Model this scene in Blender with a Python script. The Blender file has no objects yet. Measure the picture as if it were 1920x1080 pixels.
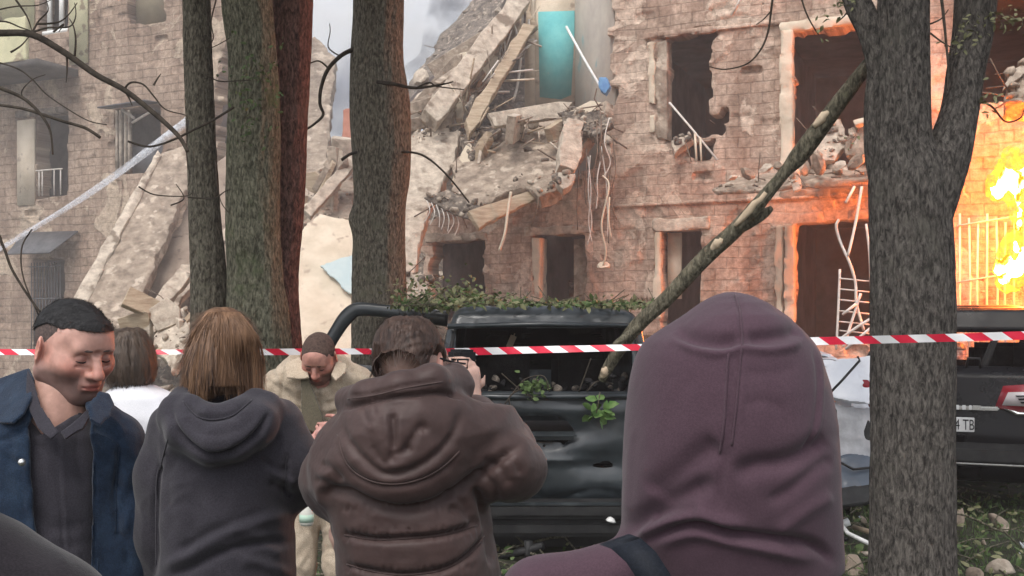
import bpy, bmesh, math, random
import numpy as np
from mathutils import Vector, Matrix
R = math.radians
scene = bpy.context.scene
COL = scene.collection

# ---------------------------------------------------------------- camera
F, HX, HY, CZ = 2000.0, 960.0, 600.0, 1.7
cam_d = bpy.data.cameras.new("camera")
cam = bpy.data.objects.new("camera", cam_d); COL.objects.link(cam)
cam.location = (0, 0, CZ); cam.rotation_euler = (R(90), 0, 0)
cam_d.sensor_width = 36; cam_d.lens = F/1920*36; cam_d.shift_y = 60/1920
cam_d.clip_start = 0.05; cam_d.clip_end = 2000
cam_d.dof.use_dof = False
scene.camera = cam

# ---------------------------------------------------------------- world, sun, exposure
SUN_EL, SUN_AZ = 58, 205      # degrees; azimuth clockwise from +Y
world = bpy.data.worlds.new("World"); scene.world = world; world.use_nodes = True
nt = world.node_tree; nt.nodes.clear()
sky = nt.nodes.new('ShaderNodeTexSky'); sky.sky_type = 'NISHITA'; sky.sun_disc = False
sky.sun_elevation = R(SUN_EL); sky.sun_rotation = R(SUN_AZ); sky.air_density = 1.0; sky.dust_density = 3.0; sky.ozone_density = 1.0
bg = nt.nodes.new('ShaderNodeBackground'); bg.inputs['Strength'].default_value = 0.15
hs = nt.nodes.new('ShaderNodeHueSaturation'); hs.inputs['Saturation'].default_value = 0.3
wo = nt.nodes.new('ShaderNodeOutputWorld')
nt.links.new(sky.outputs[0], hs.inputs['Color']); nt.links.new(hs.outputs[0], bg.inputs[0]); nt.links.new(bg.outputs[0], wo.inputs[0])
sl = bpy.data.lights.new("sun", 'SUN'); sl.energy = 0.8; sl.angle = R(25); sl.color = (1.0, 0.95, 0.88)
sun = bpy.data.objects.new("sun", sl); COL.objects.link(sun)
az, el = R(SUN_AZ), R(SUN_EL)
sdir = Vector((math.sin(az)*math.cos(el), math.cos(az)*math.cos(el), math.sin(el)))
sun.rotation_euler = sdir.to_track_quat('Z', 'Y').to_euler(); sun.location = (0, 0, 20)
scene.view_settings.view_transform = 'Standard'; scene.view_settings.look = 'None'
scene.view_settings.gamma = 1.0; scene.view_settings.exposure = 0.8
scene.render.engine = 'CYCLES'
scene.cycles.use_denoising = True
scene.cycles.max_bounces = 6; scene.cycles.diffuse_bounces = 3; scene.cycles.glossy_bounces = 2
scene.cycles.volume_bounces = 3; scene.cycles.transparent_max_bounces = 12
scene.cycles.sample_clamp_indirect = 6.0
scene.cycles.volume_step_rate = 4.0; scene.cycles.volume_max_steps = 96

# ---------------------------------------------------------------- helpers
def P(px, py, d):                       # a point of the photograph at depth d
    return Vector(((px-HX)/F*d, d, CZ+(HY-py)/F*d))
def V(*a): return Vector(a)
rnd = random.Random(7)

WL = {}                                 # world position of every object's origin
def tag(o, label=None, cat=None, group=None, kind=None):
    if label: o['label'] = label
    if cat: o['category'] = cat
    if group: o['group'] = group
    if kind: o['kind'] = kind
    return o
def empty(name, loc, label=None, cat=None, group=None):
    o = bpy.data.objects.new(name, None); COL.objects.link(o)
    o.location = loc; o.empty_display_size = 0.1; WL[o] = Vector(loc)
    return tag(o, label, cat, group)

def mk(name, verts, faces, mat, parent=None, smooth=True, label=None, cat=None, group=None, kind=None, auto=None, uvw=None):
    """verts in world space; a top-level mesh gets its origin at its base"""
    v = np.asarray(verts, dtype=np.float32).reshape(-1, 3)
    if parent is not None: org = WL[parent]
    else:
        lo, hi = v.min(0), v.max(0); org = Vector(((lo[0]+hi[0])/2, (lo[1]+hi[1])/2, lo[2]))
    v = v-np.array(org, dtype=np.float32)
    me = bpy.data.meshes.new(name)
    me.vertices.add(len(v)); me.vertices.foreach_set('co', v.ravel())
    if isinstance(faces, np.ndarray):
        n, k = faces.shape
        me.loops.add(n*k); me.loops.foreach_set('vertex_index', faces.ravel().astype(np.int32))
        me.polygons.add(n); me.polygons.foreach_set('loop_start', np.arange(0, n*k, k, dtype=np.int32))
        me.polygons.foreach_set('loop_total', np.full(n, k, dtype=np.int32))
    else:
        fl = [i for f in faces for i in f]; ls = []; c = 0
        for f in faces: ls.append(c); c += len(f)
        me.loops.add(len(fl)); me.loops.foreach_set('vertex_index', fl)
        me.polygons.add(len(faces)); me.polygons.foreach_set('loop_start', ls)
        me.polygons.foreach_set('loop_total', [len(f) for f in faces])
    me.update(calc_edges=True); me.validate()
    if smooth: me.polygons.foreach_set('use_smooth', [True]*len(me.polygons))
    if smooth and auto: me.set_sharp_from_angle(angle=R(auto))
    if mat: me.materials.append(mat)
    o = bpy.data.objects.new(name, me); COL.objects.link(o)
    if parent is not None: o.parent = parent; WL[o] = org.copy()
    else: o.location = org; WL[o] = Vector(org)
    return tag(o, label, cat, group, kind)

class MB:
    def __init__(s): s.v = []; s.f = []
    def add(s, v, f):
        b = len(s.v); s.v += [tuple(p) for p in v]; s.f += [tuple(i+b for i in q) for q in f]; return s
    def box(s, c, size, rot=None):
        hx, hy, hz = size[0]/2, size[1]/2, size[2]/2
        vs = [Vector((x, y, z)) for x in (-hx, hx) for y in (-hy, hy) for z in (-hz, hz)]
        if rot is not None: vs = [rot @ q for q in vs]
        vs = [q+Vector(c) for q in vs]
        return s.add(vs, [(0,1,3,2),(4,6,7,5),(0,4,5,1),(2,3,7,6),(0,2,6,4),(1,5,7,3)])
    def tube(s, pts, rad, n=6, flat=1.0):
        pts = [Vector(p) for p in pts]
        if not hasattr(rad, '__len__'): rad = [rad]*len(pts)
        rings = []; up = None
        for i, p in enumerate(pts):
            d = (pts[min(i+1, len(pts)-1)]-pts[max(i-1, 0)]).normalized()
            if up is None:
                up = Vector((0,0,1)) if abs(d.z) < .9 else Vector((0,1,0))
            a = (up-d*up.dot(d)).normalized(); b = d.cross(a); up = a
            rings.append([p+(a*math.cos(2*math.pi*k/n)+b*math.sin(2*math.pi*k/n)*flat)*rad[i] for k in range(n)])
        vs = [q for r in rings for q in r]; fs = []
        for i in range(len(pts)-1):
            for k in range(n):
                fs.append((i*n+k, i*n+(k+1)%n, (i+1)*n+(k+1)%n, (i+1)*n+k))
        fs.append(tuple(range(n))[::-1]); fs.append(tuple((len(pts)-1)*n+k for k in range(n)))
        return s.add(vs, fs)
    def prism(s, poly, off):            # polygon of world points pushed by off
        n = len(poly); off = Vector(off)
        vs = [Vector(p) for p in poly]+[Vector(p)+off for p in poly]
        fs = [tuple(range(n)), tuple(range(2*n-1, n-1, -1))]+[(i, i+n, (i+1)%n+n, (i+1)%n) for i in range(n)]
        return s.add(vs, fs)
    def build(s, name, mat, parent=None, smooth=False, **k):
        return mk(name, s.v, s.f, mat, parent, smooth, **k)

def bevel(o, w, seg=2, sub=0):
    bm = bmesh.new(); bm.from_mesh(o.data)
    bmesh.ops.recalc_face_normals(bm, faces=bm.faces)
    bmesh.ops.bevel(bm, geom=[e for e in bm.edges], offset=w, segments=seg, affect='EDGES', clamp_overlap=True)
    bm.to_mesh(o.data); bm.free()
    for p in o.data.polygons: p.use_smooth = True
    o.data.set_sharp_from_angle(angle=R(35))
    return o

def smooth_path(pts, n=6):              # catmull-rom through pts; extra components ride along
    pts = [np.array(p, float) for p in pts]; out = []
    for i in range(len(pts)-1):
        p0 = pts[max(i-1, 0)]; p1 = pts[i]; p2 = pts[i+1]; p3 = pts[min(i+2, len(pts)-1)]
        for k in range(n):
            t = k/n
            out.append(.5*((2*p1)+(-p0+p2)*t+(2*p0-5*p1+4*p2-p3)*t*t+(-p0+3*p1-3*p2+p3)*t**3))
    out.append(pts[-1]); return out

# ---- noise
def _h(i, j, k, seed):
    n = (i.astype(np.int64)*73856093) ^ (j.astype(np.int64)*19349663) ^ (k.astype(np.int64)*83492791) ^ (seed*2654435)
    n = (n ^ (n >> 13))*1274126177 & 0x7fffffff
    n = (n ^ (n >> 16))*668265263 & 0x7fffffff
    return (n & 0xffff)/32767.5-1
def vnoise(x, y, z, seed=0):
    x, y, z = np.broadcast_arrays(x, y, z)
    i, j, k = np.floor(x), np.floor(y), np.floor(z)
    u, v, w = x-i, y-j, z-k
    u, v, w = u*u*(3-2*u), v*v*(3-2*v), w*w*(3-2*w)
    i, j, k = i.astype(np.int64), j.astype(np.int64), k.astype(np.int64)
    r = 0
    for a in (0, 1):
        for b in (0, 1):
            for c in (0, 1):
                r = r+_h(i+a, j+b, k+c, seed)*(u if a else 1-u)*(v if b else 1-v)*(w if c else 1-w)
    return r
def fbm(x, y, z, oct=4, seed=0):
    r = 0; a = 1; s = 0
    for o in range(oct):
        r = r+a*vnoise(x*2**o, y*2**o, z*2**o, seed+o*17); s += a; a *= .5
    return r/s

# ---- implicit surfaces
class SDF:
    def __init__(s, lo, hi, res):
        s.lo = np.array(lo, float); s.res = res
        s.n = [int(math.ceil((hi[i]-lo[i])/res))+1 for i in range(3)]
        s.f = np.full(s.n, 1.0, np.float32)
    def ax(s, sl=None):
        g = []
        for i in range(3):
            a = s.lo[i]+np.arange(s.n[i])*s.res
            if sl is not None: a = a[sl[i]]
            sh = [1, 1, 1]; sh[i] = -1; g.append(a.reshape(sh))
        return g
    def op(s, fn, lo, hi, k=0.0, mode='u'):
        m = k+3*s.res; sl = []
        for i in range(3):
            a = max(0, int((lo[i]-m-s.lo[i])/s.res)); b = min(s.n[i], int((hi[i]+m-s.lo[i])/s.res)+2)
            if b <= a: return s
            sl.append(slice(a, b))
        sl = tuple(sl); g = fn(*s.ax(sl)); f = s.f[sl]
        if mode == 'd': g = -g; f2 = -f; gg = -g
        if mode == 'u':
            if k > 0:
                h = np.maximum(k-np.abs(f-g), 0)/k; r = np.minimum(f, g)-h*h*k/4
            else: r = np.minimum(f, g)
        elif mode == 'd':
            if k > 0:
                h = np.maximum(k-np.abs(f-g), 0)/k; r = np.maximum(f, g)+h*h*k/4
            else: r = np.maximum(f, g)
        s.f[sl] = r; return s
    def ell(s, c, r, k=0.02, mode='u', rot=None):
        c = np.array(c, float); r = np.array(r, float)
        def fn(X, Y, Z):
            x, y, z = X-c[0], Y-c[1], Z-c[2]
            if rot is not None:
                m = np.array(rot.transposed() if hasattr(rot, 'transposed') else rot)
                x, y, z = (m[0][0]*x+m[0][1]*y+m[0][2]*z, m[1][0]*x+m[1][1]*y+m[1][2]*z, m[2][0]*x+m[2][1]*y+m[2][2]*z)
            k0 = np.sqrt((x/r[0])**2+(y/r[1])**2+(z/r[2])**2); k1 = np.sqrt((x/r[0]**2)**2+(y/r[1]**2)**2+(z/r[2]**2)**2)+1e-9
            return k0*(k0-1)/k1
        e = r if rot is None else np.array([max(r)]*3)
        return s.op(fn, c-e, c+e, k, mode)
    def cap(s, a, b, ra, rb, k=0.02, mode='u'):
        a = np.array(a, float); b = np.array(b, float); ab = b-a; L = max(ab@ab, 1e-9)
        def fn(X, Y, Z):
            x, y, z = X-a[0], Y-a[1], Z-a[2]
            t = np.clip((x*ab[0]+y*ab[1]+z*ab[2])/L, 0, 1)
            return np.sqrt((x-t*ab[0])**2+(y-t*ab[1])**2+(z-t*ab[2])**2)-(ra+(rb-ra)*t)
        m = max(ra, rb)
        return s.op(fn, np.minimum(a, b)-m, np.maximum(a, b)+m, k, mode)
    def chain(s, pts, rs, k=0.02):
        for i in range(len(pts)-1): s.cap(pts[i], pts[i+1], rs[i], rs[i+1], k)
        return s
    def loft(s, rows, k=0.03, n=2.4, mode='u'):
        """rows (z, cx, cy, rx, ry) sorted by z: a body of superelliptic sections"""
        rows = sorted(rows); A = np.array(rows, float)
        pz = A[:, 0]
        def fn(X, Y, Z):
            z = Z
            cx, cy, rx, ry = [np.interp(z.ravel(), pz, A[:, i]).reshape(z.shape) for i in (1, 2, 3, 4)]
            q = (np.abs((X-cx)/rx)**n+np.abs((Y-cy)/ry)**n)**(1/n)
            d = (q-1)*np.minimum(rx, ry)
            e = np.maximum(pz[0]-z, z-pz[-1])
            return np.maximum(d, e)
        lo = [(A[:,1]-A[:,3]).min(), (A[:,2]-A[:,4]).min(), pz[0]]; hi = [(A[:,1]+A[:,3]).max(), (A[:,2]+A[:,4]).max(), pz[-1]]
        return s.op(fn, lo, hi, k, mode)
    def mesh(s):
        f = s.f; S = f < 0
        n = [m-1 for m in f.shape]
        c = np.zeros(n, np.int8)
        for a in (0, 1):
            for b in (0, 1):
                for d in (0, 1): c += S[a:n[0]+a, b:n[1]+b, d:n[2]+d]
        act = (c > 0) & (c < 8)
        ci = np.argwhere(act); idx = np.full(n, -1, np.int32); idx[act] = np.arange(len(ci))
        acc = np.zeros((len(ci), 3)); cnt = np.zeros(len(ci))
        E = np.eye(3, dtype=int)
        for axx in range(3):
            o1, o2 = [E[q] for q in range(3) if q != axx]
            for a in (0, 1):
                for b in (0, 1):
                    p0 = ci+o1*a+o2*b; p1 = p0+E[axx]
                    f0 = f[p0[:,0], p0[:,1], p0[:,2]]; f1 = f[p1[:,0], p1[:,1], p1[:,2]]
                    cr = (f0 < 0) != (f1 < 0)
                    t = np.where(cr, f0/np.where(cr, f0-f1, 1), 0)
                    acc += np.where(cr[:, None], p0+t[:, None]*E[axx], 0); cnt += cr
        v = acc/cnt[:, None]*s.res+s.lo
        quads = []
        for axx in range(3):
            u, w = [(1, 2), (2, 0), (0, 1)][axx]
            s0 = [slice(1, -1)]*3; s0[axx] = slice(0, f.shape[axx]-1)
            s1 = list(s0); s1[axx] = slice(1, f.shape[axx])
            A, B = S[tuple(s0)], S[tuple(s1)]
            for (m, flip) in ((A & ~B, False), (B & ~A, True)):
                e = np.argwhere(m); off = np.array([1, 1, 1]); off[axx] = 0; e = e+off
                du, dw = E[u], E[w]
                g = lambda q: idx[q[:,0], q[:,1], q[:,2]]
                q = np.stack([g(e-du-dw), g(e-dw), g(e), g(e-du)], 1)
                if flip: q = q[:, ::-1]
                quads.append(q)
        q = np.concatenate(quads); q = q[(q >= 0).all(1)]
        return v, q.astype(np.int32)
def normals(v, q):
    a = v[q[:,2]]-v[q[:,0]]; b = v[q[:,3 if q.shape[1] == 4 else 1]]-v[q[:,1 if q.shape[1] == 4 else 0]]
    n = np.cross(a, b); N = np.zeros_like(v)
    for i in range(q.shape[1]): np.add.at(N, q[:, i], n)
    return N/(np.linalg.norm(N, axis=1)[:, None]+1e-12)
def lap(v, q, it=1, w=.5):
    for _ in range(it):
        s = np.zeros_like(v); c = np.zeros(len(v))
        for i in range(4):
            np.add.at(s, q[:, i], v[q[:, (i+1) % 4]]); np.add.at(s, q[:, i], v[q[:, (i+3) % 4]]); np.add.at(c, q[:, i], 2)
        v = v*(1-w)+w*s/np.maximum(c, 1)[:, None]
    return v

# ---- materials
def mat(name, c1, c2=None, scale=5, stretch=(1,1,1), rough=.8, bump=0, bscale=None, bstretch=None, c3=None, spec=.3,
        metallic=0, detail=6, ramp=(.35, .65), third=(12, .6), dist=.02, coat=0, sheen=0, rvar=0):
    m = bpy.data.materials.new(name); m.use_nodes = True; t = m.node_tree; N = t.nodes; L = t.links
    b = N['Principled BSDF']; b.inputs['Roughness'].default_value = rough; b.inputs['Specular IOR Level'].default_value = spec
    b.inputs['Metallic'].default_value = metallic; b.inputs['Coat Weight'].default_value = coat; b.inputs['Sheen Weight'].default_value = sheen
    tc = N.new('ShaderNodeTexCoord'); mp = N.new('ShaderNodeMapping'); mp.inputs['Scale'].default_value = stretch
    L.new(tc.outputs['Object'], mp.inputs[0])
    c2 = c2 or c1
    no = N.new('ShaderNodeTexNoise'); no.inputs['Scale'].default_value = scale; no.inputs['Detail'].default_value = detail; no.inputs['Roughness'].default_value = .62
    L.new(mp.outputs[0], no.inputs['Vector'])
    cr = N.new('ShaderNodeValToRGB'); cr.color_ramp.elements[0].position = ramp[0]; cr.color_ramp.elements[1].position = ramp[1]
    cr.color_ramp.elements[0].color = (*c1, 1); cr.color_ramp.elements[1].color = (*c2, 1)
    L.new(no.outputs['Fac'], cr.inputs[0]); out = cr.outputs[0]
    if c3:
        n2 = N.new('ShaderNodeTexNoise'); n2.inputs['Scale'].default_value = third[0]; n2.inputs['Detail'].default_value = 5
        L.new(mp.outputs[0], n2.inputs['Vector'])
        r2 = N.new('ShaderNodeValToRGB'); r2.color_ramp.elements[0].position = third[1]; r2.color_ramp.elements[1].position = third[1]+.08
        L.new(n2.outputs['Fac'], r2.inputs[0])
        mx = N.new('ShaderNodeMix'); mx.data_type = 'RGBA'; L.new(r2.outputs[0], mx.inputs[0]); L.new(out, mx.inputs[6]); mx.inputs[7].default_value = (*c3, 1); out = mx.outputs[2]
    L.new(out, b.inputs['Base Color'])
    if rvar:
        mr = N.new('ShaderNodeMapRange'); mr.inputs['To Min'].default_value = rough-rvar; mr.inputs['To Max'].default_value = rough+rvar
        mr.inputs['From Min'].default_value = .3; mr.inputs['From Max'].default_value = .7
        L.new(no.outputs['Fac'], mr.inputs[0]); L.new(mr.outputs[0], b.inputs['Roughness'])
    if bump:
        mp2 = N.new('ShaderNodeMapping'); mp2.inputs['Scale'].default_value = bstretch or stretch; L.new(tc.outputs['Object'], mp2.inputs[0])
        n3 = N.new('ShaderNodeTexNoise'); n3.inputs['Scale'].default_value = bscale or scale*3; n3.inputs['Detail'].default_value = 8; n3.inputs['Roughness'].default_value = .65
        L.new(mp2.outputs[0], n3.inputs['Vector'])
        bp = N.new('ShaderNodeBump'); bp.inputs['Strength'].default_value = bump; bp.inputs['Distance'].default_value = dist
        L.new(n3.outputs['Fac'], bp.inputs['Height']); L.new(bp.outputs[0], b.inputs['Normal'])
    return m
# ---------------------------------------------------------------- ground
M_ground = mat('soil_and_grass', (.035,.032,.022), (.075,.075,.05), scale=2.5, c3=(.04,.06,.02), third=(9,.52), bump=1, bscale=25, dist=.05, rough=1)
gx = np.concatenate([np.linspace(-300, -14, 10), np.linspace(-13, 13, 180), np.linspace(14, 300, 10)])
gy = np.concatenate([np.linspace(-60, 2, 12), np.linspace(2.4, 24, 170), np.linspace(26, 500, 12)])
GX, GY = np.meshgrid(gx, gy, indexing='ij')
GZ = .03*fbm(GX*1.2, GY*1.2, 0*GX, 4, 3)*(np.abs(GX) < 13.1)
gv = np.stack([GX, GY, GZ], -1).reshape(-1, 3)
ii, jj = np.meshgrid(np.arange(len(gx)-1), np.arange(len(gy)-1), indexing='ij'); b0 = (ii*len(gy)+jj).ravel()
mk('ground', gv, np.stack([b0, b0+len(gy), b0+len(gy)+1, b0+1], 1), M_ground, kind='structure')

# ---------------------------------------------------------------- building
FA = R(24); FC, FS = math.cos(FA), math.sin(FA); FO = Vector((2.72, 17.0, 0))
FE = Vector((FC, -FS, 0)); FN = Vector((FS, FC, 0))
def fu(px, back=0):                      # facade coordinate u of a column of the photograph
    a = (px-HX)/F; c = FO.x*FS+FO.y*FC+back
    t = c/(a*FS+FC); X = a*t
    return (X-FO.x)*FC-(t-FO.y)*FS, t
def uz(px, py, back=0):
    u, t = fu(px, back); return u, CZ+(HY-py)/F*t
def fw(u, w, z): return FO+FE*u+FN*w+Vector((0,0,z))   # facade frame to world
def fpt(px, py, back=0):
    u, z = uz(px, py, back); return fw(u, back, z)

def facade_mat(name, c1, c2, c3, mortar, plast, pthr=.56, bw=.31, bh=.145):
    m = bpy.data.materials.new(name); m.use_nodes = True; t = m.node_tree; N = t.nodes; L = t.links; b = N['Principled BSDF']
    b.inputs['Roughness'].default_value = .95; b.inputs['Specular IOR Level'].default_value = .15
    tc = N.new('ShaderNodeTexCoord'); mp = N.new('ShaderNodeMapping'); mp.inputs['Rotation'].default_value = (0, 0, FA)
    L.new(tc.outputs['Object'], mp.inputs[0])
    sp = N.new('ShaderNodeSeparateXYZ'); L.new(mp.outputs[0], sp.inputs[0])
    cb = N.new('ShaderNodeCombineXYZ'); L.new(sp.outputs[0], cb.inputs[0]); L.new(sp.outputs[2], cb.inputs[1])
    # wobble the courses a little
    nw = N.new('ShaderNodeTexNoise'); nw.inputs['Scale'].default_value = 1.3; L.new(cb.outputs[0], nw.inputs['Vector'])
    vm = N.new('ShaderNodeVectorMath'); vm.operation = 'MULTIPLY_ADD'; vm.inputs[1].default_value = (.09,.09,0); L.new(nw.outputs['Color'], vm.inputs[0]); L.new(cb.outputs[0], vm.inputs[2])
    br = N.new('ShaderNodeTexBrick'); br.inputs['Scale'].default_value = 1; br.inputs['Brick Width'].default_value = bw; br.inputs['Row Height'].default_value = bh
    br.inputs['Mortar Size'].default_value = .012; br.inputs['Mortar Smooth'].default_value = .35; br.inputs['Bias'].default_value = -.2
    br.inputs['Color1'].default_value = (*c1,1); br.inputs['Color2'].default_value = (*c2,1); br.inputs['Mortar'].default_value = (*mortar,1)
    L.new(vm.outputs[0], br.inputs['Vector'])
    n1 = N.new('ShaderNodeTexNoise'); n1.inputs['Scale'].default_value = 11; n1.inputs['Detail'].default_value = 10; n1.inputs['Roughness'].default_value = .75; L.new(cb.outputs[0], n1.inputs['Vector'])
    r1 = N.new('ShaderNodeValToRGB'); r1.color_ramp.elements[0].position = .36; r1.color_ramp.elements[1].position = .66
    r1.color_ramp.elements[0].color = (.56,.51,.48,1); r1.color_ramp.elements[1].color = (1.18,1.15,1.12,1); L.new(n1.outputs['Fac'], r1.inputs[0])
    mx = N.new('ShaderNodeMix'); mx.data_type = 'RGBA'; mx.blend_type = 'MULTIPLY'; mx.inputs[0].default_value = 1
    L.new(br.outputs[0], mx.inputs[6]); L.new(r1.outputs[0], mx.inputs[7])
    # big stains, streaks downwards
    ms = N.new('ShaderNodeMapping'); ms.inputs['Scale'].default_value = (2.6, .7, 1); L.new(cb.outputs[0], ms.inputs[0])
    n2 = N.new('ShaderNodeTexNoise'); n2.inputs['Scale'].default_value = 1; n2.inputs['Detail'].default_value = 7; n2.inputs['Roughness'].default_value = .6; L.new(ms.outputs[0], n2.inputs['Vector'])
    r2 = N.new('ShaderNodeValToRGB'); r2.color_ramp.elements[0].position = .38; r2.color_ramp.elements[1].position = .62
    r2.color_ramp.elements[0].color = (.62,.58,.56,1); r2.color_ramp.elements[1].color = (1.08,1.08,1.08,1); L.new(n2.outputs['Fac'], r2.inputs[0])
    mx2 = N.new('ShaderNodeMix'); mx2.data_type = 'RGBA'; mx2.blend_type = 'MULTIPLY'; mx2.inputs[0].default_value = 1
    L.new(mx.outputs[2], mx2.inputs[6]); L.new(r2.outputs[0], mx2.inputs[7])
    # remaining plaster
    n3 = N.new('ShaderNodeTexNoise'); n3.inputs['Scale'].default_value = .9; n3.inputs['Detail'].default_value = 9; n3.inputs['Roughness'].default_value = .6; n3.inputs['Distortion'].default_value = .6; L.new(cb.outputs[0], n3.inputs['Vector'])
    r3 = N.new('ShaderNodeValToRGB'); r3.color_ramp.elements[0].position = pthr; r3.color_ramp.elements[1].position = pthr+.03; L.new(n3.outputs['Fac'], r3.inputs[0])
    mx3 = N.new('ShaderNodeMix'); mx3.data_type = 'RGBA'; L.new(r3.outputs[0], mx3.inputs[0]); L.new(mx2.outputs[2], mx3.inputs[6]); 
    pm = N.new('ShaderNodeMix'); pm.data_type = 'RGBA'; pm.blend_type = 'MULTIPLY'; pm.inputs[0].default_value = 1; pm.inputs[6].default_value = (*plast,1); L.new(r1.outputs[0], pm.inputs[7])
    L.new(pm.outputs[2], mx3.inputs[7]); L.new(mx3.outputs[2], b.inputs['Base Color'])
    # bump: mortar + grain + plaster edge
    a1 = N.new('ShaderNodeMath'); a1.operation = 'MULTIPLY_ADD'; a1.inputs[1].default_value = -.7; L.new(br.outputs['Fac'], a1.inputs[0]); L.new(n1.outputs['Fac'], a1.inputs[2])
    a2 = N.new('ShaderNodeMath'); a2.operation = 'MULTIPLY_ADD'; a2.inputs[1].default_value = .8; L.new(r3.outputs[0], a2.inputs[0]); L.new(a1.outputs[0], a2.inputs[2])
    bp = N.new('ShaderNodeBump'); bp.inputs['Strength'].default_value = .8; bp.inputs['Distance'].default_value = .02; L.new(a2.outputs[0], bp.inputs['Height']); L.new(bp.outputs[0], b.inputs['Normal'])
    return m
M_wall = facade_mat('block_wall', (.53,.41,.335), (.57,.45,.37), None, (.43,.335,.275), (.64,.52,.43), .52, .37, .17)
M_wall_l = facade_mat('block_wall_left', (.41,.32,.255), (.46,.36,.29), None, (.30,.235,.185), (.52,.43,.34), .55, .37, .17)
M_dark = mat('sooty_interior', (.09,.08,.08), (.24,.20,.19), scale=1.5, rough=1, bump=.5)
M_conc = mat('pale_concrete', (.34,.275,.22), (.64,.55,.45), scale=7, c3=(.22,.17,.13), third=(3.2,.57), bump=.9, bscale=14, dist=.03, rough=.95)
M_conc2 = mat('dusty_brown_concrete', (.20,.155,.12), (.44,.355,.28), scale=6, c3=(.56,.47,.38), third=(5,.58), bump=.9, bscale=13, dist=.035, rough=.95)
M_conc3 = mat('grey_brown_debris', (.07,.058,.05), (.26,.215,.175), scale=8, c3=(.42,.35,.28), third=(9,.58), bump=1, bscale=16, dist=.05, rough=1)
M_plas = mat('cream_plaster', (.55,.46,.35), (.68,.58,.46), scale=3, c3=(.4,.31,.24), third=(5,.62), bump=.6, dist=.02)
M_yel = mat('yellow_plaster', (.5,.48,.3), (.62,.58,.38), scale=3, c3=(.3,.24,.16), third=(4,.6), bump=.6)
M_turq = mat('turquoise_paint', (.1,.42,.44), (.16,.5,.5), scale=4, c3=(.35,.42,.38), third=(8,.68), bump=.2)
M_lblue = mat('pale_blue_paint', (.42,.52,.54), (.5,.58,.58), scale=4, bump=.2)
M_white = mat('white_paint', (.68,.68,.66), (.8,.8,.78), scale=8, bump=.1, rough=.6)
M_steel = mat('rusty_rebar', (.12,.085,.06), (.24,.18,.14), scale=10, rough=.7, metallic=.2)
M_lsteel = mat('pale_painted_steel', (.55,.5,.45), (.7,.65,.6), scale=10, rough=.5)
M_gmetal = mat('dark_grey_sheet', (.06,.065,.075), (.12,.12,.13), scale=6, rough=.6, bump=.1)

bld = empty('apartment_building', FO, 'bombed brick apartment building with a collapsed middle and empty window openings', 'building')

SEED = [500]
def rect(x0, y0, x1, y1, back=0):
    xm = (x0+x1)/2
    return fu(x0)[0], uz(xm, y1)[1], fu(x1)[0], uz(xm, y0)[1]
def wall_part(name, ulo, uhi, zhi, holes, cut, m, seed, zlo=0.0, th=.42, res=.04, broken=1.0):
    s = SDF((ulo-.1, -.16, zlo-.1), (uhi+.1, th+.1, zhi+.1), res)
    X, Y, Z = s.ax()
    X2 = X; Z2 = Z
    bi, row = np.floor(X2/.31+.5*(np.floor(Z2/.145) % 2)), np.floor(Z2/.145)
    hsh = _h(bi, row, 0*bi, seed)                      # per block
    d2 = np.full(np.broadcast_shapes(X.shape, Z.shape), 9.0)
    for (u0, z0, u1, z1, dmg) in holes:
        q = np.maximum(np.maximum(u0-X, X-u1), np.maximum(z0-Z, Z-z1))
        q = q-dmg*np.maximum(hsh, 0)*.16-dmg*.5*np.maximum(fbm(X*1.9, 0*X, Z*1.9, 4, seed), -.1)
        d2 = np.minimum(d2, q)
    if cut is not None: d2 = np.minimum(d2, cut(X, Z, hsh))
    rough = fbm(X*1.1, 0*X, Z*1.1, 5, seed+5)
    near = np.clip(1-d2/.9, 0, 1)
    rel = .03*(rough < -.05)+.03*(hsh > .985-.12*near*broken)+.05*(hsh > 1.0-.06*near*broken)+.012*fbm(X*5, 0*X, Z*5, 3, seed)+.004*hsh
    f = np.maximum(np.maximum(rel-Y, Y-th), np.maximum(np.maximum(ulo-X, X-uhi), np.maximum(zlo-Z, Z-zhi)))
    f = np.maximum(f, -d2)
    s.f = f.astype(np.float32)
    v, q = s.mesh()
    w = np.array(FO)+v[:, :1]*np.array(FE)+v[:, 1:2]*np.array(FN)+v[:, 2:]*np.array((0,0,1.))
    return mk(name, w, q, m, bld, True, auto=40)

# right wing
H = []
for (a, dmg) in (((812,452,905,640),.35), ((1000,440,1095,640),.15), ((1240,432,1312,640),.15), ((1490,415,1660,640),.15),
                 ((1250,76,1330,262),.5), ((1335,215,1350,250),.9), ((1278,262,1340,298),.9), ((1489,52,1668,322),.35), ((1822,-130,1985,188),.3)):
    u0, z0, u1, z1 = rect(*a); H.append((u0, z0, u1, z1, dmg))
cutp = [(uz(x, y)) for x, y in ((1150,-300),(1148,40),(1150,185),(1128,250),(1095,330),(980,385),(830,395),(792,420),(784,640))]
cz_ = np.array([p[1] for p in cutp])[::-1]; cu_ = np.array([p[0] for p in cutp])[::-1]
def cut_r(X, Z, h): return X-np.interp(Z.ravel(), cz_, cu_).reshape(Z.shape)+.12*h+.06*fbm(X*2, 0*X, Z*2, 3, 9)
wall_part('wall', fu(770)[0], fu(2100)[0], 9.0, H, cut_r, M_wall, 11)
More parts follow.
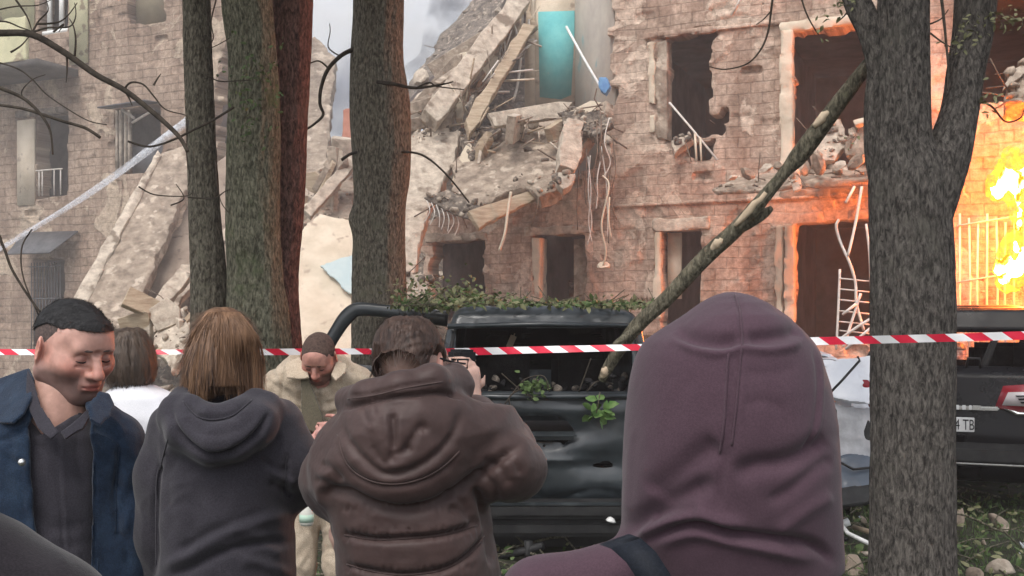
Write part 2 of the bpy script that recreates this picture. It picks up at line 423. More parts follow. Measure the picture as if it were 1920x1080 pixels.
# left wing
H = []
for (a, dmg) in (((74,-70,125,62),.1), ((240,-60,305,42),.4), ((68,215,125,368),.25), ((214,203,300,325),.2), ((60,487,119,640),.05)):
    u0, z0, u1, z1 = rect(*a); H.append((u0, z0, u1, z1, dmg))
cutl = [uz(x, y) for x, y in ((436,-400),(432,60),(424,90),(404,170),(392,300),(350,420),(330,640))]
clz = np.array([p[1] for p in cutl])[::-1]; clu = np.array([p[0] for p in cutl])[::-1]
def cut_l(X, Z, h): return np.interp(Z.ravel(), clz, clu).reshape(Z.shape)-X+.12*h+.06*fbm(X*2, 0*X, Z*2, 3, 19)
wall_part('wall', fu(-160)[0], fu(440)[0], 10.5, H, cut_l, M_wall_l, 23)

def fbox(mb, u0, u1, w0, w1, z0, z1):
    c = fw((u0+u1)/2, (w0+w1)/2, (z0+z1)/2)
    mb.box(c, (u1-u0, w1-w0, z1-z0), Matrix.Rotation(-FA, 3, 'Z'))
# rooms behind the openings: floors, cross walls, rear walls, roof
zf = [uz(1280, 372)[1], uz(1280, 372)[1]-3.05, uz(1280, 372)[1]+3.05]
ur0, ur1 = fu(1152)[0], fu(2100)[0]; ul0, ul1 = fu(-160)[0], fu(400)[0]
for (u0, u1, zz) in ((ur0+.1, ur1-.05, [(.0,.9),(zf[0]-.12, zf[0]+.12),(zf[2]-.12, zf[2]+.12),(8.6,8.95)]), (ul0+.05, ul1-.5, [(0,.9),(4.1,4.34),(7.15,7.4),(10.1,10.45)])):
    dep = 5.5 if u0 > -5 else 2.2
    for z0, z1 in zz:
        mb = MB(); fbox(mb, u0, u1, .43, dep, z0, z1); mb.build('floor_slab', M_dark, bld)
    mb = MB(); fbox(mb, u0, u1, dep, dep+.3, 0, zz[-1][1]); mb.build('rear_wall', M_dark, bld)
for px in (1160, 1420, 1745, 2090):
    u = fu(px)[0]
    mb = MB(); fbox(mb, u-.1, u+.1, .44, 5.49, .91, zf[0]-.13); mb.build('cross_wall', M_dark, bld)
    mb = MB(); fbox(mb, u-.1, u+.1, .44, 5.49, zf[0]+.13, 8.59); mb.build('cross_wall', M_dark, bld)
for px in (-150, 170, 372):
    u = fu(px)[0]
    for a, b in ((.91,4.09),(4.35,7.14),(7.41,10.09)):
        mb = MB(); fbox(mb, u-.1, u+.1, .44, 2.19, a, b); mb.build('cross_wall', M_dark, bld)
# ground-floor rooms left of the right wing
u0, u1 = fu(800)[0], fu(1152)[0]
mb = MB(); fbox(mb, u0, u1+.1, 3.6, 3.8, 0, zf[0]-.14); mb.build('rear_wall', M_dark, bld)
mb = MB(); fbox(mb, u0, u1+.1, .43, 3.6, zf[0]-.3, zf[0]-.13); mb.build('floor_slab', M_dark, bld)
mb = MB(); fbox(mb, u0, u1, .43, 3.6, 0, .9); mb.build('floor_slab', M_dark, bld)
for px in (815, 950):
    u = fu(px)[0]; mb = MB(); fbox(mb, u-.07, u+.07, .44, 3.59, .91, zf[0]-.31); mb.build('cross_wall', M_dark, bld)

# turquoise room wall exposed by the collapse
dA = 19.5
def roomwall(name, poly, th, m, off=(0,1,0)):
    mb = MB(); mb.prism(poly, Vector(off)*th); return mb.build(name, m, bld)
roomwall('room_wall', [P(984,-120,dA), P(1078,-120,dA), P(1078,250,dA), P(984,250,dA)], .2, M_plas)
roomwall('painted_panel', [P(1009,22,dA-.02), P(1077.5,20,dA-.02), P(1077.5,60,dA-.02), P(1071,178,dA-.02), P(1052,186,dA-.02), P(1012,182,dA-.02)], .018, M_turq)
M_gwall = mat('shaded_grey_plaster', (.3,.27,.24), (.4,.36,.31), scale=2, c3=(.22,.3,.3), third=(3,.62), bump=.5)  # side room wall in shadow: its shade is painted as grey
q0, q1 = P(1078,-120,dA), P(1151,-120,17.55)
roomwall('room_wall', [q0, q1, Vector((q1.x,q1.y,3.6)), Vector((q0.x,q0.y,3.6))], .15, M_gwall, (.7,.7,0))
mb = MB(); mb.prism([P(986,-120,dA-.06), P(1001,-120,dA-.06), P(1004,200,dA-.06), P(990,200,dA-.06)], (0,.055,0)); mb.build('door_jamb', M_plas, bld)

# lintels, reveals, jambs
def fprism(name, x0, y0, x1, y1, w0, w1, m, par=None):
    ua, za = uz(x0, y1); ub, zb = uz(x1, y0); zm0 = uz((x0+x1)/2, y1)[1]; zm1 = uz((x0+x1)/2, y0)[1]
    SEED[0] += 1; rs = min(.03, (ub-ua)/4, (w1-w0)/3); s = SDF((ua-.06, w0-.06, zm0-.06), (ub+.06, w1+.06, zm1+.06), rs); X, Y, Z = s.ax()
    f = np.maximum(np.maximum(np.maximum(ua-X, X-ub), np.maximum(w0-Y, Y-w1)), np.maximum(zm0-Z, Z-zm1))+.03*fbm(X*5, Y*5, Z*5, 4, SEED[0])+.02*np.maximum(fbm(X*2, Y*2, Z*2, 2, SEED[0]+3), 0)
    s.f = f.astype(np.float32); v, q = s.mesh(); w_ = np.array(FO)+v[:, :1]*np.array(FE)+v[:, 1:2]*np.array(FN)+v[:, 2:]*np.array((0,0,1.)); return mk(name, w_, q, m, par or bld, True, auto=40)
fprism('lintel', 985, 424, 1112, 440, -.035, .1, M_conc)
fprism('lintel', 1222, 408, 1332, 432, -.035, .1, M_conc)
fprism('lintel', 1460, 352, 1700, 368, -.04, .1, M_conc2)
fprism('lintel', 800, 436, 915, 452, -.03, .1, M_conc2)
fprism('window_reveal', 1216, 80, 1229, 195, -.05, .05, M_plas)
fprism('window_reveal', 1218, 216, 1230, 250, -.05, .05, M_plas)
fprism('window_reveal', 1230, 76, 1251, 262, -.02, .3, M_conc2)
fprism('window_jamb', 1464, 58, 1489, 318, -.1, .12, M_plas)
fprism('window_jamb', 1454, 422, 1468, 610, -.05, .1, M_plas)
fprism('window_jamb', 1472, 420, 1491, 620, -.09, .1, M_plas)
fprism('window_reveal', 1226, 434, 1240, 600, -.03, .1, M_plas)
fprism('window_reveal', 998, 446, 1012, 600, .01, .35, M_plas)
fprism('cornice', 1210, 48, 1480, 60, -.05, .05, M_wall)
fprism('cornice', 1462, 30, 1700, 50, -.07, .05, M_plas)
fprism('sill_band', 1150, 372, 1640, 378, -.05, .02, M_wall)
# ---------------------------------------------------------------- broken slabs, beams, rubble
def poly_sd(px, py, poly):
    d = np.full(np.broadcast_shapes(px.shape, py.shape), 1e9); ins = np.zeros(d.shape, bool); n = len(poly)
    for i in range(n):
        ax, ay = poly[i]; bx, by = poly[(i+1) % n]
        ex, ey = bx-ax, by-ay; wx, wy = px-ax, py-ay
        t = np.clip((wx*ex+wy*ey)/(ex*ex+ey*ey+1e-12), 0, 1)
        d = np.minimum(d, (wx-t*ex)**2+(wy-t*ey)**2)
        c = ((ay > py) != (by > py)) & (px < (bx-ax)*(py-ay)/((by-ay) or 1e-9)+ax)
        ins = ins ^ c
    d = np.sqrt(d); return np.where(ins, -d, d)
def slab(name, pts, th, m, rag=.06, amp=.03, res=None, parent=None, fr=2.5, crumbs=True, **k):
    W = [P(*p) for p in pts]; c = sum(W, Vector())/len(W); n = Vector()
    for i in range(len(W)):
        n += (W[i]-c).cross(W[(i+1) % len(W)]-c)
    n.normalize()
    if n.y > 0: n = -n                    # towards the camera
    e1 = (W[1]-W[0]); e1 = (e1-n*e1.dot(n)).normalized(); e2 = n.cross(e1)
    poly = [((p-c).dot(e1), (p-c).dot(e2)) for p in W]
    A = np.array(poly); lo = A.min(0); hi = A.max(0); size = max(hi-lo)
    res = res or max(.022, min(.05, size/60)); res = min(res, th/2.2)
    mg = rag+amp+2*res; SEED[0] += 1; sd = SEED[0]
    s = SDF((lo[0]-mg, lo[1]-mg, -th-mg), (hi[0]+mg, hi[1]+mg, mg), res)
    X, Y, Z = s.ax()
    d2 = poly_sd(X[:, :, 0], Y[:, :, 0], poly)[:, :, None]
    n_a = fbm(X*fr*1.6, Y*fr*1.6, Z*3, 4, sd); d2 = d2+rag*(1.1*n_a+1.1*np.round(fbm(X*fr*.9, Y*fr*.9, 0*X, 3, sd+1)*5)/5)+rag*.4
    top = amp*fbm(X*2*fr/2.5, Y*2*fr/2.5, 0*X*0, 5, sd+3)*1.5+amp*.6*(fbm(X*1.3, Y*1.3, 0*X, 3, sd+7) > .1)
    top = .7*top+amp*.55*np.round(fbm(X*1.3, Y*1.3, 0*X, 3, sd+11)*4)/4+amp*.7*np.maximum(0, 1-np.abs(fbm(X*.6, Y*.6, 0*X, 3, sd+13))*30)
    f = np.maximum(np.maximum(Z+top+amp*.3, -th-Z+amp*fbm(X*3, Y*3, 0*X, 3, sd+9)), d2)
    s.f = f.astype(np.float32); v, q = s.mesh()
    if not len(v): return None
    w = np.array(c)+v[:, :1]*np.array(e1)+v[:, 1:2]*np.array(e2)+v[:, 2:]*np.array(n)
    SL.append((w, normals(w, q), m)) if (m in (M_conc, M_conc2, M_conc3) and parent is None and crumbs) else None
    return mk(name, w, q, m, parent, True, auto=30, **k)
SL = []
def chunk_mesh(c, r, seed, sq=(1, .8, .7), cuts=7, sub=2):
    """a broken stone: icosphere cut by random planes"""
    bm = bmesh.new(); bmesh.ops.create_icosphere(bm, subdivisions=sub, radius=1)
    rr = random.Random(seed)
    pl = [(Vector((rr.gauss(0,1), rr.gauss(0,1), rr.gauss(0,1))).normalized(), rr.uniform(.3,.7)) for _ in range(cuts)]
    rot = Matrix.Rotation(rr.uniform(0, 6.3), 3, Vector((rr.gauss(0,1), rr.gauss(0,1), rr.gauss(0,1))))
    for v in bm.verts:
        for n, d in pl:
            e = v.co.dot(n)-d
            if e > 0: v.co -= n*e
        v.co = Vector((v.co.x*sq[0], v.co.y*sq[1], v.co.z*sq[2]))*r; v.co = rot @ v.co+Vector(c)
    vs = [v.co.copy() for v in bm.verts]; fs = [[v.index for v in f.verts] for f in bm.faces]; bm.free()
    return vs, fs
def chunk(px, py, d, r, m, label, sq=(1,.8,.7), name='concrete_chunk', group=None):
    SEED[0] += 1; v, f = chunk_mesh(P(px, py, d), r, SEED[0], sq)
    return mk(name, v, f, m, None, True, label=label, cat='rubble', auto=22, group=group)
M_red = mat('red_brick', (.3,.1,.06), (.42,.18,.12), scale=5, bump=.5)
M_wood = mat('splintered_wood', (.3,.22,.15), (.5,.4,.29), scale=4, stretch=(1,1,6), bump=.5, bscale=20)

# heap of rubble along the foot of the house, rising into the gap
hx = np.linspace(-9.5, 9.5, 300); hy = np.linspace(11.5, 27, 240); A, B = np.meshgrid(hx, hy, indexing='ij')
fl = (FO.x*FS+FO.y*FC-A*FS)/FC                          # facade line y at x
t1 = np.clip((B-(fl-5.0))/4.5, 0, 1)
gap = np.exp(-((A+3.3)/3.6)**2)
H_ = t1**1.3*(.55+1.5*gap)+gap*1.6*np.clip((B-fl+.5)/3, 0, 1)
H_ = H_*(1-.5*np.clip((A-1)/3, 0, 1))*np.where((B > fl-.15) & ((A > -1.2) | (A < -6.2)), 0, 1)
H_ += (.33*fbm(A*1.5, B*1.5, 0*A, 5, 41)+.10*np.abs(fbm(A*5, B*5, 0*A, 3, 43)))*np.clip(H_*1.6, 0, 1)
H_ = np.where(H_ < .03, -.08, H_)
q0_ = (np.arange(299)[:, None]*240+np.arange(239)[None]).ravel()
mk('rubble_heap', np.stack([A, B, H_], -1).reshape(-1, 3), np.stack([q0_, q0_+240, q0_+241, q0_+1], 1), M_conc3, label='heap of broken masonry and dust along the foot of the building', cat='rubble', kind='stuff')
# broken blocks lying all over the heap: nobody could count them
hgt = lambda x, y: float(H_[min(299, max(0, int((x+9.5)/19*299))), min(239, max(0, int((y-11.5)/15.5*239)))])
for mm, n_, lab in ((M_conc, 620, 'loose pale concrete lumps strewn over the rubble heap'), (M_conc2, 620, 'loose brown masonry lumps strewn over the rubble heap')):
    mb = MB(); k = 0
    while k < n_:
        x = rnd.gauss(-3, 3.6); y = rnd.uniform(11.8, 22)
        if abs(x) > 9 or hgt(x, y) < .08: continue
        r = .05+.17*rnd.random()**2.5; SEED[0] += 1
        v, f = chunk_mesh((x, y, hgt(x, y)+r*.3), r, SEED[0], (1, rnd.uniform(.5,1), rnd.uniform(.3,.8)), 5); mb.add(v, f); k += 1
    mb.build('loose_rubble', mm, None, False, label=lab, cat='rubble', kind='stuff')

S = lambda *a, **k: slab(*a, cat='slab', **k)
M_cdark = mat('darker_brown_panel', (.22,.165,.13), (.34,.265,.21), scale=3, c3=(.15,.11,.09), third=(4,.6), bump=.6, bscale=12, dist=.02, rough=.95)  # darker brown that sets the second leaning panel apart
# left: big panels leaning on the left wing
S('concrete_slab', [(118,600,17.0),(290,288,20.0),(350,262,20.2),(366,318,19.7),(232,640,16.6)], .22, M_conc2, rag=.05, amp=.016, crumbs=False, label='large brown wall panel leaning to the right beside the barred window')
S('concrete_slab', [(112,598,16.9),(296,270,20.0),(306,290,19.9),(140,612,16.8)], .16, M_conc, rag=.03, amp=.015, crumbs=False, label='narrow pale broken edge strip running up the left of the leaning panel')
S('concrete_slab', [(232,625,17.5),(345,395,19.3),(365,330,19.9),(440,270,20.6),(440,420,19.3),(290,640,17.2)], .2, M_cdark, rag=.05, amp=.012, crumbs=False, label='second brown panel leaning behind the thin tree trunk')
S('concrete_beam', [(262,600,16.2),(352,498,16.9),(440,402,17.6),(440,452,17.4),(345,556,16.6),(292,622,16.0)], .25, M_conc, rag=.03, amp=.03, crumbs=False, label='pale concrete beam slanting up behind the thin and mossy trunks')
S('concrete_slab', [(285,650,14.4),(300,592,14.8),(345,575,14.9),(352,640,14.2),(320,700,13.8)], .14, M_conc, rag=.05, amp=.03, label='pale broken plate standing in the rubble above the white shirt')
S('concrete_slab', [(400,620,15.5),(402,470,17),(436,380,18),(436,620,15.5)], .14, M_conc2, rag=.05, amp=.05, label='brown slab seen between the thin trunk and the mossy trunk')
# middle: pale wall leaf with the pale blue paint
S('wall_panel', [(540,700,15.6),(548,440,17.6),(600,395,18),(700,420,17.9),(705,700,15.6)], .16, M_plas, rag=.04, amp=.02, label='big cream plastered panel lying between the red trunk and the grey trunk')
S('paint_patch', [(598,498,17.02),(640,480,17.16),(700,470,17.24),(700,560,16.5),(655,548,16.6)], .04, M_lblue, rag=.05, amp=.004, label='pale blue painted patch on the cream panel', res=.018)
S('wall_panel', [(566,380,20),(566,75,24),(592,62,24),(632,108,23.4),(624,190,22.5),(614,330,20.5),(606,382,20)], .3, M_conc2, rag=.05, amp=.03, crumbs=False, label='tall pointed wall fragment standing beside the red trunk')
S('wall_panel', [(560,420,18.6),(560,310,20),(625,300,20.2),(670,320,20),(670,410,18.7)], .3, M_conc2, rag=.12, amp=.06, label='dusty masonry lump under the pointed wall fragment')
S('brick_fragment', [(640,262,21.6),(642,205,22),(672,200,22),(672,262,21.6)], .25, M_red, rag=.04, amp=.03, label='red brick wall fragment beside the grey trunk')
chunk(638,278,19.6,.36,M_conc,'pale boulder of concrete under the red brick fragment',(1,.8,.9))
chunk(792,148,19.5,.28,M_conc,'pale concrete lump perched at the top of the debris by the grey trunk',(1,.7,.7))
chunk(826,134,19.8,.12,M_white,'small white lump on the debris below the smoke')
# collapsed roof and floor, seen from below left of the turquoise wall
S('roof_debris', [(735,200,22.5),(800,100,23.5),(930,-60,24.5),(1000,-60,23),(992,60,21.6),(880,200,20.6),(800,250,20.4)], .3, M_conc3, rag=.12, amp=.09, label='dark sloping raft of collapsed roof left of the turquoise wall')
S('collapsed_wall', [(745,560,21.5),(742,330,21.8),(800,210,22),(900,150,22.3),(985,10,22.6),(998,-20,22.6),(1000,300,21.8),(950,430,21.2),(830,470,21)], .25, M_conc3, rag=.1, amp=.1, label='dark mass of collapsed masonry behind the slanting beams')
S('concrete_beam', [(968,5,19.6),(990,14,19.6),(872,190,18.2),(838,232,17.9),(798,226,17.8),(846,150,18.5)], .24, M_conc, rag=.03, amp=.03, crumbs=False, label='long pale concrete beam slanting down from beside the turquoise wall')
S('concrete_beam', [(984,20,19.9),(996,70,19.7),(912,170,18.8),(884,236,18.4),(862,232,18.4),(880,190,18.6)], .2, M_conc2, rag=.05, amp=.05, label='brown splintered beam lying along the pale slanting beam')
S('concrete_slab', [(852,184,18.2),(872,176,18.2),(868,222,17.9),(852,224,17.9)], .12, M_plas, rag=.02, amp=.01, label='small orange-tinted plate hanging under the pale slanting beam')
S('concrete_slab', [(796,205,17.8),(832,172,18),(846,196,17.9),(822,228,17.6),(800,226,17.6)], .16, M_conc, rag=.03, amp=.02, label='square pale block end below the slanting beam')
S('wall_panel', [(756,300,17.8),(758,210,18.4),(780,172,18.6),(806,168,18.6),(792,215,18.2),(772,262,17.9)], .12, M_conc, rag=.03, amp=.02, crumbs=False, label='curved flaking plaster leaf beside the grey trunk')
S('wall_panel', [(758,262,17.6),(800,236,17.8),(846,236,17.8),(835,275,17.5),(795,282,17.4),(766,286,17.5)], .12, M_conc, rag=.03, amp=.03, label='pale plate wedged below the slanting beam')
S('concrete_slab', [(748,520,15.4),(752,290,17),(790,262,17.3),(868,238,17.5),(850,300,17),(812,392,16.4),(782,488,15.5),(768,560,15)], .26, M_conc, rag=.03, amp=.02, crumbs=False, label='tall pale slab leaning right of the grey trunk')
S('concrete_slab', [(742,560,14.4),(748,512,14.8),(788,506,14.9),(806,524,14.8),(800,580,14.3)], .3, M_conc, rag=.05, amp=.04, label='layered pale block at the foot of the tall leaning slab')
# hanging floor
S('floor_slab', [(846,300,16.9),(905,248,17.6),(1010,205,18.2),(1110,196,17.6),(1122,232,17.1),(1072,310,16.4),(985,352,16),(900,388,15.8),(842,352,16.2)], .16, M_conc2, rag=.07, amp=.045, label='broken floor slab hanging over the ground floor windows')
S('floor_edge', [(872,398,15.5),(960,362,15.7),(1062,325,16.1),(1064,348,16.1),(972,386,15.6),(898,428,15.3)], .13, M_wood, rag=.03, amp=.03, label='ragged brown edge of the hanging floor slab')
S('roofing_sheet', [(792,366,15.9),(840,356,16.0),(900,384,15.7),(882,410,15.5),(838,396,15.7)], .06, M_conc3, rag=.03, amp=.02, label='dark sheet poking out at the left tip of the hanging slab')
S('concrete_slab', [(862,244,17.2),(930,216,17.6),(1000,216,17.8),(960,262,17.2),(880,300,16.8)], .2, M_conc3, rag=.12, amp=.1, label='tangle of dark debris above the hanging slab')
S('concrete_slab', [(1040,205,16.9),(1130,196,16.6),(1142,228,16.4),(1118,262,16.2),(1092,240,16.4),(1060,240,16.6)], .2, M_conc3, rag=.1, amp=.08, label='dark broken mass under the shaded grey room wall')
S('concrete_block', [(1062,214,15.9),(1096,226,15.9),(1092,284,15.6),(1080,318,15.4),(1046,312,15.4),(1054,262,15.6)], .26, M_conc, rag=.03, amp=.03, crumbs=False, label='pale upright block hanging at the right end of the floor slab')
S('concrete_block', [(1046,318,15.3),(1084,322,15.3),(1076,344,15.2),(1056,354,15.1),(1044,340,15.2)], .2, M_conc, rag=.03, amp=.02, label='pale stub below the upright hanging block')
S('concrete_block', [(998,332,15.9),(1046,318,15.9),(1052,352,15.6),(1010,372,15.6),(985,352,15.8)], .25, M_conc2, rag=.05, amp=.04, label='brown lump at the lower rim of the hanging slab')
S('concrete_block', [(1126,240,16.2),(1150,250,16.1),(1154,290,16),(1140,300,16),(1128,272,16.1)], .12, M_conc, rag=.04, amp=.03, label='flaked pale lump on the wall corner right of the hanging slab')
chunk(1131,500,15.9,.11,M_plas,'pinkish lump dangling in front of the wall below the rebar')
S('ledge_slab', [(1330,352,15.7),(1380,332,16.0),(1480,318,15.9),(1655,300,15.4),(1660,332,14.7),(1470,345,15.1),(1340,356,15.5)], .1, M_conc2, rag=.04, amp=.03, label='remains of a balcony slab covered in debris below the wide upper opening')
for i, (x, y, r) in enumerate(((1400,322,.16),(1432,316,.14),(1462,312,.15),(1505,312,.16),(1530,305,.2),(1580,310,.15),(1610,300,.2),(1372,334,.1),(1640,312,.16))):
    chunk(x, y, 15.3-(x-1400)/500, r, M_conc if i % 2 else M_conc2, None, (1,.8,.45), group='lumps along the balcony slab')['label'] = 'broken lump on the balcony slab under the wide upper opening'
S('concrete_block', [(1516,305,15.5),(1522,268,15.6),(1545,222,15.7),(1580,218,15.7),(1588,262,15.5),(1570,305,15.4)], .3, M_conc, rag=.05, amp=.04, label='big pale boulder standing in the wide upper opening')
S('concrete_block', [(1572,302,15.4),(1588,240,15.5),(1636,228,15.3),(1650,300,15.1)], .3, M_conc2, rag=.08, amp=.06, label='rubble pile behind the branch in the wide upper opening')
S('concrete_block', [(1595,224,15.4),(1632,214,15.2),(1640,224,15.1),(1600,234,15.3)], .1, M_plas, rag=.02, amp=.01, label='flat orange-lit plate lying on top of the rubble in the opening')
S('concrete_block', [(1254,262,16.9),(1290,250,16.9),(1306,262,16.8),(1280,272,16.8),(1264,290,16.8)], .16, M_conc, rag=.03, amp=.03, label='pale broken plate on the sill of the jagged upper window')
S('cloth', [(1478,322,14.9),(1502,318,14.9),(1504,352,14.8),(1488,360,14.8)], .05, M_conc, rag=.03, amp=.01, res=.018, label='pale rag hanging from the balcony slab beside the branch')
# debris in the top right opening
S('concrete_block', [(1868,192,13.9),(1894,150,14.1),(1930,112,14.1),(1960,190,13.7)], .4, M_conc2, rag=.1, amp=.07, label='rubble spilling from the top right opening above the flames')
S('concrete_slab', [(1878,170,13.9),(1900,130,13.95),(1930,112,13.9),(1930,128,13.9),(1905,150,13.9)], .1, M_conc, rag=.02, amp=.02, label='orange lit slab edge sticking out of the top right opening')

# bars, rebar, laths
def bar(name, pts, r, m, label, cat, n=5, group=None, sm=True):
    p = [P(*q) for q in pts]
    if sm and len(p) > 2: p = [Vector(q) for q in smooth_path([tuple(q) for q in p], 5)]
    mb = MB(); mb.tube(p, r, n); return mb.build(name, m, None, True, label=label, cat=cat, group=group)
bar('pole', [(1062,50,18.6),(1092,105,18.2),(1124,160,17.2)], .025, M_white, 'thin white pole slanting across the turquoise wall', 'pole', sm=False)
bar('pipe', [(978,-20,19.2),(980,60,19.1),(972,150,19.0),(962,190,18.9)], .025, M_lsteel, 'thin pale pipe running down left of the turquoise wall', 'pipe')
bar('lath', [(1255,192,16.85),(1300,245,16.6),(1345,300,16.3)], .018, M_lsteel, 'thin pale lath slanting across the jagged upper window', 'lath', sm=False)
bar('lath', [(1303,250,16.5),(1306,302,16.4)], .02, M_plas, 'short upright lath on the left under the jagged window', 'lath', sm=False)
bar('lath', [(1313,258,16.5),(1315,302,16.4)], .018, M_plas, 'short upright lath on the right under the jagged window', 'lath', sm=False)
bar('lath', [(958,360,15.6),(952,400,15.5),(946,440,15.4),(936,470,15.4)], .022, M_plas, 'pale strip dangling from the brown edge of the hanging slab', 'lath')
bar('lath', [(1372,30,15.5),(1398,-20,15.4)], .02, M_lsteel, 'pale lath sticking out above the cornice at the top', 'lath', sm=False)
rb = random.Random(5)
reb = [(rb.uniform(1090,1150), rb.uniform(200,300), rb.uniform(90,190)) for _ in range(13)]
for i, (x, y, h) in enumerate(reb):
    w = rb.uniform(-10, 10)
    bar('rebar', [(x,y,16.1),(x+w,y+h*.4,15.9),(x+w*.6+rb.uniform(-8,8),y+h*.75,15.9),(x+w*1.3,y+h,15.9)], .009, M_steel if i % 3 else M_lsteel, 'thin rusty rod hanging over the wall corner right of the floor slab', 'rebar', group='rods hanging right of the floor slab')
bar('rebar', [(1130,330,15.9),(1142,350,15.8),(1128,420,15.8),(1136,470,15.8),(1131,498,15.85)], .016, M_plas, 'pale twisted rod carrying the dangling pinkish lump', 'rebar')
bar('rebar', [(1143,370,15.8),(1141,410,15.7),(1146,446,15.7)], .014, M_plas, 'pale rod hanging straight beside the twisted rod', 'rebar')
for i in range(16):
    x, y = rb.uniform(790,880), rb.uniform(385,400)
    if i > 6: break
    bar('rebar', [(800+i*9,376+i*4,15.8),(806+i*9,396+i*4,15.7),(800+i*9+rb.uniform(-6,6),418+i*4,15.7)], .008, M_lsteel, 'short rod hanging from the left tip of the floor slab', 'rebar', group='rods at the tip of the floor slab')
for i in range(46):                       # laths and boards tangled beside the turquoise wall
    a = rb.random(); x = 985-a*130+rb.uniform(-22,24); y = 50+a*190+rb.uniform(-20,24); L = rb.uniform(20,75); th = rb.gauss(.95,.55)
    dd = 19.2-a*1.9+rb.uniform(-.4,.2)
    bar('lath', [(x,y,dd),(x+L*math.cos(th),y-L*math.sin(th),dd+rb.uniform(-.3,.3))], rb.uniform(.008,.022), rb.choice([M_wood, M_conc2, M_lsteel, M_conc3, M_plas]), 'splintered lath in the tangle left of the turquoise wall', 'lath', group='laths tangled left of the turquoise wall', sm=False, n=4)
for i in range(40):                       # on the hanging slab
    x = rb.uniform(850,1120); y = 262-(x-850)*.2+rb.uniform(-15,45); L = rb.uniform(12,50); th = rb.gauss(.5,.5)
    dd = 17.1+rb.uniform(-.5,.2)-(y-220)*.006
    bar('lath', [(x,y,dd),(x+L*math.cos(th),y-L*math.sin(th),dd+rb.uniform(-.2,.2))], rb.uniform(.008,.02), rb.choice([M_wood, M_conc2, M_conc3, M_conc]), 'thin stick lying in the debris on the hanging floor slab', 'lath', group='sticks on the hanging floor slab', sm=False, n=4)
for i, (x, y, r) in enumerate(((880,262,.12),(930,250,.14),(965,235,.1),(1000,232,.13),(1040,212,.14),(1075,204,.1),(900,292,.1),(760,168,.12),(850,120,.1),(905,60,.12),(870,92,.1),(935,20,.1))):
    chunk(x, y, 17.2 if y > 190 else 21.2, r, rb.choice([M_conc, M_conc3, M_conc2]), None, group='lumps in the debris')['label'] = 'small lump lodged in the debris around the slanting beams'
# flat broken plates and boards jutting out of the collapse
def plate(px, py, dd, L, w_, th, ang, tilt, m, label, cat, group, name='concrete_slab', yaw=0):
    rot = Matrix.Rotation(yaw, 3, 'Z') @ Matrix.Rotation(-ang, 3, 'Y') @ Matrix.Rotation(tilt, 3, 'X'); rr = random.Random(int(px*7+py)); h = L/2; k = w_/2
    poly = [Vector((-h*rr.uniform(.8,1), 0, -k)), Vector((h*rr.uniform(.5,1), 0, -k*rr.uniform(.8,1.1))), Vector((h, 0, k*rr.uniform(0,.7))), Vector((h*rr.uniform(.3,.8), 0, k)), Vector((-h, 0, k*rr.uniform(.6,1)))]
    c = P(px, py, dd); mb = MB(); mb.prism([c+rot @ p for p in poly], rot @ Vector((0, th, 0))); o = mb.build(name, m, None, False, label=label, cat=cat, group=group); bevel(o, min(.008, th*.2), 1); return o
rp = random.Random(12)
for i in range(46):
    a = rp.random()
    if i < 24: x = 985-a*200+rp.uniform(-30,20); y = 40+a*190+rp.uniform(-30,40); dd = 19.6-a*2+rp.uniform(-.3,.3)
    elif i < 32: x = rp.uniform(850,1120); y = 255-(x-850)*.2+rp.uniform(-15,60); dd = 16.9
    elif i < 40: x = rp.uniform(560,660); y = rp.uniform(290,410); dd = 19
    else: x = rp.uniform(250,360); y = rp.uniform(570,640); dd = 14.6
    plate(x, y, dd, rp.uniform(.4,1.5) if i < 32 else rp.uniform(.3,.9), rp.uniform(.14,.5), rp.uniform(.05,.16), rp.gauss(.8,.5), rp.gauss(-.3,.5), rp.choice([M_conc, M_plas, M_conc, M_conc2, M_wood]), 'flat broken plate jutting out of the collapsed middle of the building', 'slab', 'broken plates in the collapsed middle', yaw=rp.gauss(0,.5))
for i in range(16):
    a = i/15; x = 775+a*190+rp.uniform(-14,14); y = 168-a*150+rp.uniform(-25,45); plate(x, y, 22.0+a*1.2-.6*rp.random(), rp.uniform(.9,2.2), rp.uniform(.06,.16), .04, .80+rp.gauss(0,.14), rp.gauss(0,.3), rp.choice([M_wood, M_conc3, M_conc2, M_dark]), 'long board sliding down the dark raft of collapsed roof', 'board', 'boards on the collapsed roof', name='plank')
def beam(a, b, w_, th, m, label):
    pa, pb = P(*a), P(*b); ax_ = (pb-pa).normalized(); sd = ax_.cross(Vector((0,1,0))).normalized(); up_ = sd.cross(ax_); v = []; f = []; n_ = 14; rr = random.Random(int(a[0])); L2 = (pb-pa).length
    for i in range(n_+1):
        c = pa+(pb-pa)*(i/n_)+up_*.02*rr.gauss(0,1)
        e = (rr.uniform(-.14,.14) if i in (0, n_) else 0)
        for sx, sy in ((-1,-1),(1,-1),(1,1),(-1,1)): v.append(c+ax_*(e*sx+rr.uniform(-.02,.02))+sd*(sx*w_/2+rr.gauss(0,.012))+up_*(sy*th/2+rr.gauss(0,.012)))
    for i in range(n_):
        for k in range(4): f.append((i*4+k, i*4+(k+1)%4, i*4+4+(k+1)%4, i*4+4+k))
    f += [(3,2,1,0), tuple(n_*4+k for k in range(4))]
    return bevel(mk('concrete_beam', v, f, m, None, False, label=label, cat='beam'), .012, 1)
beam((972,8,19.0), (806,226,17.1), .34, .26, M_conc, 'long straight pale beam on top of the tangle, running from the pipe down to the grey trunk')
beam((990,52,18.7), (876,244,17.0), .2, .2, M_wood, 'straight brown beam lying just right of the longest pale beam')
beam((930,120,18.6), (768,206,18.2), .16, .14, M_conc2, 'brown beam crossing low behind the longest pale beam')
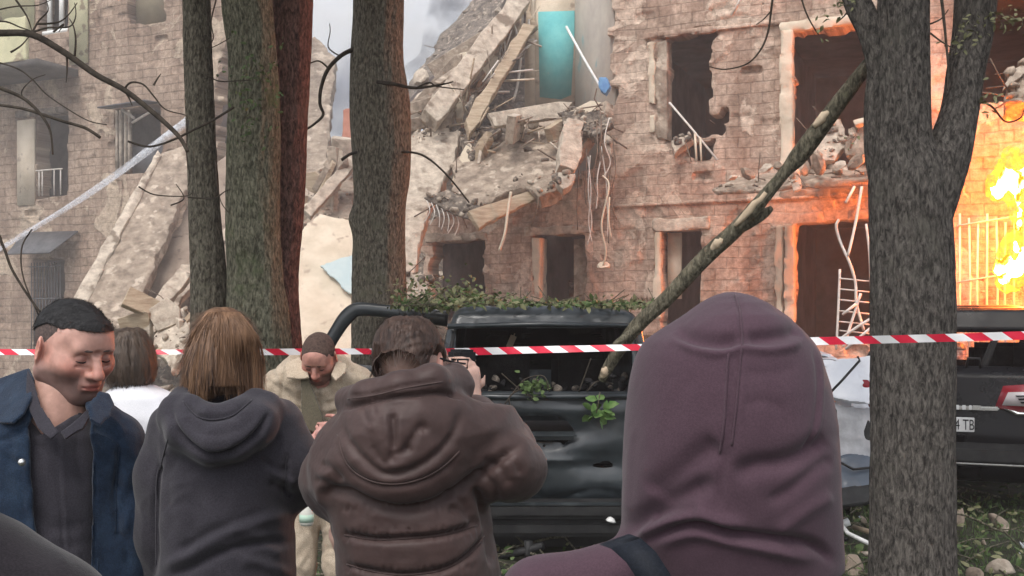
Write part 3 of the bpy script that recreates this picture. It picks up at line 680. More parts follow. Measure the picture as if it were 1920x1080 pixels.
beam((760,-10,23.2), (690,300,21.8), .3, .3, M_conc3, 'dark upright beam standing behind the grey trunk')if False else None
beam((664,300,19.2), (575,402,18.3), .2, .16, M_conc, 'pale beam lying between the red trunk and the grey trunk')
beam((356,505,16.3), (268,612,15.4), .22, .16, M_conc, 'pale sharp edged beam slanting up left of the slim trunk')
# crumbs and broken lumps lying on every fallen slab
g_ = np.random.default_rng(4); MBS = {0: MB(), 1: MB(), 2: MB()}; MBL = MB()
for w_, n_2, m_ in SL:
    ok = np.where((n_2[:,2] > .3))[0]
    if len(ok) < 20: continue
    np.seterr(all='ignore'); ext = w_.max(0)-w_.min(0); cnt = int(min(70, 6+.03*len(ok)))
    for i in g_.choice(ok, min(cnt, len(ok)), replace=False):
        SEED[0] += 1; r = .018+.085*g_.random()**3
        v, f = chunk_mesh(w_[i]+n_2[i]*r*.2, r, SEED[0], (1, .5+.5*g_.random(), .3+.5*g_.random()), 4, 1); MBS[int(g_.integers(0, 3))].add(v, f)
        if g_.random() < .16:
            a = Vector(w_[i]+n_2[i]*.02); d_ = Vector((g_.normal(0,1), g_.normal(0,.3), g_.normal(-.2,.8))).normalized()*g_.uniform(.12,.6); MBL.tube([a, a+d_*.5+Vector((g_.normal(0,.03),0,g_.normal(0,.03))), a+d_], g_.uniform(.006,.014), 4)
for k_, (mm, nm) in enumerate(((M_conc, 'pale'), (M_conc2, 'brown'), (M_conc3, 'dark grey'))):
    MBS[k_].build('loose_rubble', mm, None, False, label=nm+' crumbs of masonry scattered over the fallen slabs', cat='rubble', kind='stuff')
MBL.build('splinters', M_steel, None, True, label='thin rods and splinters sticking out all over the fallen slabs', cat='splinters', kind='stuff')
# blue bag on the corner
S('blue_bag', [(1118,140,16.9),(1142,138,16.9),(1146,160,16.8),(1136,184,16.8),(1122,172,16.9)], .12, mat('blue_plastic', (.08,.2,.42), (.14,.3,.5), scale=8, rough=.5, bump=.5), rag=.04, amp=.03, label='torn blue bag caught at the corner of the wall', )
# bent frame and grating in front of the wall at the right
fr = empty('metal_ladder', P(1600,650,14.3), 'bent pale metal frame standing in front of the wall left of the forked tree', 'ladder')
def fbar(par, name, pts, r):
    p = [P(*q) for q in pts]; p = [Vector(q) for q in smooth_path([tuple(q) for q in p], 4)] if len(p) > 2 else p
    mb = MB(); mb.tube(p, r, 5); return mb.build(name, M_lsteel, par, True)
fbar(fr, 'rail', [(1575,505,14.3),(1572,580,14.2),(1568,655,14.1)], .018); fbar(fr, 'rail', [(1624,420,14.3),(1632,500,14.2),(1633,655,14.1)], .018)
for y in (522,542,562,583,603,620): fbar(fr, 'rung', [(1574,y,14.25),(1633,y+6,14.2)], .011)
for pts in ([(1616,350,14.4),(1604,420,14.3),(1590,480,14.2)], [(1573,412,14.3),(1568,425,14.3),(1576,455,14.3),(1592,490,14.2),(1604,530,14.2),(1606,570,14.15),(1620,620,14.1)], [(1614,550,14.1),(1595,610,14.1),(1582,650,14)], [(1570,640,14),(1605,615,13.9),(1645,590,13.9)], [(1585,655,13.9),(1645,605,13.8)], [(1602,350,14.4),(1586,380,14.3)], [(1580,590,14.1),(1605,570,14.1)]):
    fbar(fr, 'bent_bar', pts, .02)
# window grille beside the fire
gr = empty('window_grille', fw(fu(1880)[0], -.1, 2.2), 'pale metal bars over the wall opening beside the flames', 'grille')
for i in range(9):
    x = 1800+i*17
    mb = MB(); a = fpt(x, 402+(i % 3)*6, -.1); b = fpt(x, 640, -.1); a = fw(fu(x)[0], -.12, uz(x,402+(i%3)*8)[1]); b = fw(fu(x)[0], -.12, 1.2)
    mb.tube([a, (a+b)/2+Vector((.02*math.sin(i*2),0,0)), b], .016, 6); mb.build('bar', M_lsteel, gr, True)
for y in (410, 515, 600):
    mb = MB(); mb.tube([fw(fu(1795)[0], -.14, uz(1795,y+15)[1]), fw(fu(1960)[0], -.14, uz(1960,y-12)[1])], .013, 6); mb.build('cross_bar', M_lsteel, gr, True)

# left wing fittings
def fpanel(name, x0, y0, x1, y1, w0, w1, m, par=bld, **k):
    u0, z0, u1, z1 = rect(x0, y0, x1, y1); mb = MB(); fbox(mb, u0, u1, w0, w1, z0, z1); return mb.build(name, m, par, **k)
fpanel('painted_plaster', -150, -150, 66, 75, -.035, -.002, M_yel); fpanel('painted_plaster', 132, -150, 166, 120, -.035, -.002, M_yel)
fpanel('window_frame', 84, -60, 90, 60, .06, .12, M_white); 
w = fpanel('window_frame', 107, -60, 114, 62, .05, .11, M_white); fpanel('window_frame', 76, 55, 124, 62, .04, .12, M_white)
# balcony
bal = empty('balcony', fw(fu(60)[0], 0, 6.5), 'yellow walled balcony with a dark underside at the upper left', 'balcony')
zb = uz(60, 155)[1]
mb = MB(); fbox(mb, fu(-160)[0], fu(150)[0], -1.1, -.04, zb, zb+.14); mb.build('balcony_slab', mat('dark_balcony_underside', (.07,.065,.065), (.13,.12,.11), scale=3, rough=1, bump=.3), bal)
s = SDF((fu(-160)[0]-.1, -1.3, zb+.1), (fu(132)[0]+.1, -.9, zb+1.15), .035); X, Y, Z = s.ax()
f = np.maximum(np.abs(Y+1.08)-.05+.02*fbm(X*3,Y*0,Z*3,4,5), np.maximum(np.maximum(X-fu(132)[0], zb+.13-Z), Z-(zb+1.0+.12*fbm(X*2,0*Y,0*Z,3,4))))
s.f = (f+0*X).astype(np.float32); v, q = s.mesh(); mk('parapet', np.array(FO)+v[:, :1]*np.array(FE)+v[:, 1:2]*np.array(FN)+v[:, 2:]*np.array((0,0,1.)), q, M_yel, bal, True, auto=40)
for i in range(9):
    SEED[0] += 1; c = fw(fu(-10+i*14)[0], -.7, zb+.2); v, f = chunk_mesh(c, .09+.05*rb.random(), SEED[0]); mk('debris_lump', v, f, M_conc2, bal, False)
# canopy over the ground floor window and its bars
cn = empty('window_canopy', fw(fu(95)[0], 0, 3.3), 'dark grey sheet canopy above the barred ground floor window', 'canopy')
a, b = uz(48,436), uz(150,433); a2, b2 = uz(60,487), uz(119,487)
mb = MB(); mb.prism([fw(a[0],-.05,a[1]), fw(b[0],-.05,b[1]), fw(b2[0]+.25,-.6,b2[1]+.12), fw(a2[0]-.05,-.6,a2[1]+.1)], (0,0,-.03)); mb.build('sheet', M_gmetal, cn)
wg = empty('window_grille', fw(fu(90)[0], -.05, 1.5), 'dark barred grille over the ground floor window at the far left', 'grille')
for i in range(11):
    x = 63+i*5.4; u = fu(x)[0]; mb = MB(); mb.tube([fw(u,-.06,uz(90,492)[1]), fw(u,-.06,1.0)], .012, 5); mb.build('bar', M_gmetal, wg, True)
for y in (500, 560): mb = MB(); mb.tube([fw(fu(60)[0],-.08,uz(90,y)[1]), fw(fu(120)[0],-.08,uz(90,y)[1])], .014, 5); mb.build('cross_bar', M_gmetal, wg, True)
rl = empty('balcony_rail', fw(fu(97)[0], -.15, 3.9), 'thin pale railing across the tall dark door on the left wing', 'railing')
for x in (82, 88, 110, 122): mb = MB(); mb.tube([fw(fu(x)[0],-.12,uz(97,320)[1]), fw(fu(x)[0],-.12,uz(97,368)[1])], .014, 5); mb.build('bar', M_lsteel, rl, True)
mb = MB(); mb.tube([fw(fu(76)[0],-.12,uz(97,320)[1]), fw(fu(125)[0],-.12,uz(97,320)[1])], .016, 5); mb.build('handrail', M_lsteel, rl, True)
# small sheet canopy and hanging frame at the second left window
c2 = empty('window_canopy', fw(fu(256)[0], 0, 5.6), 'small dark tilted sheet above the upper left window with hanging frame pieces', 'canopy')
a, b = uz(208,203), uz(300,192); mb = MB(); mb.prism([fw(a[0],-.04,a[1]), fw(b[0],-.04,b[1]), fw(b[0],-.42,b[1]-.02), fw(a[0]+.05,-.42,a[1]-.05)], (0,0,-.03)); mb.build('sheet', M_gmetal, c2)
for (x0,y0,x1,y1) in ((228,205,252,222),(248,230,288,206)):
    mb = MB(); mb.tube([fpt(x0,y0,-.08), fpt(x1,y1,-.08)], .03, 4); mb.build('hanging_slat', M_lsteel, c2)
for x in (215, 222, 231, 238):
    fpanel('window_frame', x, 206, x+3, 324, .02, .1, M_conc)
fpanel('board', 236, 270, 298, 322, .2, .24, M_gmetal)
fpanel('board', 242, -60, 302, 40, .2, .25, mat('olive_smoke_light', (.2,.17,.12), (.26,.22,.15), scale=3))  # olive sheet paints the smoke-lit room inside the top opening
fpanel('reveal_patch', 34, 225, 66, 385, -.03, .02, M_plas); fpanel('lintel', 34, 205, 124, 216, -.08, .1, M_conc3)
fpanel('curtain', 1062, 445, 1094, 600, .35, .42, M_conc2)
fpanel('board', 1015, 520, 1080, 620, 1.3, 1.34, M_conc3)
fpanel('curtain', 895, 455, 905, 600, .35, .42, M_gwall)
fpanel('curtain', 1242, 434, 1268, 560, .3, .36, M_plas)
# ---------------------------------------------------------------- trees
def bark(name, c1, c2, c3, sc=1.0, third=.55):
    m = bpy.data.materials.new(name); m.use_nodes = True; t = m.node_tree; N = t.nodes; L = t.links; b = N['Principled BSDF']
    b.inputs['Roughness'].default_value = .95; b.inputs['Specular IOR Level'].default_value = .15
    tc = N.new('ShaderNodeTexCoord'); mp = N.new('ShaderNodeMapping'); mp.inputs['Scale'].default_value = (1,1,.36); L.new(tc.outputs['Object'], mp.inputs[0])
    n1 = N.new('ShaderNodeTexNoise'); n1.inputs['Scale'].default_value = 48*sc; n1.inputs['Detail'].default_value = 9; n1.inputs['Roughness'].default_value = .7; n1.inputs['Distortion'].default_value = .5; L.new(mp.outputs[0], n1.inputs['Vector'])
    r = N.new('ShaderNodeValToRGB'); r.color_ramp.elements[0].position = .38; r.color_ramp.elements[1].position = .64; r.color_ramp.elements[0].color = (*c1,1); r.color_ramp.elements[1].color = (*c2,1); L.new(n1.outputs['Fac'], r.inputs[0])
    n2 = N.new('ShaderNodeTexNoise'); n2.inputs['Scale'].default_value = 2.4; n2.inputs['Detail'].default_value = 8; n2.inputs['Roughness'].default_value = .7; L.new(tc.outputs['Object'], n2.inputs['Vector'])
    r2 = N.new('ShaderNodeValToRGB'); r2.color_ramp.elements[0].position = third; r2.color_ramp.elements[1].position = third+.12; L.new(n2.outputs['Fac'], r2.inputs[0])
    mx = N.new('ShaderNodeMix'); mx.data_type = 'RGBA'; L.new(r2.outputs[0], mx.inputs[0]); L.new(r.outputs[0], mx.inputs[6]); mx.inputs[7].default_value = (*c3,1)
    m2 = N.new('ShaderNodeMix'); m2.data_type = 'RGBA'; m2.blend_type = 'MULTIPLY'; m2.inputs[0].default_value = .6
    r3 = N.new('ShaderNodeValToRGB'); r3.color_ramp.elements[0].position = .35; r3.color_ramp.elements[1].position = .6; r3.color_ramp.elements[0].color = (.42,.42,.42,1); L.new(n1.outputs['Fac'], r3.inputs[0])
    L.new(mx.outputs[2], m2.inputs[6]); L.new(r3.outputs[0], m2.inputs[7]); L.new(m2.outputs[2], b.inputs['Base Color'])
    bp = N.new('ShaderNodeBump'); bp.inputs['Strength'].default_value = 1; bp.inputs['Distance'].default_value = .025; L.new(n1.outputs['Fac'], bp.inputs['Height']); L.new(bp.outputs[0], b.inputs['Normal'])
    return m
B_gr = bark('grey_bark', (.075,.066,.05), (.29,.26,.20), (.20,.19,.135))
B_ms = bark('mossy_bark', (.066,.066,.043), (.28,.265,.19), (.14,.165,.085), third=.56)
B_rd = bark('reddish_bark', (.055,.025,.02), (.24,.125,.098), (.17,.095,.075), sc=.8)
B_dk = bark('dark_grey_bark', (.042,.038,.035), (.19,.17,.15), (.14,.13,.11))
B_tw = mat('dark_twig', (.035,.028,.022), (.08,.065,.05), scale=20, rough=1)
B_br = bark('mossy_branch_bark', (.085,.078,.055), (.28,.25,.18), (.17,.17,.10))
M_bare = mat('bare_wood', (.5,.38,.26), (.68,.55,.4), scale=6, stretch=(1,1,1), rough=.8, bump=.3)

def trunk_mesh(path, n=110, step=.025, amp=.012, seed=1, ridge=22, lumps=()):
    """path: (x,y,z,r) world points; bark relief is real"""
    pts = smooth_path([tuple(p) for p in path], 10); pts = np.array(pts)
    L = np.concatenate([[0], np.cumsum(np.linalg.norm(np.diff(pts[:, :3], axis=0), axis=1))])
    m = max(6, int(L[-1]/step)); s = np.linspace(0, L[-1], m); C = np.stack([np.interp(s, L, pts[:, i]) for i in range(4)], 1)
    T = np.gradient(C[:, :3], axis=0); T /= np.linalg.norm(T, axis=1)[:, None]
    a = np.linspace(0, 2*np.pi, n, endpoint=False); up = np.array((1.0, 0, 0)) if abs(T[0][0]) < .8 else np.array((0, 0, 1.0)); V_ = []
    for i in range(m):
        u = up-T[i]*(up@T[i]); u /= np.linalg.norm(u); up = u; w = np.cross(T[i], u)
        rad = C[i, 3]
        ca, sa = np.cos(a), np.sin(a)
        q = fbm(ca*ridge*.35, sa*ridge*.35, np.full(n, s[i]*1.6), 4, seed)
        big = fbm(ca*1.3, sa*1.3, np.full(n, s[i]*.9), 3, seed+5)
        r = rad*(1+.07*big)+amp*(.6-2.2*np.abs(q))
        for (ls, la, lr, lw) in lumps:
            r = r+lr*np.exp(-((s[i]-ls)/lw)**2-((np.angle(np.exp(1j*(a-la))))/.6)**2)
        V_.append(C[i, :3]+(ca[:, None]*u+sa[:, None]*w)*r[:, None])
    V_ = np.array(V_).reshape(-1, 3)
    i, j = np.meshgrid(np.arange(m-1), np.arange(n), indexing='ij'); i, j = i.ravel(), j.ravel()
    F_ = np.stack([i*n+j, i*n+(j+1) % n, (i+1)*n+(j+1) % n, (i+1)*n+j], 1)
    V_ = np.concatenate([V_, C[:1, :3], C[-1:, :3]]); c0 = m*n; j = np.arange(n)
    F_ = [tuple(f) for f in F_.tolist()]+[((k+1) % n, k, c0) for k in range(n)]+[((m-1)*n+k, (m-1)*n+(k+1) % n, c0+1) for k in range(n)]
    return V_, F_
def TP(px, py, d, w): p = P(px, py, d); return (p.x, p.y, p.z, w/2*d/F)
def ground_pt(px, d, w): return ((px-HX)/F*d, d, -.15, w/2*d/F)
def tree(name_label, path, m, seed, group=None, **k):
    p0 = path[0]; t = empty('tree', (p0[0], p0[1], 0), name_label, 'tree', group)
    v, f = trunk_mesh(path, seed=seed, **k); mk('trunk', v, f, m, t, True); return t
def limb(t, pts, m, n=12, seed=3, amp=.004, step=.03, name='limb'):
    v, f = trunk_mesh(pts, n=n, seed=seed, amp=amp, step=step); return mk(name, v, f, m, t, True)
t1_ = tree('slim grey-brown tree trunk, thinnest of the row behind the woman in the grey hoodie', [ground_pt(394,9.5,80), TP(392,560,9.5,66), TP(384,400,9.5,56), TP(375,200,9.5,52), TP(368,0,9.5,50), TP(362,-200,9.5,50), TP(350,-600,9.5,44), TP(345,-1100,9.5,20)], B_gr, 1, n=64)
t2_ = tree('mossy green-brown tree trunk beside the red-barked one', [ground_pt(486,9.2,150), TP(484,640,9.2,122), TP(478,520,9.2,102), TP(474,400,9.2,98), TP(476,200,9.2,94), TP(472,100,9.2,88), TP(462,0,9.2,92), TP(452,-200,9.2,84), TP(440,-600,9.2,70), TP(430,-1100,9.2,30)], B_ms, 2, n=90, lumps=((2.35,1.2,.05,.1),(2.5,4.5,.04,.15)))
t3_ = tree('red-barked tree trunk leaning slightly right behind the mossy one', [ground_pt(540,9.7,110), TP(535,640,9.7,60), TP(530,520,9.7,58), TP(538,400,9.7,62), TP(540,200,9.7,74), TP(546,0,9.7,78), TP(550,-300,9.7,76), TP(560,-1100,9.7,30)], B_rd, 3, n=70, ridge=40)
t4_ = tree('straight grey-barked tree trunk left of the dark off-road car', [ground_pt(712,11.2,125), TP(712,640,11.2,106), TP(711,500,11.2,98), TP(712,400,11.2,96), TP(716,310,11.2,108), TP(713,200,11.2,112), TP(708,100,11.2,96), TP(710,0,11.2,92), TP(710,-300,11.2,84), TP(706,-1100,11.2,40)], B_gr, 4, n=90, lumps=((2.9,3.3,.05,.12),))
t5_ = tree('large forked tree with dark bark at the right, crossed by the red and white tape', [ground_pt(1712,6.2,190), TP(1711,1080,6.2,158), TP(1712,800,6.2,150), TP(1711,600,6.2,148), TP(1708,450,6.2,142), TP(1702,340,6.2,136), TP(1692,260,6.2,104), TP(1693,150,6.2,94), TP(1694,50,6.2,90), TP(1694,-100,6.2,88), TP(1690,-600,6.2,76), TP(1688,-1000,6.2,30)], B_dk, 5, n=130, step=.018, amp=.012)
limb(t5_, [TP(1724,500,6.17,64), TP(1745,390,6.16,84), TP(1776,295,6.18,82), TP(1799,210,6.22,66), TP(1811,130,6.25,66), TP(1824,60,6.3,70), TP(1832,-60,6.3,72), TP(1850,-500,6.3,50), TP(1860,-900,6.3,20)], B_dk, n=90, seed=8, amp=.01, step=.02)
limb(t5_, [TP(1675,420,6.25,50), TP(1650,300,6.25,50), TP(1646,200,6.25,48), TP(1650,130,6.25,46), TP(1634,60,6.25,48), TP(1600,-20,6.3,46), TP(1570,-200,6.3,40), TP(1540,-500,6.3,20)], B_dk, n=60, seed=9, amp=.008, step=.02)
# white scrap wedged in the fork
S('paper_scrap', [(1644,70,6.3),(1655,66,6.3),(1654,84,6.28),(1645,86,6.28)], .02, M_white, rag=.005, amp=.002, res=.006, label='white scrap wedged in the fork of the thin limb')
# the torn-off branch leaning on the car
fb = empty('fallen_branch', P(1130,700,7.4), 'long torn-off branch with stripped bark leaning from the forked tree onto the dark car', 'branch')
limb(fb, [TP(1648,96,6.4,22), TP(1590,170,6.5,28), TP(1545,230,6.6,32), TP(1500,290,6.7,34), TP(1470,325,6.75,22), TP(1420,385,6.8,26), TP(1380,430,6.9,29), TP(1320,485,7.0,30), TP(1250,560,7.12,27), TP(1200,605,7.22,27), TP(1165,650,7.35,24), TP(1140,690,7.45,20), TP(1128,712,7.5,14)], B_br, n=40, seed=12, amp=.005, step=.015, name='main_stem')
limb(fb, [TP(1368,436,6.92,20), TP(1400,420,6.9,22), TP(1430,402,6.88,19), TP(1447,390,6.88,9)], B_br, n=26, seed=13, amp=.004, step=.015, name='stub')
limb(fb, [TP(1205,602,7.2,18), TP(1180,626,7.2,15), TP(1160,640,7.15,11), TP(1150,646,7.12,6)], B_br, n=20, seed=14, amp=.003, step=.015, name='stub')
limb(fb, [TP(1300,510,7.04,10), TP(1324,492,6.96,14), TP(1328,484,6.94,12)], B_br, n=16, seed=15, amp=.003, step=.012, name='stub')
def scar(par, a, b, w, d, off=.0):       # stripped patch lying on the bark
    pa, pb = P(*a), P(*b); mb = MB(); n = 7; pts = []; rr = []
    for i in range(n):
        t = i/(n-1); p = pa.lerp(pb, t); pts.append(p+Vector((.004*math.sin(i*2.1),0,.004*math.cos(i*3)))); rr.append(w*(.35+.65*math.sin(math.pi*min(max(t,.08),.92)))*d/F)
    mb.tube(pts, rr, 10); return mb.build('stripped_patch', M_bare, par, True)
scar(fb, (1556,206,6.54), (1526,238,6.58), 9, 6.55); scar(fb, (1436,362,6.74), (1378,424,6.84), 8, 6.8)
scar(fb, (1354,448,6.9), (1334,468,6.94), 9, 6.9); scar(fb, (1138,688,7.42), (1129,708,7.45), 8, 7.4)
# bare twigs reaching in
def twig(t, pts, d, w0, w1, name='branch', n=8):
    k = len(pts); pp = [TP(x, y, d, w0+(w1-w0)*i/(k-1)) for i, (x, y) in enumerate(pts)]
    sp = smooth_path(pp, 5); mb = MB(); mb.tube([q[:3] for q in sp], [max(q[3], .0012) for q in sp], n); return mb.build(name, B_tw, t, True)
twig(t4_, [(664,92),(640,104),(615,130),(602,165),(600,195),(606,215),(590,232),(570,245)], 11.1, 9, 4)
twig(t4_, [(616,128),(600,115),(585,117),(560,130)], 11.1, 4, 2)
twig(t4_, [(640,106),(625,98),(615,86),(619,60),(618,44)], 11.1, 3, 1.5)
twig(t4_, [(640,300),(670,285),(740,285),(790,290),(835,325),(880,380)], 11.0, 6, 3)
twig(t4_, [(706,154),(740,158),(780,165),(830,158),(850,153)], 10.9, 9, 2)
twig(t4_, [(780,165),(805,155),(820,162),(870,168)], 10.9, 4, 2)
t6_ = tree('dark tree standing outside the left edge whose bare branches arch into view', [(-4.3,6.6,-.15,.24),(-4.3,6.6,1.0,.19),(-4.28,6.6,2.4,.18),(-4.2,6.6,3.6,.17),(-4.15,6.6,5,.14),(-4.1,6.6,8.5,.05)], B_dk, 17, n=60)
la = lb = lc = t6_
twig(la, [(-330,190),(-200,120),(-60,62),(0,62),(60,65),(120,98),(180,140),(232,168),(280,205),(320,240),(340,262),(352,285)], 6.5, 16, 7, 'main_stem', 10)
for i, p in enumerate(([(125,100),(126,130),(124,155)], [(140,105),(142,75),(138,50),(130,35)], [(232,168),(245,155),(268,158),(288,180),(310,205),(345,215),(352,222)], [(235,172),(242,184),(248,198)], [(288,160),(295,148),(302,138)],
        [(-170,100),(-90,40),(-10,20),(30,12),(70,10),(95,0)], [(60,62),(72,40),(90,20),(86,0)], [(62,60),(90,52),(130,50),(142,30),(140,5)], [(20,98),(40,85),(60,62)], [(70,45),(108,42),(128,28),(145,5)], [(-60,62),(0,40),(40,52),(64,60)], [(30,0),(50,30),(60,58)], [(100,60),(120,45),(110,60)])):
    twig(la, p, 6.5, 4.5, 1.6, 'twig', 6)
twig(lb, [(-440,260),(-200,150),(-40,150),(0,165),(40,182),(68,205),(88,232),(96,255),(99,290)], 5.8, 10, 3, 'main_stem')
twig(lb, [(-240,165),(-40,190),(0,197),(40,203),(80,215),(120,228),(160,240),(188,258)], 5.8, 5, 6, 'twig')
twig(lb, [(-150,150),(-40,110),(0,118),(35,130),(60,148),(85,175),(120,200),(165,226),(200,234)], 5.8, 3.5, 2, 'twig'); twig(lb, [(60,200),(40,175),(60,150),(85,140)], 5.8, 3, 1.5, 'twig')
twig(lc, [(-330,420),(-150,400),(-20,430),(5,460),(20,500),(40,535),(60,565),(75,585)], 6.5, 7, 4, 'main_stem'); twig(lc, [(60,430),(42,460),(40,500),(50,540),(72,590)], 6.5, 3, 3, 'twig')
ld = t1_
twig(ld, [(240,265),(280,275),(325,262),(360,245),(400,225),(432,205),(438,200)], 8.8, 4, 5, 'main_stem')
for p in ([(260,350),(290,365),(345,368),(360,362)], [(320,385),(345,372),(330,345)], [(352,370),(400,372),(420,360),(432,355)], [(405,0),(396,40),(400,70),(394,90),(430,72)], [(385,140),(410,152),(440,152),(470,150)], [(352,225),(350,290),(356,330),(352,350)], [(404,300),(408,350),(415,380),(430,400)]): twig(ld, p, 8.8, 3, 1.6, 'twig', 6)
le = t5_
twig(le, [(1452,-30),(1447,10),(1440,60),(1425,95),(1400,120),(1360,130),(1330,125)], 7, 5, 2, 'main_stem'); twig(le, [(1446,20),(1432,36),(1418,46)], 7, 3, 1.5, 'twig')
twig(le, [(1495,-30),(1510,20),(1525,50),(1535,65)], 7, 4, 2, 'twig'); twig(le, [(1600,-20),(1590,20),(1570,42)], 7, 4, 2, 'twig')
lf = t5_
twig(lf, [(1762,-30),(1768,20),(1774,80),(1778,130),(1776,170)], 6.0, 7, 3, 'main_stem'); twig(lf, [(1744,62),(1765,78),(1782,88)], 6.0, 4, 2, 'twig'); twig(lf, [(1744,45),(1765,35),(1778,18)], 6.0, 3.5, 2, 'twig')
twig(lf, [(1835,190),(1860,200),(1885,228),(1912,222),(1920,205)], 6.2, 5, 2, 'twig')
# leaves
def leaf_mat(name, c1, c2):
    m = mat(name, c1, c2, scale=14, rough=.6, spec=.3); b = m.node_tree.nodes['Principled BSDF']; b.inputs['Subsurface Weight'].default_value = .0; return m
M_leaf = leaf_mat('green_leaf', (.05,.09,.025), (.12,.17,.06)); M_leaf2 = leaf_mat('dry_olive_leaf', (.12,.13,.06), (.24,.23,.12)); M_leaf3 = leaf_mat('fresh_green_leaf', (.06,.14,.03), (.14,.22,.07))
def leaf(mb, c, size, rr, wide=.45, up=None):
    d = Vector((rr.gauss(0,1), rr.gauss(0,1), rr.gauss(0,.6))).normalized(); n = Vector((rr.gauss(0,.7), rr.gauss(0,.7)-.5, rr.gauss(0,.6)+.7)); s = d.cross(n).normalized(); n = s.cross(d)
    c = Vector(c); w = wide*size/2; b = n*size*.12
    mb.add([c, c+d*size*.3+s*w, c+d*size*.7+s*w*.8-b, c+d*size-b*2, c+d*size*.7-s*w*.8-b, c+d*size*.3-s*w, c+d*size*.35+b], [(0,1,6),(1,2,6),(2,3,6),(3,4,6),(4,5,6),(5,0,6)])
def leaves_at(mb, px, py, d, sp, n, size, rr):
    c = P(px, py, d)
    for _ in range(n): leaf(mb, c+Vector((rr.gauss(0,sp[0]), rr.gauss(0,sp[1]), rr.gauss(0,sp[2]))), size*rr.uniform(.6,1.3), rr)
rl_ = random.Random(3)
mb = MB()
for _ in range(26): leaves_at(mb, rl_.gauss(468,24), rl_.gauss(185,45), 8.9, (.05,.04,.05), 6, .045, rl_)
mb.build('leaves', M_leaf, t2_, False)
mb = MB()
for (x, y, n) in ((1578,8,14),(1565,15,10),(1540,62,8),(1885,28,22),(1900,40,18),(1870,45,14),(1820,55,16),(1812,80,12),(1790,75,10),(1850,185,16),(1838,200,12),(1600,270,5)):
    leaves_at(mb, x, y, 6.15, (.05,.05,.035), n, .04, rl_)
mb.build('leaves', M_leaf2, t5_, False)

# crowns above the picture: they shade the people and the cars
def crown(t, cx, cy, zlo, zhi, rad, n, seed):
    g = np.random.default_rng(seed); k = 60
    a = g.uniform(0, 2*np.pi, k); rr_ = rad*np.sqrt(g.uniform(0, 1, k)); zz = g.uniform(zlo+.4, zhi-.3, k); hh = 1-np.abs((zz-(zlo+zhi)/2)/((zhi-zlo)/2))**2*.5
    cc = np.stack([cx+rr_*hh*np.cos(a), cy+rr_*hh*np.sin(a), zz], 1)
    c = cc[g.integers(0, k, n)]+g.normal(0, 1, (n, 3))*(.42,.42,.26); c = c[(c[:,2] > CZ+.345*c[:,1]+.15) | (c[:,1] < .5)]; n = len(c)
    d = g.normal(0, 1, (n, 3)); d /= np.linalg.norm(d, axis=1)[:, None]; u = g.normal(0, 1, (n, 3))*(.5,.5,1); s = np.cross(d, u); s /= np.linalg.norm(s, axis=1)[:, None]; L = g.uniform(.08, .17, (n, 1))
    v = np.stack([c, c+d*L*.5+s*L*.3, c+d*L, c+d*L*.5-s*L*.3], 1).reshape(-1, 3); q = np.arange(4*n).reshape(-1, 4)
    mk('crown', v, q, M_leaf, t, False)
    for i in range(14):
        e = cc[i]; b = np.array((cx, cy, zlo-.3+.12*i)); mid = (b+e)/2+np.array((0,0,.25))
        if min(mid[2]-CZ-.34*mid[1], e[2]-CZ-.34*e[1], b[2]-CZ-.34*b[1]) < .1: continue
        mb = MB(); mb.tube([Vector(b), Vector(mid), Vector(e)], [.05,.03,.012], 6); mb.build('limb', B_tw, t, True)
crown(t1_, -2.75, 9.5, 5.4, 8.8, 2.2, 3000, 1); crown(t2_, -2.2, 8.6, 5.3, 9.5, 2.6, 3400, 2); crown(t3_, -1.8, 9.0, 5.6, 10, 2.2, 2600, 3)
crown(t4_, -1.0, 9.8, 5.6, 10, 3.0, 4200, 4); crown(t5_, 2.0, 5.6, 4.4, 9, 3.4, 7000, 5); crown(t6_, -4.2, 6.2, 4.6, 8.5, 2.8, 7000, 6)
# ---------------------------------------------------------------- fire
def emis(name, c1, c2, s, scale=3, alpha=None):
    m = bpy.data.materials.new(name); m.use_nodes = True; t = m.node_tree; N = t.nodes; L = t.links; N.clear()
    tc = N.new('ShaderNodeTexCoord'); no = N.new('ShaderNodeTexNoise'); no.inputs['Scale'].default_value = scale; no.inputs['Detail'].default_value = 5; L.new(tc.outputs['Object'], no.inputs['Vector'])
    cr = N.new('ShaderNodeValToRGB'); cr.color_ramp.elements[0].position = .4; cr.color_ramp.elements[1].position = .6; cr.color_ramp.elements[0].color = (*c1,1); cr.color_ramp.elements[1].color = (*c2,1); L.new(no.outputs['Fac'], cr.inputs[0])
    e = N.new('ShaderNodeEmission'); e.inputs['Strength'].default_value = s; L.new(cr.outputs[0], e.inputs[0]); o = N.new('ShaderNodeOutputMaterial'); out = e.outputs[0]
    if alpha:
        tr = N.new('ShaderNodeBsdfTransparent'); mx = N.new('ShaderNodeMixShader'); r = N.new('ShaderNodeValToRGB'); r.color_ramp.elements[0].position = alpha-.14; r.color_ramp.elements[1].position = alpha+.2
        L.new(no.outputs['Fac'], r.inputs[0]); L.new(r.outputs[0], mx.inputs[0]); L.new(tr.outputs[0], mx.inputs[1]); L.new(e.outputs[0], mx.inputs[2]); out = mx.outputs[0]
    L.new(out, o.inputs[0]); return m
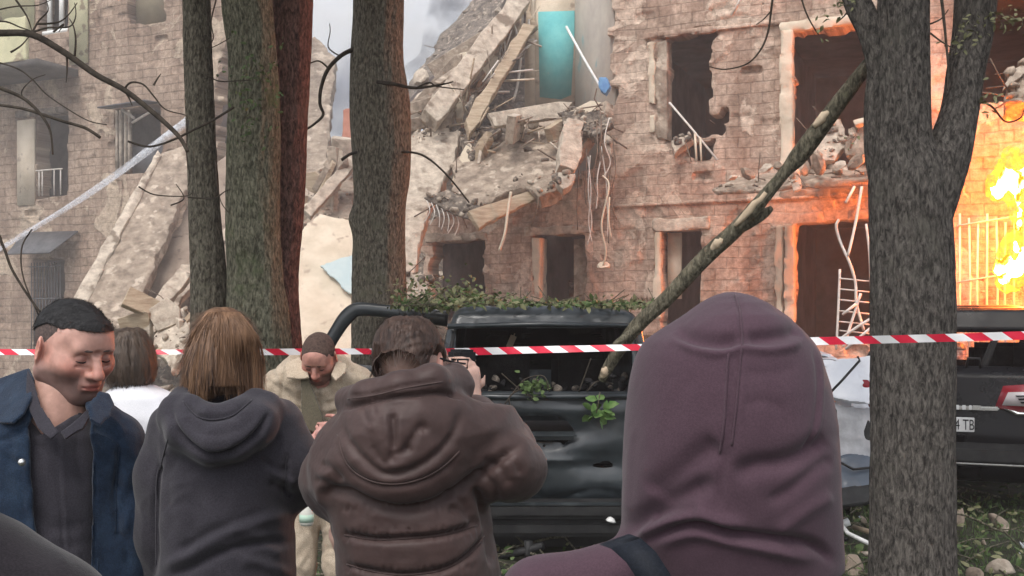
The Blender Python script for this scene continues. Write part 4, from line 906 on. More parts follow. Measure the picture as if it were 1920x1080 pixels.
def flame_mesh(name, blobs, m, parent, grow=0.0, res=.018, amp=.075, seed=5):
    lo = np.array([min(P(x,y,d)[i]-r-.3 for x,y,d,r in blobs) for i in range(3)]); hi = np.array([max(P(x,y,d)[i]+r+.3 for x,y,d,r in blobs) for i in range(3)])
    s = SDF(lo, hi, res)
    for x, y, d, r in blobs: s.ell(P(x,y,d), (r+grow, (r+grow)*.7, (r+grow)*1.7), .07)
    X, Y, Z = s.ax(); s.f = (s.f+amp*fbm(X*6+.8*fbm(Z*3,X*2,Y,2,3), Y*6, Z*3.4, 5, seed)*1.5).astype(np.float32)
    v, q = s.mesh(); return mk(name, v, q, m, parent, True)
FD = 14.0
fire = empty('fire', P(1900,640,FD), 'tall bright yellow gas flame in front of the orange lit wall at the right edge', 'fire')
FB = [(1874,346,FD,.07),(1864,356,FD,.04),(1884,322,FD,.07),(1896,300,FD,.045),(1902,340,FD,.09),(1910,372,FD,.06),(1914,400,FD,.05),(1912,430,FD,.06),(1904,462,FD,.08),(1892,492,FD,.09),(1884,515,FD,.06),(1908,500,FD,.11),(1935,470,FD,.12),(1930,330,FD,.1),(1965,420,FD,.26),(1975,320,FD,.22),(1970,520,FD,.2),(1955,240,FD,.12)]
mf = emis('flame_core', (1,.15,.008), (1,.23,.03), 1, 5); mr_ = mf.node_tree.nodes.new('ShaderNodeMapRange'); mr_.inputs['From Min'].default_value = .40; mr_.inputs['From Max'].default_value = .56; mr_.inputs['To Min'].default_value = 2.2; mr_.inputs['To Max'].default_value = 170
_n = [n for n in mf.node_tree.nodes if n.type == 'TEX_NOISE'][0]; _e = [n for n in mf.node_tree.nodes if n.type == 'EMISSION'][0]; mf.node_tree.links.new(_n.outputs['Fac'], mr_.inputs[0]); mf.node_tree.links.new(mr_.outputs[0], _e.inputs['Strength']); _n.inputs['Scale'].default_value = 3.5; _n.inputs['Distortion'].default_value = 1.2
flame_mesh('flame_core', FB, mf, fire)
flame_mesh('flame_edge', [(x,y,FD+.25,r) for x,y,d,r in FB], emis('flame_edge', (1,.26,.012), (1,.5,.04), 1.5, 7, .5), fire, grow=.055, amp=.1, seed=8)
# ---------------------------------------------------------------- hose jet
def jet_mat():
    m = bpy.data.materials.new('water_spray'); m.use_nodes = True; t = m.node_tree; N = t.nodes; L = t.links; N.clear()
    o = N.new('ShaderNodeOutputMaterial'); d = N.new('ShaderNodeBsdfDiffuse'); d.inputs[0].default_value = (.9,.93,.97,1); tl = N.new('ShaderNodeBsdfTranslucent'); tl.inputs[0].default_value = (.9,.93,.97,1); a = N.new('ShaderNodeMixShader'); L.new(d.outputs[0], a.inputs[1]); L.new(tl.outputs[0], a.inputs[2])
    tr = N.new('ShaderNodeBsdfTransparent'); mx = N.new('ShaderNodeMixShader'); tc = N.new('ShaderNodeTexCoord'); no = N.new('ShaderNodeTexNoise'); no.inputs['Scale'].default_value = 9; no.inputs['Detail'].default_value = 8; no.inputs['Roughness'].default_value = .8; L.new(tc.outputs['Object'], no.inputs['Vector'])
    r = N.new('ShaderNodeValToRGB'); r.color_ramp.elements[0].position = .35; r.color_ramp.elements[1].position = .75; r.color_ramp.elements[0].color = (.0,.0,.0,1); r.color_ramp.elements[1].color = (.55,.55,.55,1); L.new(no.outputs['Fac'], r.inputs[0]); L.new(r.outputs[0], mx.inputs[0]); L.new(tr.outputs[0], mx.inputs[1]); L.new(a.outputs[0], mx.inputs[2]); L.new(mx.outputs[0], o.inputs[0]); return m
M_jet = jet_mat()
mb = MB(); jp = []
for i in range(25):
    t = i/24; x = -60+t*420; y = 500-t*280+14*math.sin(math.pi*t); jp.append(P(x, y, 12.5+t*7))
for kk, sc in enumerate((1, .72, .5, .32)):
    mb.tube([p+Vector((.01*kk*math.sin(i*.7+kk),0,.02*kk*math.cos(i*.5+kk))) for i, p in enumerate(jp)], [(.018+.06*(i/24)**1.3)*sc for i in range(25)], 10)
jet = mb.build('water_jet', M_jet, None, True, label='white jet of water from a fire hose crossing the left wing', cat='water jet')
# ---------------------------------------------------------------- smoke behind the gap
def smoke_mat(name, col, dens, scale, lo, hi, off=0):
    m = bpy.data.materials.new(name); m.use_nodes = True; t = m.node_tree; N = t.nodes; L = t.links; N.clear()
    o = N.new('ShaderNodeOutputMaterial'); v = N.new('ShaderNodeVolumePrincipled'); v.inputs['Color'].default_value = (*col,1)
    tc = N.new('ShaderNodeTexCoord'); no = N.new('ShaderNodeTexNoise'); no.inputs['Scale'].default_value = scale; no.inputs['Detail'].default_value = 4; no.inputs['Distortion'].default_value = .5; L.new(tc.outputs['Object'], no.inputs['Vector'])
    mr = N.new('ShaderNodeMapRange'); mr.inputs['From Min'].default_value = lo; mr.inputs['From Max'].default_value = hi; mr.inputs['To Max'].default_value = dens; L.new(no.outputs['Fac'], mr.inputs[0]); L.new(mr.outputs[0], v.inputs['Density'])
    L.new(v.outputs[0], o.inputs['Volume']); return m
def blob(name, els, m, **k):
    s = SDF([min(e[0][i]-e[1][i] for e in els)-.3 for i in range(3)], [max(e[0][i]+e[1][i] for e in els)+.3 for i in range(3)], .16)
    for c, r in els: s.ell(c, r, .5)
    v, q = s.mesh(); return mk(name, v, q, m, None, True, **k)
pp = lambda x,y,d: tuple(P(x,y,d))
blob('smoke', [(pp(655,230,26),(1.1,1.2,1.6)),(pp(650,130,26.5),(.7,1,.8)),(pp(600,400,26),(1.5,1.2,1.6)),(pp(420,300,25),(1.0,1.2,2.0)),(pp(760,210,27),(1.0,1.,.9))], smoke_mat('dark_smoke', (.30,.33,.42), 1.5, .8, .45, .75), label='blue-grey smoke drifting in the gap between the pointed wall and the grey trunk', cat='smoke', kind='stuff')
blob('smoke', [(pp(845,30,27),(.55,.8,.8)),(pp(830,80,27),(.5,.8,.7)),(pp(800,140,27.5),(.6,.8,.4)),(pp(860,-60,27),(.7,.8,1.0)),(pp(770,170,27.2),(.4,.6,.4))], smoke_mat('dark_smoke_plume', (.2,.22,.27), 2.2, 1.4, .47, .75), label='dark plume of smoke rising from the sloping roof debris', cat='smoke', kind='stuff')
blob('smoke', [(pp(640,30,33),(3.2,1.6,2.6)),(pp(760,60,33),(3.0,1.6,2.2)),(pp(880,-60,33),(3,1.6,2.4)),(pp(600,180,34),(1.6,1.5,1.4))], smoke_mat('white_smoke', (.99,.99,.995), .7, 1.1, .30, .60), label='bank of pale smoke filling the gap behind the collapse', cat='smoke', kind='stuff')
mh = bpy.data.materials.new('dust_veil'); mh.use_nodes = True; mh.node_tree.nodes.clear(); _o = mh.node_tree.nodes.new('ShaderNodeOutputMaterial'); _v = mh.node_tree.nodes.new('ShaderNodeVolumePrincipled'); _v.inputs['Color'].default_value = (.93,.9,.9,1); _v.inputs['Density'].default_value = .015; mh.node_tree.links.new(_v.outputs[0], _o.inputs['Volume'])
blob('smoke', [(( -2,19.5,3),(12.5,5.5,6.2)),((3,19.5,3),(9,5.8,6.0))], mh, label='veil of dust and thin smoke hanging along the ruined facade', cat='smoke', kind='stuff')
# ---------------------------------------------------------------- warning tape
M_red_t = mat('tape_red', (.62,.02,.05), (.7,.03,.07), scale=20, rough=.35); M_white_t = mat('tape_white', (.78,.78,.8), (.85,.85,.86), scale=20, rough=.35)
tp = [(-120,661,5.0,11),(0,660,5.0,11),(200,661,5.0,10),(330,660,5.0,9),(500,660,5.0,12),(600,659,5.0,12),(700,659,5.0,11),(840,660,4.9,14),(1000,656,4.8,13),(1200,651,4.7,12),(1350,646,4.6,13),(1520,640,4.5,15),(1640,637,4.4,15),(1790,633,4.3,15),(1920,629,4.2,16),(2060,625,4.1,16)]
sp = smooth_path([(*tuple(P(x,y,d)), h*d/F/2) for x,y,d,h in tp], 60); sp = np.array(sp); L_ = np.concatenate([[0], np.cumsum(np.linalg.norm(np.diff(sp[:, :3], axis=0), axis=1))])
n_ = int(L_[-1]/.01); 
at_ = lambda s: np.array([np.interp(s, L_, sp[:, i]) for i in range(4)])
per = .07; ns_ = 7; N_ = int((L_[-1]-.1)/per)*ns_; vs = []; fs = []
for i in range(N_+1):
    a = per*i/ns_
    for e in (-1, 1):
        c = at_(a-.022*e+.022); tw = .35*math.sin(a*2.3)+.2*math.sin(a*7); zz = c[3]*e; vs.append((c[0], c[1]+zz*tw+.003*math.sin(a*30), c[2]+zz))
fs = [(2*i, 2*i+2, 2*i+3, 2*i+1) for i in range(N_)]
tape = mk('warning_tape', vs, fs, M_red_t, None, False, label='red and white striped warning tape stretched across the whole scene', cat='tape')
tape.data.materials.append(M_white_t); tape.data.polygons.foreach_set('material_index', [(i//ns_) % 2 for i in range(N_)])
# ---------------------------------------------------------------- vehicles
def paint(name, c1, c2, rough=.35, dust=(.12,.11,.1), bump=.15, coat=.4):
    return mat(name, c1, c2, scale=2.5, rough=rough, spec=.5 if coat > .1 else .2, coat=coat, c3=dust, third=(4,.6), bump=bump, bscale=30, dist=.003, rvar=.12)
M_car = paint('dusty_black_paint', (.010,.015,.018), (.026,.034,.040), .42, (.055,.065,.07))
M_car2 = paint('black_gloss_paint', (.004,.004,.005), (.008,.008,.010), .3, (.008,.008,.008), .06, .0)
M_carw = paint('white_car_paint', (.55,.57,.62), (.7,.71,.74), .4, (.45,.45,.48), .5)
M_trim = mat('black_plastic_trim', (.012,.012,.013), (.03,.03,.03), scale=8, rough=.6)
M_tyre = mat('tyre_rubber', (.012,.012,.012), (.03,.028,.025), scale=10, rough=.9, bump=.4)
M_rim = mat('dull_alloy', (.25,.25,.26), (.35,.35,.36), scale=8, rough=.4, metallic=.7)
M_chrome = mat('worn_chrome', (.6,.6,.6), (.75,.75,.74), scale=20, rough=.25, metallic=.9)
M_seat = mat('charred_seat', (.01,.01,.011), (.03,.028,.03), scale=8, rough=.9, bump=.4)
def glossy(name, c, rough=.2): return mat(name, c, tuple(x*1.2 for x in c), scale=10, rough=rough, spec=.6, coat=.5)
M_rl = glossy('red_lens', (.25,.01,.02)); M_cl = glossy('clear_lens', (.55,.5,.5)); M_plate = mat('plate_white', (.6,.6,.6), (.7,.7,.7), scale=10, rough=.4); M_ink = mat('plate_black', (.01,.01,.012))
def car_shell(name, cx, y0, y1, prof, m, par, holes, res=.024, dents=(), noise=.0, th=.05, seed=1, ycut=None):
    """prof: list of (z, halfwidth, y_rear_inset, y_front_inset); a hollow shell with openings"""
    A = np.array(sorted(prof), float); z0, z1 = A[0,0], A[-1,0]
    s = SDF((cx-A[:,1].max()-.15, y0-.15, z0-.08), (cx+A[:,1].max()+.15, y1+.15, z1+.08), res); X, Y, Z = s.ax()
    hw, ri, fi = [np.interp(Z.ravel(), A[:,0], A[:,i]).reshape(Z.shape) for i in (1,2,3)]
    def body(sh):
        hx_ = np.abs(X-cx)-(hw-sh); ya = (y0+ri+sh)-Y; yb = Y-(y1-fi-sh); zz = np.maximum(z0+sh-Z, Z-(z1-sh))
        r = .07; q = np.sqrt(np.maximum(hx_+r, 0)**2+np.maximum(np.maximum(ya, yb)+r, 0)**2+np.maximum(zz+r, 0)**2)-r
        return np.where(q > -r+1e-6, q, np.maximum(hx_, np.maximum(np.maximum(ya, yb), zz)))
    f = body(0)
    for (c, rr, amp) in dents:
        f = f+amp*np.exp(-(((X-c[0])/rr[0])**2+((Y-c[1])/rr[1])**2+((Z-c[2])/rr[2])**2))
    if noise: f = f+noise*np.maximum(0, 1-np.abs(fbm(X*1.7, Y*1.7, Z*1.7, 2, seed+3))*14)*1.2+noise*fbm(X*3, Y*3, Z*3, 4, seed)+.5*noise*np.abs(fbm(X*9, Y*9, Z*9, 3, seed))
    f = np.maximum(f, -body(th))
    for (x0,x1_,a0,a1,b0,b1) in holes:
        r = .03; q = np.maximum(np.maximum(np.maximum(x0-X, X-x1_), np.maximum(a0-Y, Y-a1)), np.maximum(b0-Z, Z-b1)); f = np.maximum(f, -q)
    s.f = (f+0*X+0*Y+0*Z).astype(np.float32); v, q = s.mesh(); return mk(name, v, q, m, par, True, auto=50)
def wheel(par, x, y, r=.36, w=.24):
    mb = MB(); mb.tube([(x-w/2,y,r),(x-w*.42,y,r),(x+w*.42,y,r),(x+w/2,y,r)], [r*.9,r,r,r*.9], 36); t = mb.build('tyre', M_tyre, par, True, auto=30) if False else mk('tyre', mb.v, mb.f, M_tyre, par, True, auto=30)
    mb = MB(); mb.tube([(x-w/2-.008,y,r),(x+w/2+.008,y,r)], r*.6, 24); mk('rim', mb.v, mb.f, M_rim, par, True, auto=30)
def rbox(par, name, c, size, m, w=.02, rot=None):
    mb = MB(); mb.box(c, size, rot); return bevel(mb.build(name, m, par), w)
# --- dark off-road car in the middle
C1 = .235; Y1 = 7.6; zk = lambda z: CZ-(CZ-z)*7.6/8.5
car = empty('parked_car', (C1, Y1+2.2, 0), 'wrecked dark off-road car seen from behind, roof covered with leaves and rear glass gone', 'car')
zy = lambda y, d=Y1: CZ+(HY-y)/F*d
car_shell('body', C1, Y1, Y1+4.3, [(.36,.75,.06,.0),(.5,.81,.0,.0),(1.02,.835,0,.0),(1.16,.825,.02,.0),(1.20,.77,.05,1.1),(1.61,.72,.13,1.6),(1.735,.685,.18,1.75),(1.805,.63,.26,1.9)], M_car, car,
    [(C1-.64,C1+.63,Y1-.3,Y1+.6,1.19,1.64),     (C1-1.2,C1-.62,Y1+.5,Y1+1.4,.3,.74),(C1+.62,C1+1.2,Y1+.5,Y1+1.4,.3,.74)], res=.02,
    dents=(((C1+.02,Y1,.90),(.26,.5,.09),.05),((C1+.32,Y1,.78),(.2,.5,.14),-.025),((C1-.2,Y1,.99),(.22,.5,.03),.03),((C1+.28,Y1,1.06),(.28,.5,.045),-.02),((C1+.4,Y1,.68),(.2,.5,.08),.05),((C1-.1,Y1,.70),(.6,.5,.025),-.02),((C1+.6,Y1+.1,1.8),(.25,.4,.1),.03)), noise=.014)
mb = MB(); mb.tube([(C1-.72,Y1-.0,zy(742)),(C1-.3,Y1-.02,zy(744)),(C1+.3,Y1-.02,zy(743)),(C1+.72,Y1-.0,zy(742))], .022, 8); mk('window_ledge', mb.v, mb.f, M_car, car)
rbox(car, 'tailgate_handle', (C1-.05,Y1-.03,zy(816)), (.55,.06,.06), M_car, .025)
mb = MB(); mb.tube([(C1-.70,Y1+.10,zy(612)),(C1,Y1+.10,zy(608)),(C1+.69,Y1+.10,zy(611))], .02, 8); mk('roof_gutter', mb.v, mb.f, M_car, car)
for s_ in (-1, 1):
    mb = MB(); mb.tube([(C1+s_*.715,Y1-.0,1.19),(C1+s_*.69,Y1+.06,1.39),(C1+s_*.655,Y1+.13,1.62)], .016, 6); mk('window_seal', mb.v, mb.f, M_trim, car)
    rbox(car, 'tail_light', (C1+s_*.75,Y1-.01,.82), (.13,.05,.26), M_rl, .015); wheel(car, C1+s_*.70, Y1+.95); wheel(car, C1+s_*.70, Y1+3.5)
rbox(car, 'bumper', (C1,Y1-.08,zy(950)), (1.62,.2,.12), M_trim, .03); rbox(car, 'bumper', (C1,Y1-.05,zy(985)), (1.5,.16,.12), M_trim, .03)
rbox(car, 'bumper_step', (C1,Y1-.12,zy(938)), (1.55,.12,.025), M_car, .01)
mb = MB(); mb.tube([(C1-.35,Y1,zy(1046)),(C1-.2,Y1-.12,zy(1030)),(C1-.02,Y1-.2,zy(1012))], .028, 8); mb.tube([(C1-.12,Y1-.16,zy(1045)),(C1-.12,Y1-.16,zy(1005))], .03, 8); mk('tow_hook', mb.v, mb.f, M_trim, car)
rbox(car, 'underbody', (C1,Y1+1.2,.40), (1.3,2.2,.3), M_trim, .05); rbox(car, 'shade_board', (C1,Y1+.22,.17), (1.45,.08,.26), M_trim, .03)  # last box is an added dark board in place of shade under the car
slab('car_or_shade_panel', [(850,1062,7.25),(1000,1050,7.3),(1180,1062,7.2),(1200,1140,6.6),(840,1140,6.6)], .05, M_trim, rag=.06, amp=.03, label='black sheet added as shade on the ground behind the dark off-road car', cat='panel')  # added black sheet, stands in for shade on the ground
rbox(car, 'seat', (C1-.34,Y1+1.2,1.18), (.5,.16,.6), M_seat, .06); rbox(car, 'seat', (C1+.34,Y1+1.25,1.16), (.5,.16,.55), M_seat, .06)
rbox(car, 'headrest', (C1-.34,Y1+1.22,1.54), (.22,.1,.14), M_seat, .04)
rbox(car, 'floor', (C1,Y1+1.9,.62), (1.6,3.4,.05), M_seat, .01)
rbox(car, 'torn_lining', (C1-.24,Y1+.9,zy(645)), (.05,.05,.14), M_plas, .02, Matrix.Rotation(.4,3,'Y'))
rc = random.Random(11); lump = None
for i in range(40):
    x = rc.uniform(C1-.62,C1+.62); c = Vector((x, Y1+rc.uniform(.05,.5), 1.17+rc.random()*.08*(1+abs(x-C1)))); SEED[0] += 1; v, f = chunk_mesh(c, rc.uniform(.02,.06), SEED[0]); mk('debris_lump', v, f, M_seat if i % 3 else M_conc3, car, False)
dr = mk('door', [(-9,-9,-9),(-9,-9,-8.9),(-9,-8.9,-9)], [(0,1,2)], M_car, car) if False else None
DD = 9.2
mb = MB(); dp = [TP(840,598,DD,30),TP(780,590,DD,26),TP(720,583,DD,24),TP(672,580,DD,26),TP(652,592,DD,28),TP(634,616,DD,26),TP(616,648,DD,24),TP(602,690,DD,20)]
sp = smooth_path(dp, 6); mb.tube([q[:3] for q in sp], [q[3] for q in sp], 10, .6); dfr = mk('door', mb.v, mb.f, M_car, car)
slab('door_panel', [(604,680,DD),(836,690,DD),(834,860,DD),(620,870,DD)], .08, M_car, rag=.01, amp=.01, parent=car)
# leaves and twigs on the roof
rl2 = random.Random(21)
lv = empty('leafy_branches', (C1,Y1+1.2,1.81), 'heap of fallen leafy twigs lying along the roof of the dark off-road car', 'leaves')
mb = MB(); mb2 = MB(); mt = MB()
def roofclump(px, d, up, n, size=.055):
    zc = 1.8
    for _ in range(n):
        x = (px-HX)/F*d+rl2.gauss(0,.07); z = zc+abs(rl2.gauss(0,up)); leaf(mb if rl2.random() < .45 else mb2, (x, d+rl2.gauss(0,.18), z), size*rl2.uniform(.5,1.3), rl2, .5)
for i in range(95):
    px = rl2.uniform(832,1232); h = .03 if px > 960 else .06
    if 1130 < px < 1160 and rl2.random() < .5: continue
    roofclump(px, Y1+rl2.uniform(.15,1.0), h*rl2.uniform(.3,1), 12)
for i in range(60): roofclump(rl2.uniform(750,900), 8.9, .1*rl2.uniform(.4,1.3), 14)
for i in range(70):
    px = rl2.uniform(750,1240); d = Y1+rl2.uniform(.15,1.2); a = P(px,573,d); L = rl2.uniform(.08,.3); th = rl2.uniform(-.3,3.4); mt.tube([a, a+Vector((L*math.cos(th), rl2.uniform(-.1,.1), abs(L*math.sin(th))*.6))], .004, 4); mt.build('twig', B_br, lv, True); mt = MB()
mb.build('green_leaves', M_leaf, lv, False); mb2.build('pale_leaves', M_leaf2, lv, False); 0
sp_ = empty('leafy_twig', P(1120,770,7.40), 'small sprig with broad green leaves hanging over the tailgate', 'twig')
mb = MB()
for (x, y) in ((1108,765),(1122,752),(1135,770),(1126,786),(1112,778),(1138,758),(1120,770)):
    for _ in range(3): leaf(mb, P(x+rl2.gauss(0,3), y+rl2.gauss(0,3), 7.46), .085, rl2, .75)
mb.build('leaves', M_leaf3, sp_, False); mb = MB(); mb.tube([P(1125,735,7.48), P(1122,755,7.46), P(1118,775,7.45)], .005, 5); mb.build('stem', B_br, sp_, True)
sp2 = empty('leafy_twig', P(1000,740,7.50), 'tangle of bent wire and small leaves on the rear window ledge of the dark car', 'twig')
mb = MB(); mt = MB()
for _ in range(60): leaf(mb, P(rl2.gauss(1000,18), rl2.gauss(728,10), 7.52), .05, rl2, .6)
for pts in ([(945,760),(975,720),(992,708),(1020,706),(1030,735)], [(940,700),(965,722),(980,735),(1000,745)], [(960,770),(955,745),(975,730)], [(1085,735),(1098,700),(1108,672)], [(1100,735),(1120,715),(1150,720)]): mt.tube([Vector(q) for q in smooth_path([tuple(P(x,y,7.52)) for x,y in pts], 4)], .005, 5); mt.build('stem', B_tw, sp2, True); mt = MB()
mb.build('leaves', M_leaf, sp2, False)
for (x,y,r,l) in ((960,773,.035,'left of the sprig'),(1145,975,.05,'by the rear bumper at the purple hood')):
    SEED[0] += 1; v, f = chunk_mesh(P(x,y,7.42), r, SEED[0], (1,.5,.5)); mk('paper_scrap', v, f, M_white, None, False, label='small white scrap on the dark car '+l, cat='scrap')
# --- black modern car at the right
C2 = P(1805,600,9.3).x; Y2 = 9.3; z2 = lambda y: CZ+(HY-y)/F*Y2; x2 = lambda x: (x-HX)/F*Y2
c2_ = empty('parked_car', (C2, Y2+2.2, 0), 'shiny black estate car with red and white tail lights behind the forked tree', 'car')
car_shell('body', C2, Y2, Y2+4.5, [(.28,.80,.08,.1),(.4,.9,.0,.0),(.7,.94,-.02,0),(.95,.93,.02,0),(1.22,.90,.10,.15),(1.29,.84,.22,1.2),(1.56,.70,.45,1.9),(1.60,.68,.30,1.95),(1.80,.62,.42,2.1),(1.84,.5,.7,2.3)], M_car2, c2_,
   [(x2(1690),x2(1925),Y2-.3,Y2+.85,1.30,z2(630)),(C2-1.2,C2+1.2,Y2+.8,Y2+1.5,1.31,1.58),(C2-1.2,C2+1.2,Y2+1.6,Y2+2.4,1.31,1.58),(C2-.62,C2+.62,Y2+2.0,Y2+4.2,1.31,1.6)], res=.024)
rbox(c2_, 'chrome_strip', (x2(1785),Y2-.02,z2(764)), (.8,.04,.035), M_chrome, .01)
mb = MB(); mb.prism([Vector((x2(1855),Y2-.03,z2(757))), Vector((x2(1875),Y2-.03,z2(762))), Vector((x2(1900),Y2-.02,z2(776))), Vector((x2(1985),Y2-.0,z2(778))), Vector((x2(1985),Y2-.0,z2(771))), Vector((x2(1903),Y2-.02,z2(769)))], (0,.03,0)); mb.build('chrome_strip', M_chrome, c2_)
for s_ in (1, -1):
    X_ = lambda x: C2+s_*(x2(x)-C2)
    mb = MB(); mb.prism([Vector((X_(1864),Y2-.02,z2(762))), Vector((X_(1878),Y2-.02,z2(722))), Vector((X_(1985),Y2+.02,z2(712))), Vector((X_(1990),Y2+.02,z2(768))), Vector((X_(1900),Y2-.02,z2(770)))], (0,.06,0)); L1 = mb.build('tail_light', M_rl, c2_)
    mb = MB(); mb.prism([Vector((X_(1876),Y2-.035,z2(757))), Vector((X_(1886),Y2-.035,z2(733))), Vector((X_(1960),Y2-.02,z2(730))), Vector((X_(1962),Y2-.02,z2(760)))], (0,.02,0)); mb.build('clear_lens', M_cl, L1)
    for k in range(3):
        mb = MB(); mb.prism([Vector((X_(1898+k*4),Y2-.045,z2(738+k*6))), Vector((X_(1960),Y2-.03,z2(735+k*6))), Vector((X_(1960),Y2-.03,z2(738+k*6))), Vector((X_(1900+k*4),Y2-.045,z2(741+k*6)))], (0,.012,0)); mb.build('light_bar', M_ink if k else M_chrome, L1)
pl = rbox(c2_, 'number_plate', (x2(1772),Y2-.04,z2(795)), (.53,.015,.125), M_plate, .004)
def text(body, name, size, loc, m, par):
    cu = bpy.data.curves.new('txt', 'FONT'); cu.body = body; cu.size = size; cu.extrude = .002; cu.align_x = 'RIGHT'; cu.align_y = 'CENTER'
    o = bpy.data.objects.new('txt', cu); COL.objects.link(o); bpy.context.view_layer.update()
    me = bpy.data.meshes.new_from_object(o.evaluated_get(bpy.context.evaluated_depsgraph_get())); bpy.data.objects.remove(o)
    me.materials.clear(); me.materials.append(m); q = bpy.data.objects.new(name, me); COL.objects.link(q); q.parent = par; q.rotation_euler = (R(90),0,0); q.location = Vector(loc)-WL[par]; WL[q] = Vector(loc); return q
PT = text('24 TB', 'plate_lettering', .13, (x2(1829),Y2-.05,z2(796)), M_ink, pl)
PT.scale = (.62,1,1)
for i, (x, w) in enumerate(((1788,8),(1800,7),(1811,8),(1822,6),(1833,18))): rbox(c2_, 'badge_letter', (x2(x),Y2-.045,z2(763)), (w*Y2/F*.8,.012,.04), M_plate if i < 4 else M_chrome, .003)
rbox(c2_, 'bumper', (C2,Y2-.03,z2(850)), (1.8,.12,.2), M_trim, .05); rbox(c2_, 'bumper_trim', (C2,Y2-.09,z2(866)), (1.3,.02,.015), M_chrome, .005)
for x in (1865, 1900): rbox(c2_, 'headrest', (x2(x)+.1,Y2+1.1,z2(668)), (.2,.12,.2), M_seat, .04)
rbox(c2_, 'seat', (x2(1905),Y2+1.2,z2(700)), (.75,.14,.5), M_seat, .05); rbox(c2_, 'window_pillar', (x2(1858),Y2+.3,z2(660)), (.06,.05,.32), M_trim, .02, Matrix.Rotation(.35,3,'Y'))
mb = MB(); mb.tube([(x2(1815),Y2+.1,z2(690)),(x2(1818),Y2+.05,z2(672)),(x2(1838),Y2+.05,z2(672)),(x2(1840),Y2+.1,z2(690))], .012, 6); mk('wiper', mb.v, mb.f, M_trim, c2_)
for s_ in (-1,1): wheel(c2_, C2+s_*.8, Y2+.9, .35); wheel(c2_, C2+s_*.8, Y2+3.6, .35)
_r = R(-22); c2_.rotation_euler = (0,0,_r); c2_.location = (C2-.02-math.sin(_r)*2.2, Y2+math.cos(_r)*2.2, 0)
rg0 = random.Random(8)
# --- crumpled white car between hood and tree
C3 = P(1465,600,8.7).x; Y3 = 8.7
c3_ = empty('parked_car', (C3, Y3+2, 0), 'crushed white car with crumpled bonnet between the purple hood and the forked tree', 'car')
car_shell('body', C3, Y3, Y3+3.6, [(.3,.74,.1,.1),(.45,.80,.0,.0),(.8,.80,.0,0),(1.05,.76,.10,.0),(1.30,.74,.5,.0),(1.42,.66,.9,.5)], M_carw, c3_, [], res=.03, noise=.06, seed=31,
   dents=(((C3+.65,Y3,.75),(.16,.5,.12),.12),((C3+.5,Y3,1.1),(.2,.6,.15),.05)))
slab('bonnet', [(1505,672,8.5),(1640,664,8.6),(1660,760,8.3),(1600,752,8.25),(1530,738,8.3)], .03, M_carw, rag=.02, amp=.03, res=.014, parent=c3_)
slab('bumper_skin', [(1545,748,8.35),(1650,760,8.4),(1650,868,8.3),(1590,872,8.2),(1556,850,8.2)], .03, mat('scuffed_grey_plastic', (.3,.3,.31), (.48,.48,.5), scale=5, rough=.6, bump=.4), rag=.04, amp=.04, res=.014, parent=c3_)
slab('torn_fitting', [(1612,810,8.15),(1626,770,8.15),(1634,792,8.1),(1636,830,8.1),(1618,826,8.1)], .06, M_trim, rag=.02, amp=.02, res=.014, parent=c3_)
slab('torn_fitting', [(1560,765,8.15),(1570,762,8.15),(1570,780,8.1),(1562,786,8.1)], .05, M_trim, rag=.01, amp=.01, res=.012, parent=c3_)
for pts in ([(1558,735,8.15),(1580,712,8.15),(1612,676,8.15),(1608,668,8.15)], [(1566,862,8.1),(1600,880,8.05),(1640,876,8.05)]):
    mb = MB(); mb.tube([P(*p) for p in pts], .01, 6); mk('loose_cable', mb.v, mb.f, M_trim, c3_)
for s_ in (-1,1): wheel(c3_, C3+s_*.7, Y3+.8, .3); wheel(c3_, C3+s_*.7, Y3+3.0, .3)
M_blue = paint('blue_grey_paint', (.04,.055,.075), (.08,.10,.135), .4, (.2,.22,.25), .4)
S('car_or_shade_panel', [(1540,862,8.2),(1600,850,8.2),(1660,852,8.1),(1660,900,8.0),(1600,925,7.95),(1545,935,7.95)], .05, M_blue, rag=.03, amp=.04, res=.016, label='torn blue-grey car panel lying in front of the crushed white car')
S('car_or_shade_panel', [(1540,925,7.95),(1650,900,7.95),(1650,940,7.8),(1545,955,7.8)], .05, M_trim, rag=.04, amp=.04, res=.016, label='dark torn panel lying below the blue-grey one')
for i in range(34):
    x = rg0.uniform(2.1,4.4); y = rg0.uniform(6.6,9); SEED[0] += 1; v, f = chunk_mesh((x,y,.05), rg0.uniform(.04,.14), SEED[0], (1,.6,.35)); mk('debris_lump', v, f, rg0.choice([M_conc, M_conc2, M_trim, M_carw]), None, False, label='broken piece lying in the grass near the forked tree', cat='rubble', group='pieces in the grass near the forked tree')
bar('batten', [(1574,980,8.0),(1590,1000,7.6),(1632,1020,7.35)], .016, M_white, 'white broken batten on the ground left of the forked tree', 'batten', sm=False)
bar('batten', [(1576,984,8.0),(1592,978,8.0)], .03, M_white, 'short white splintered end on the ground beside the batten', 'batten', sm=False)
bar('batten', [(1600,988,8.1),(1640,1000,7.9)], .02, M_wood, 'dark stick on the ground behind the white batten', 'batten', sm=False)
S('paper_sheet', [(1888,1022,7.8),(1925,1008,8.0),(1960,1030,7.7),(1910,1034,7.6)], .02, M_white, rag=.03, amp=.02, res=.012, label='crumpled white sheet on the ground at the lower right')
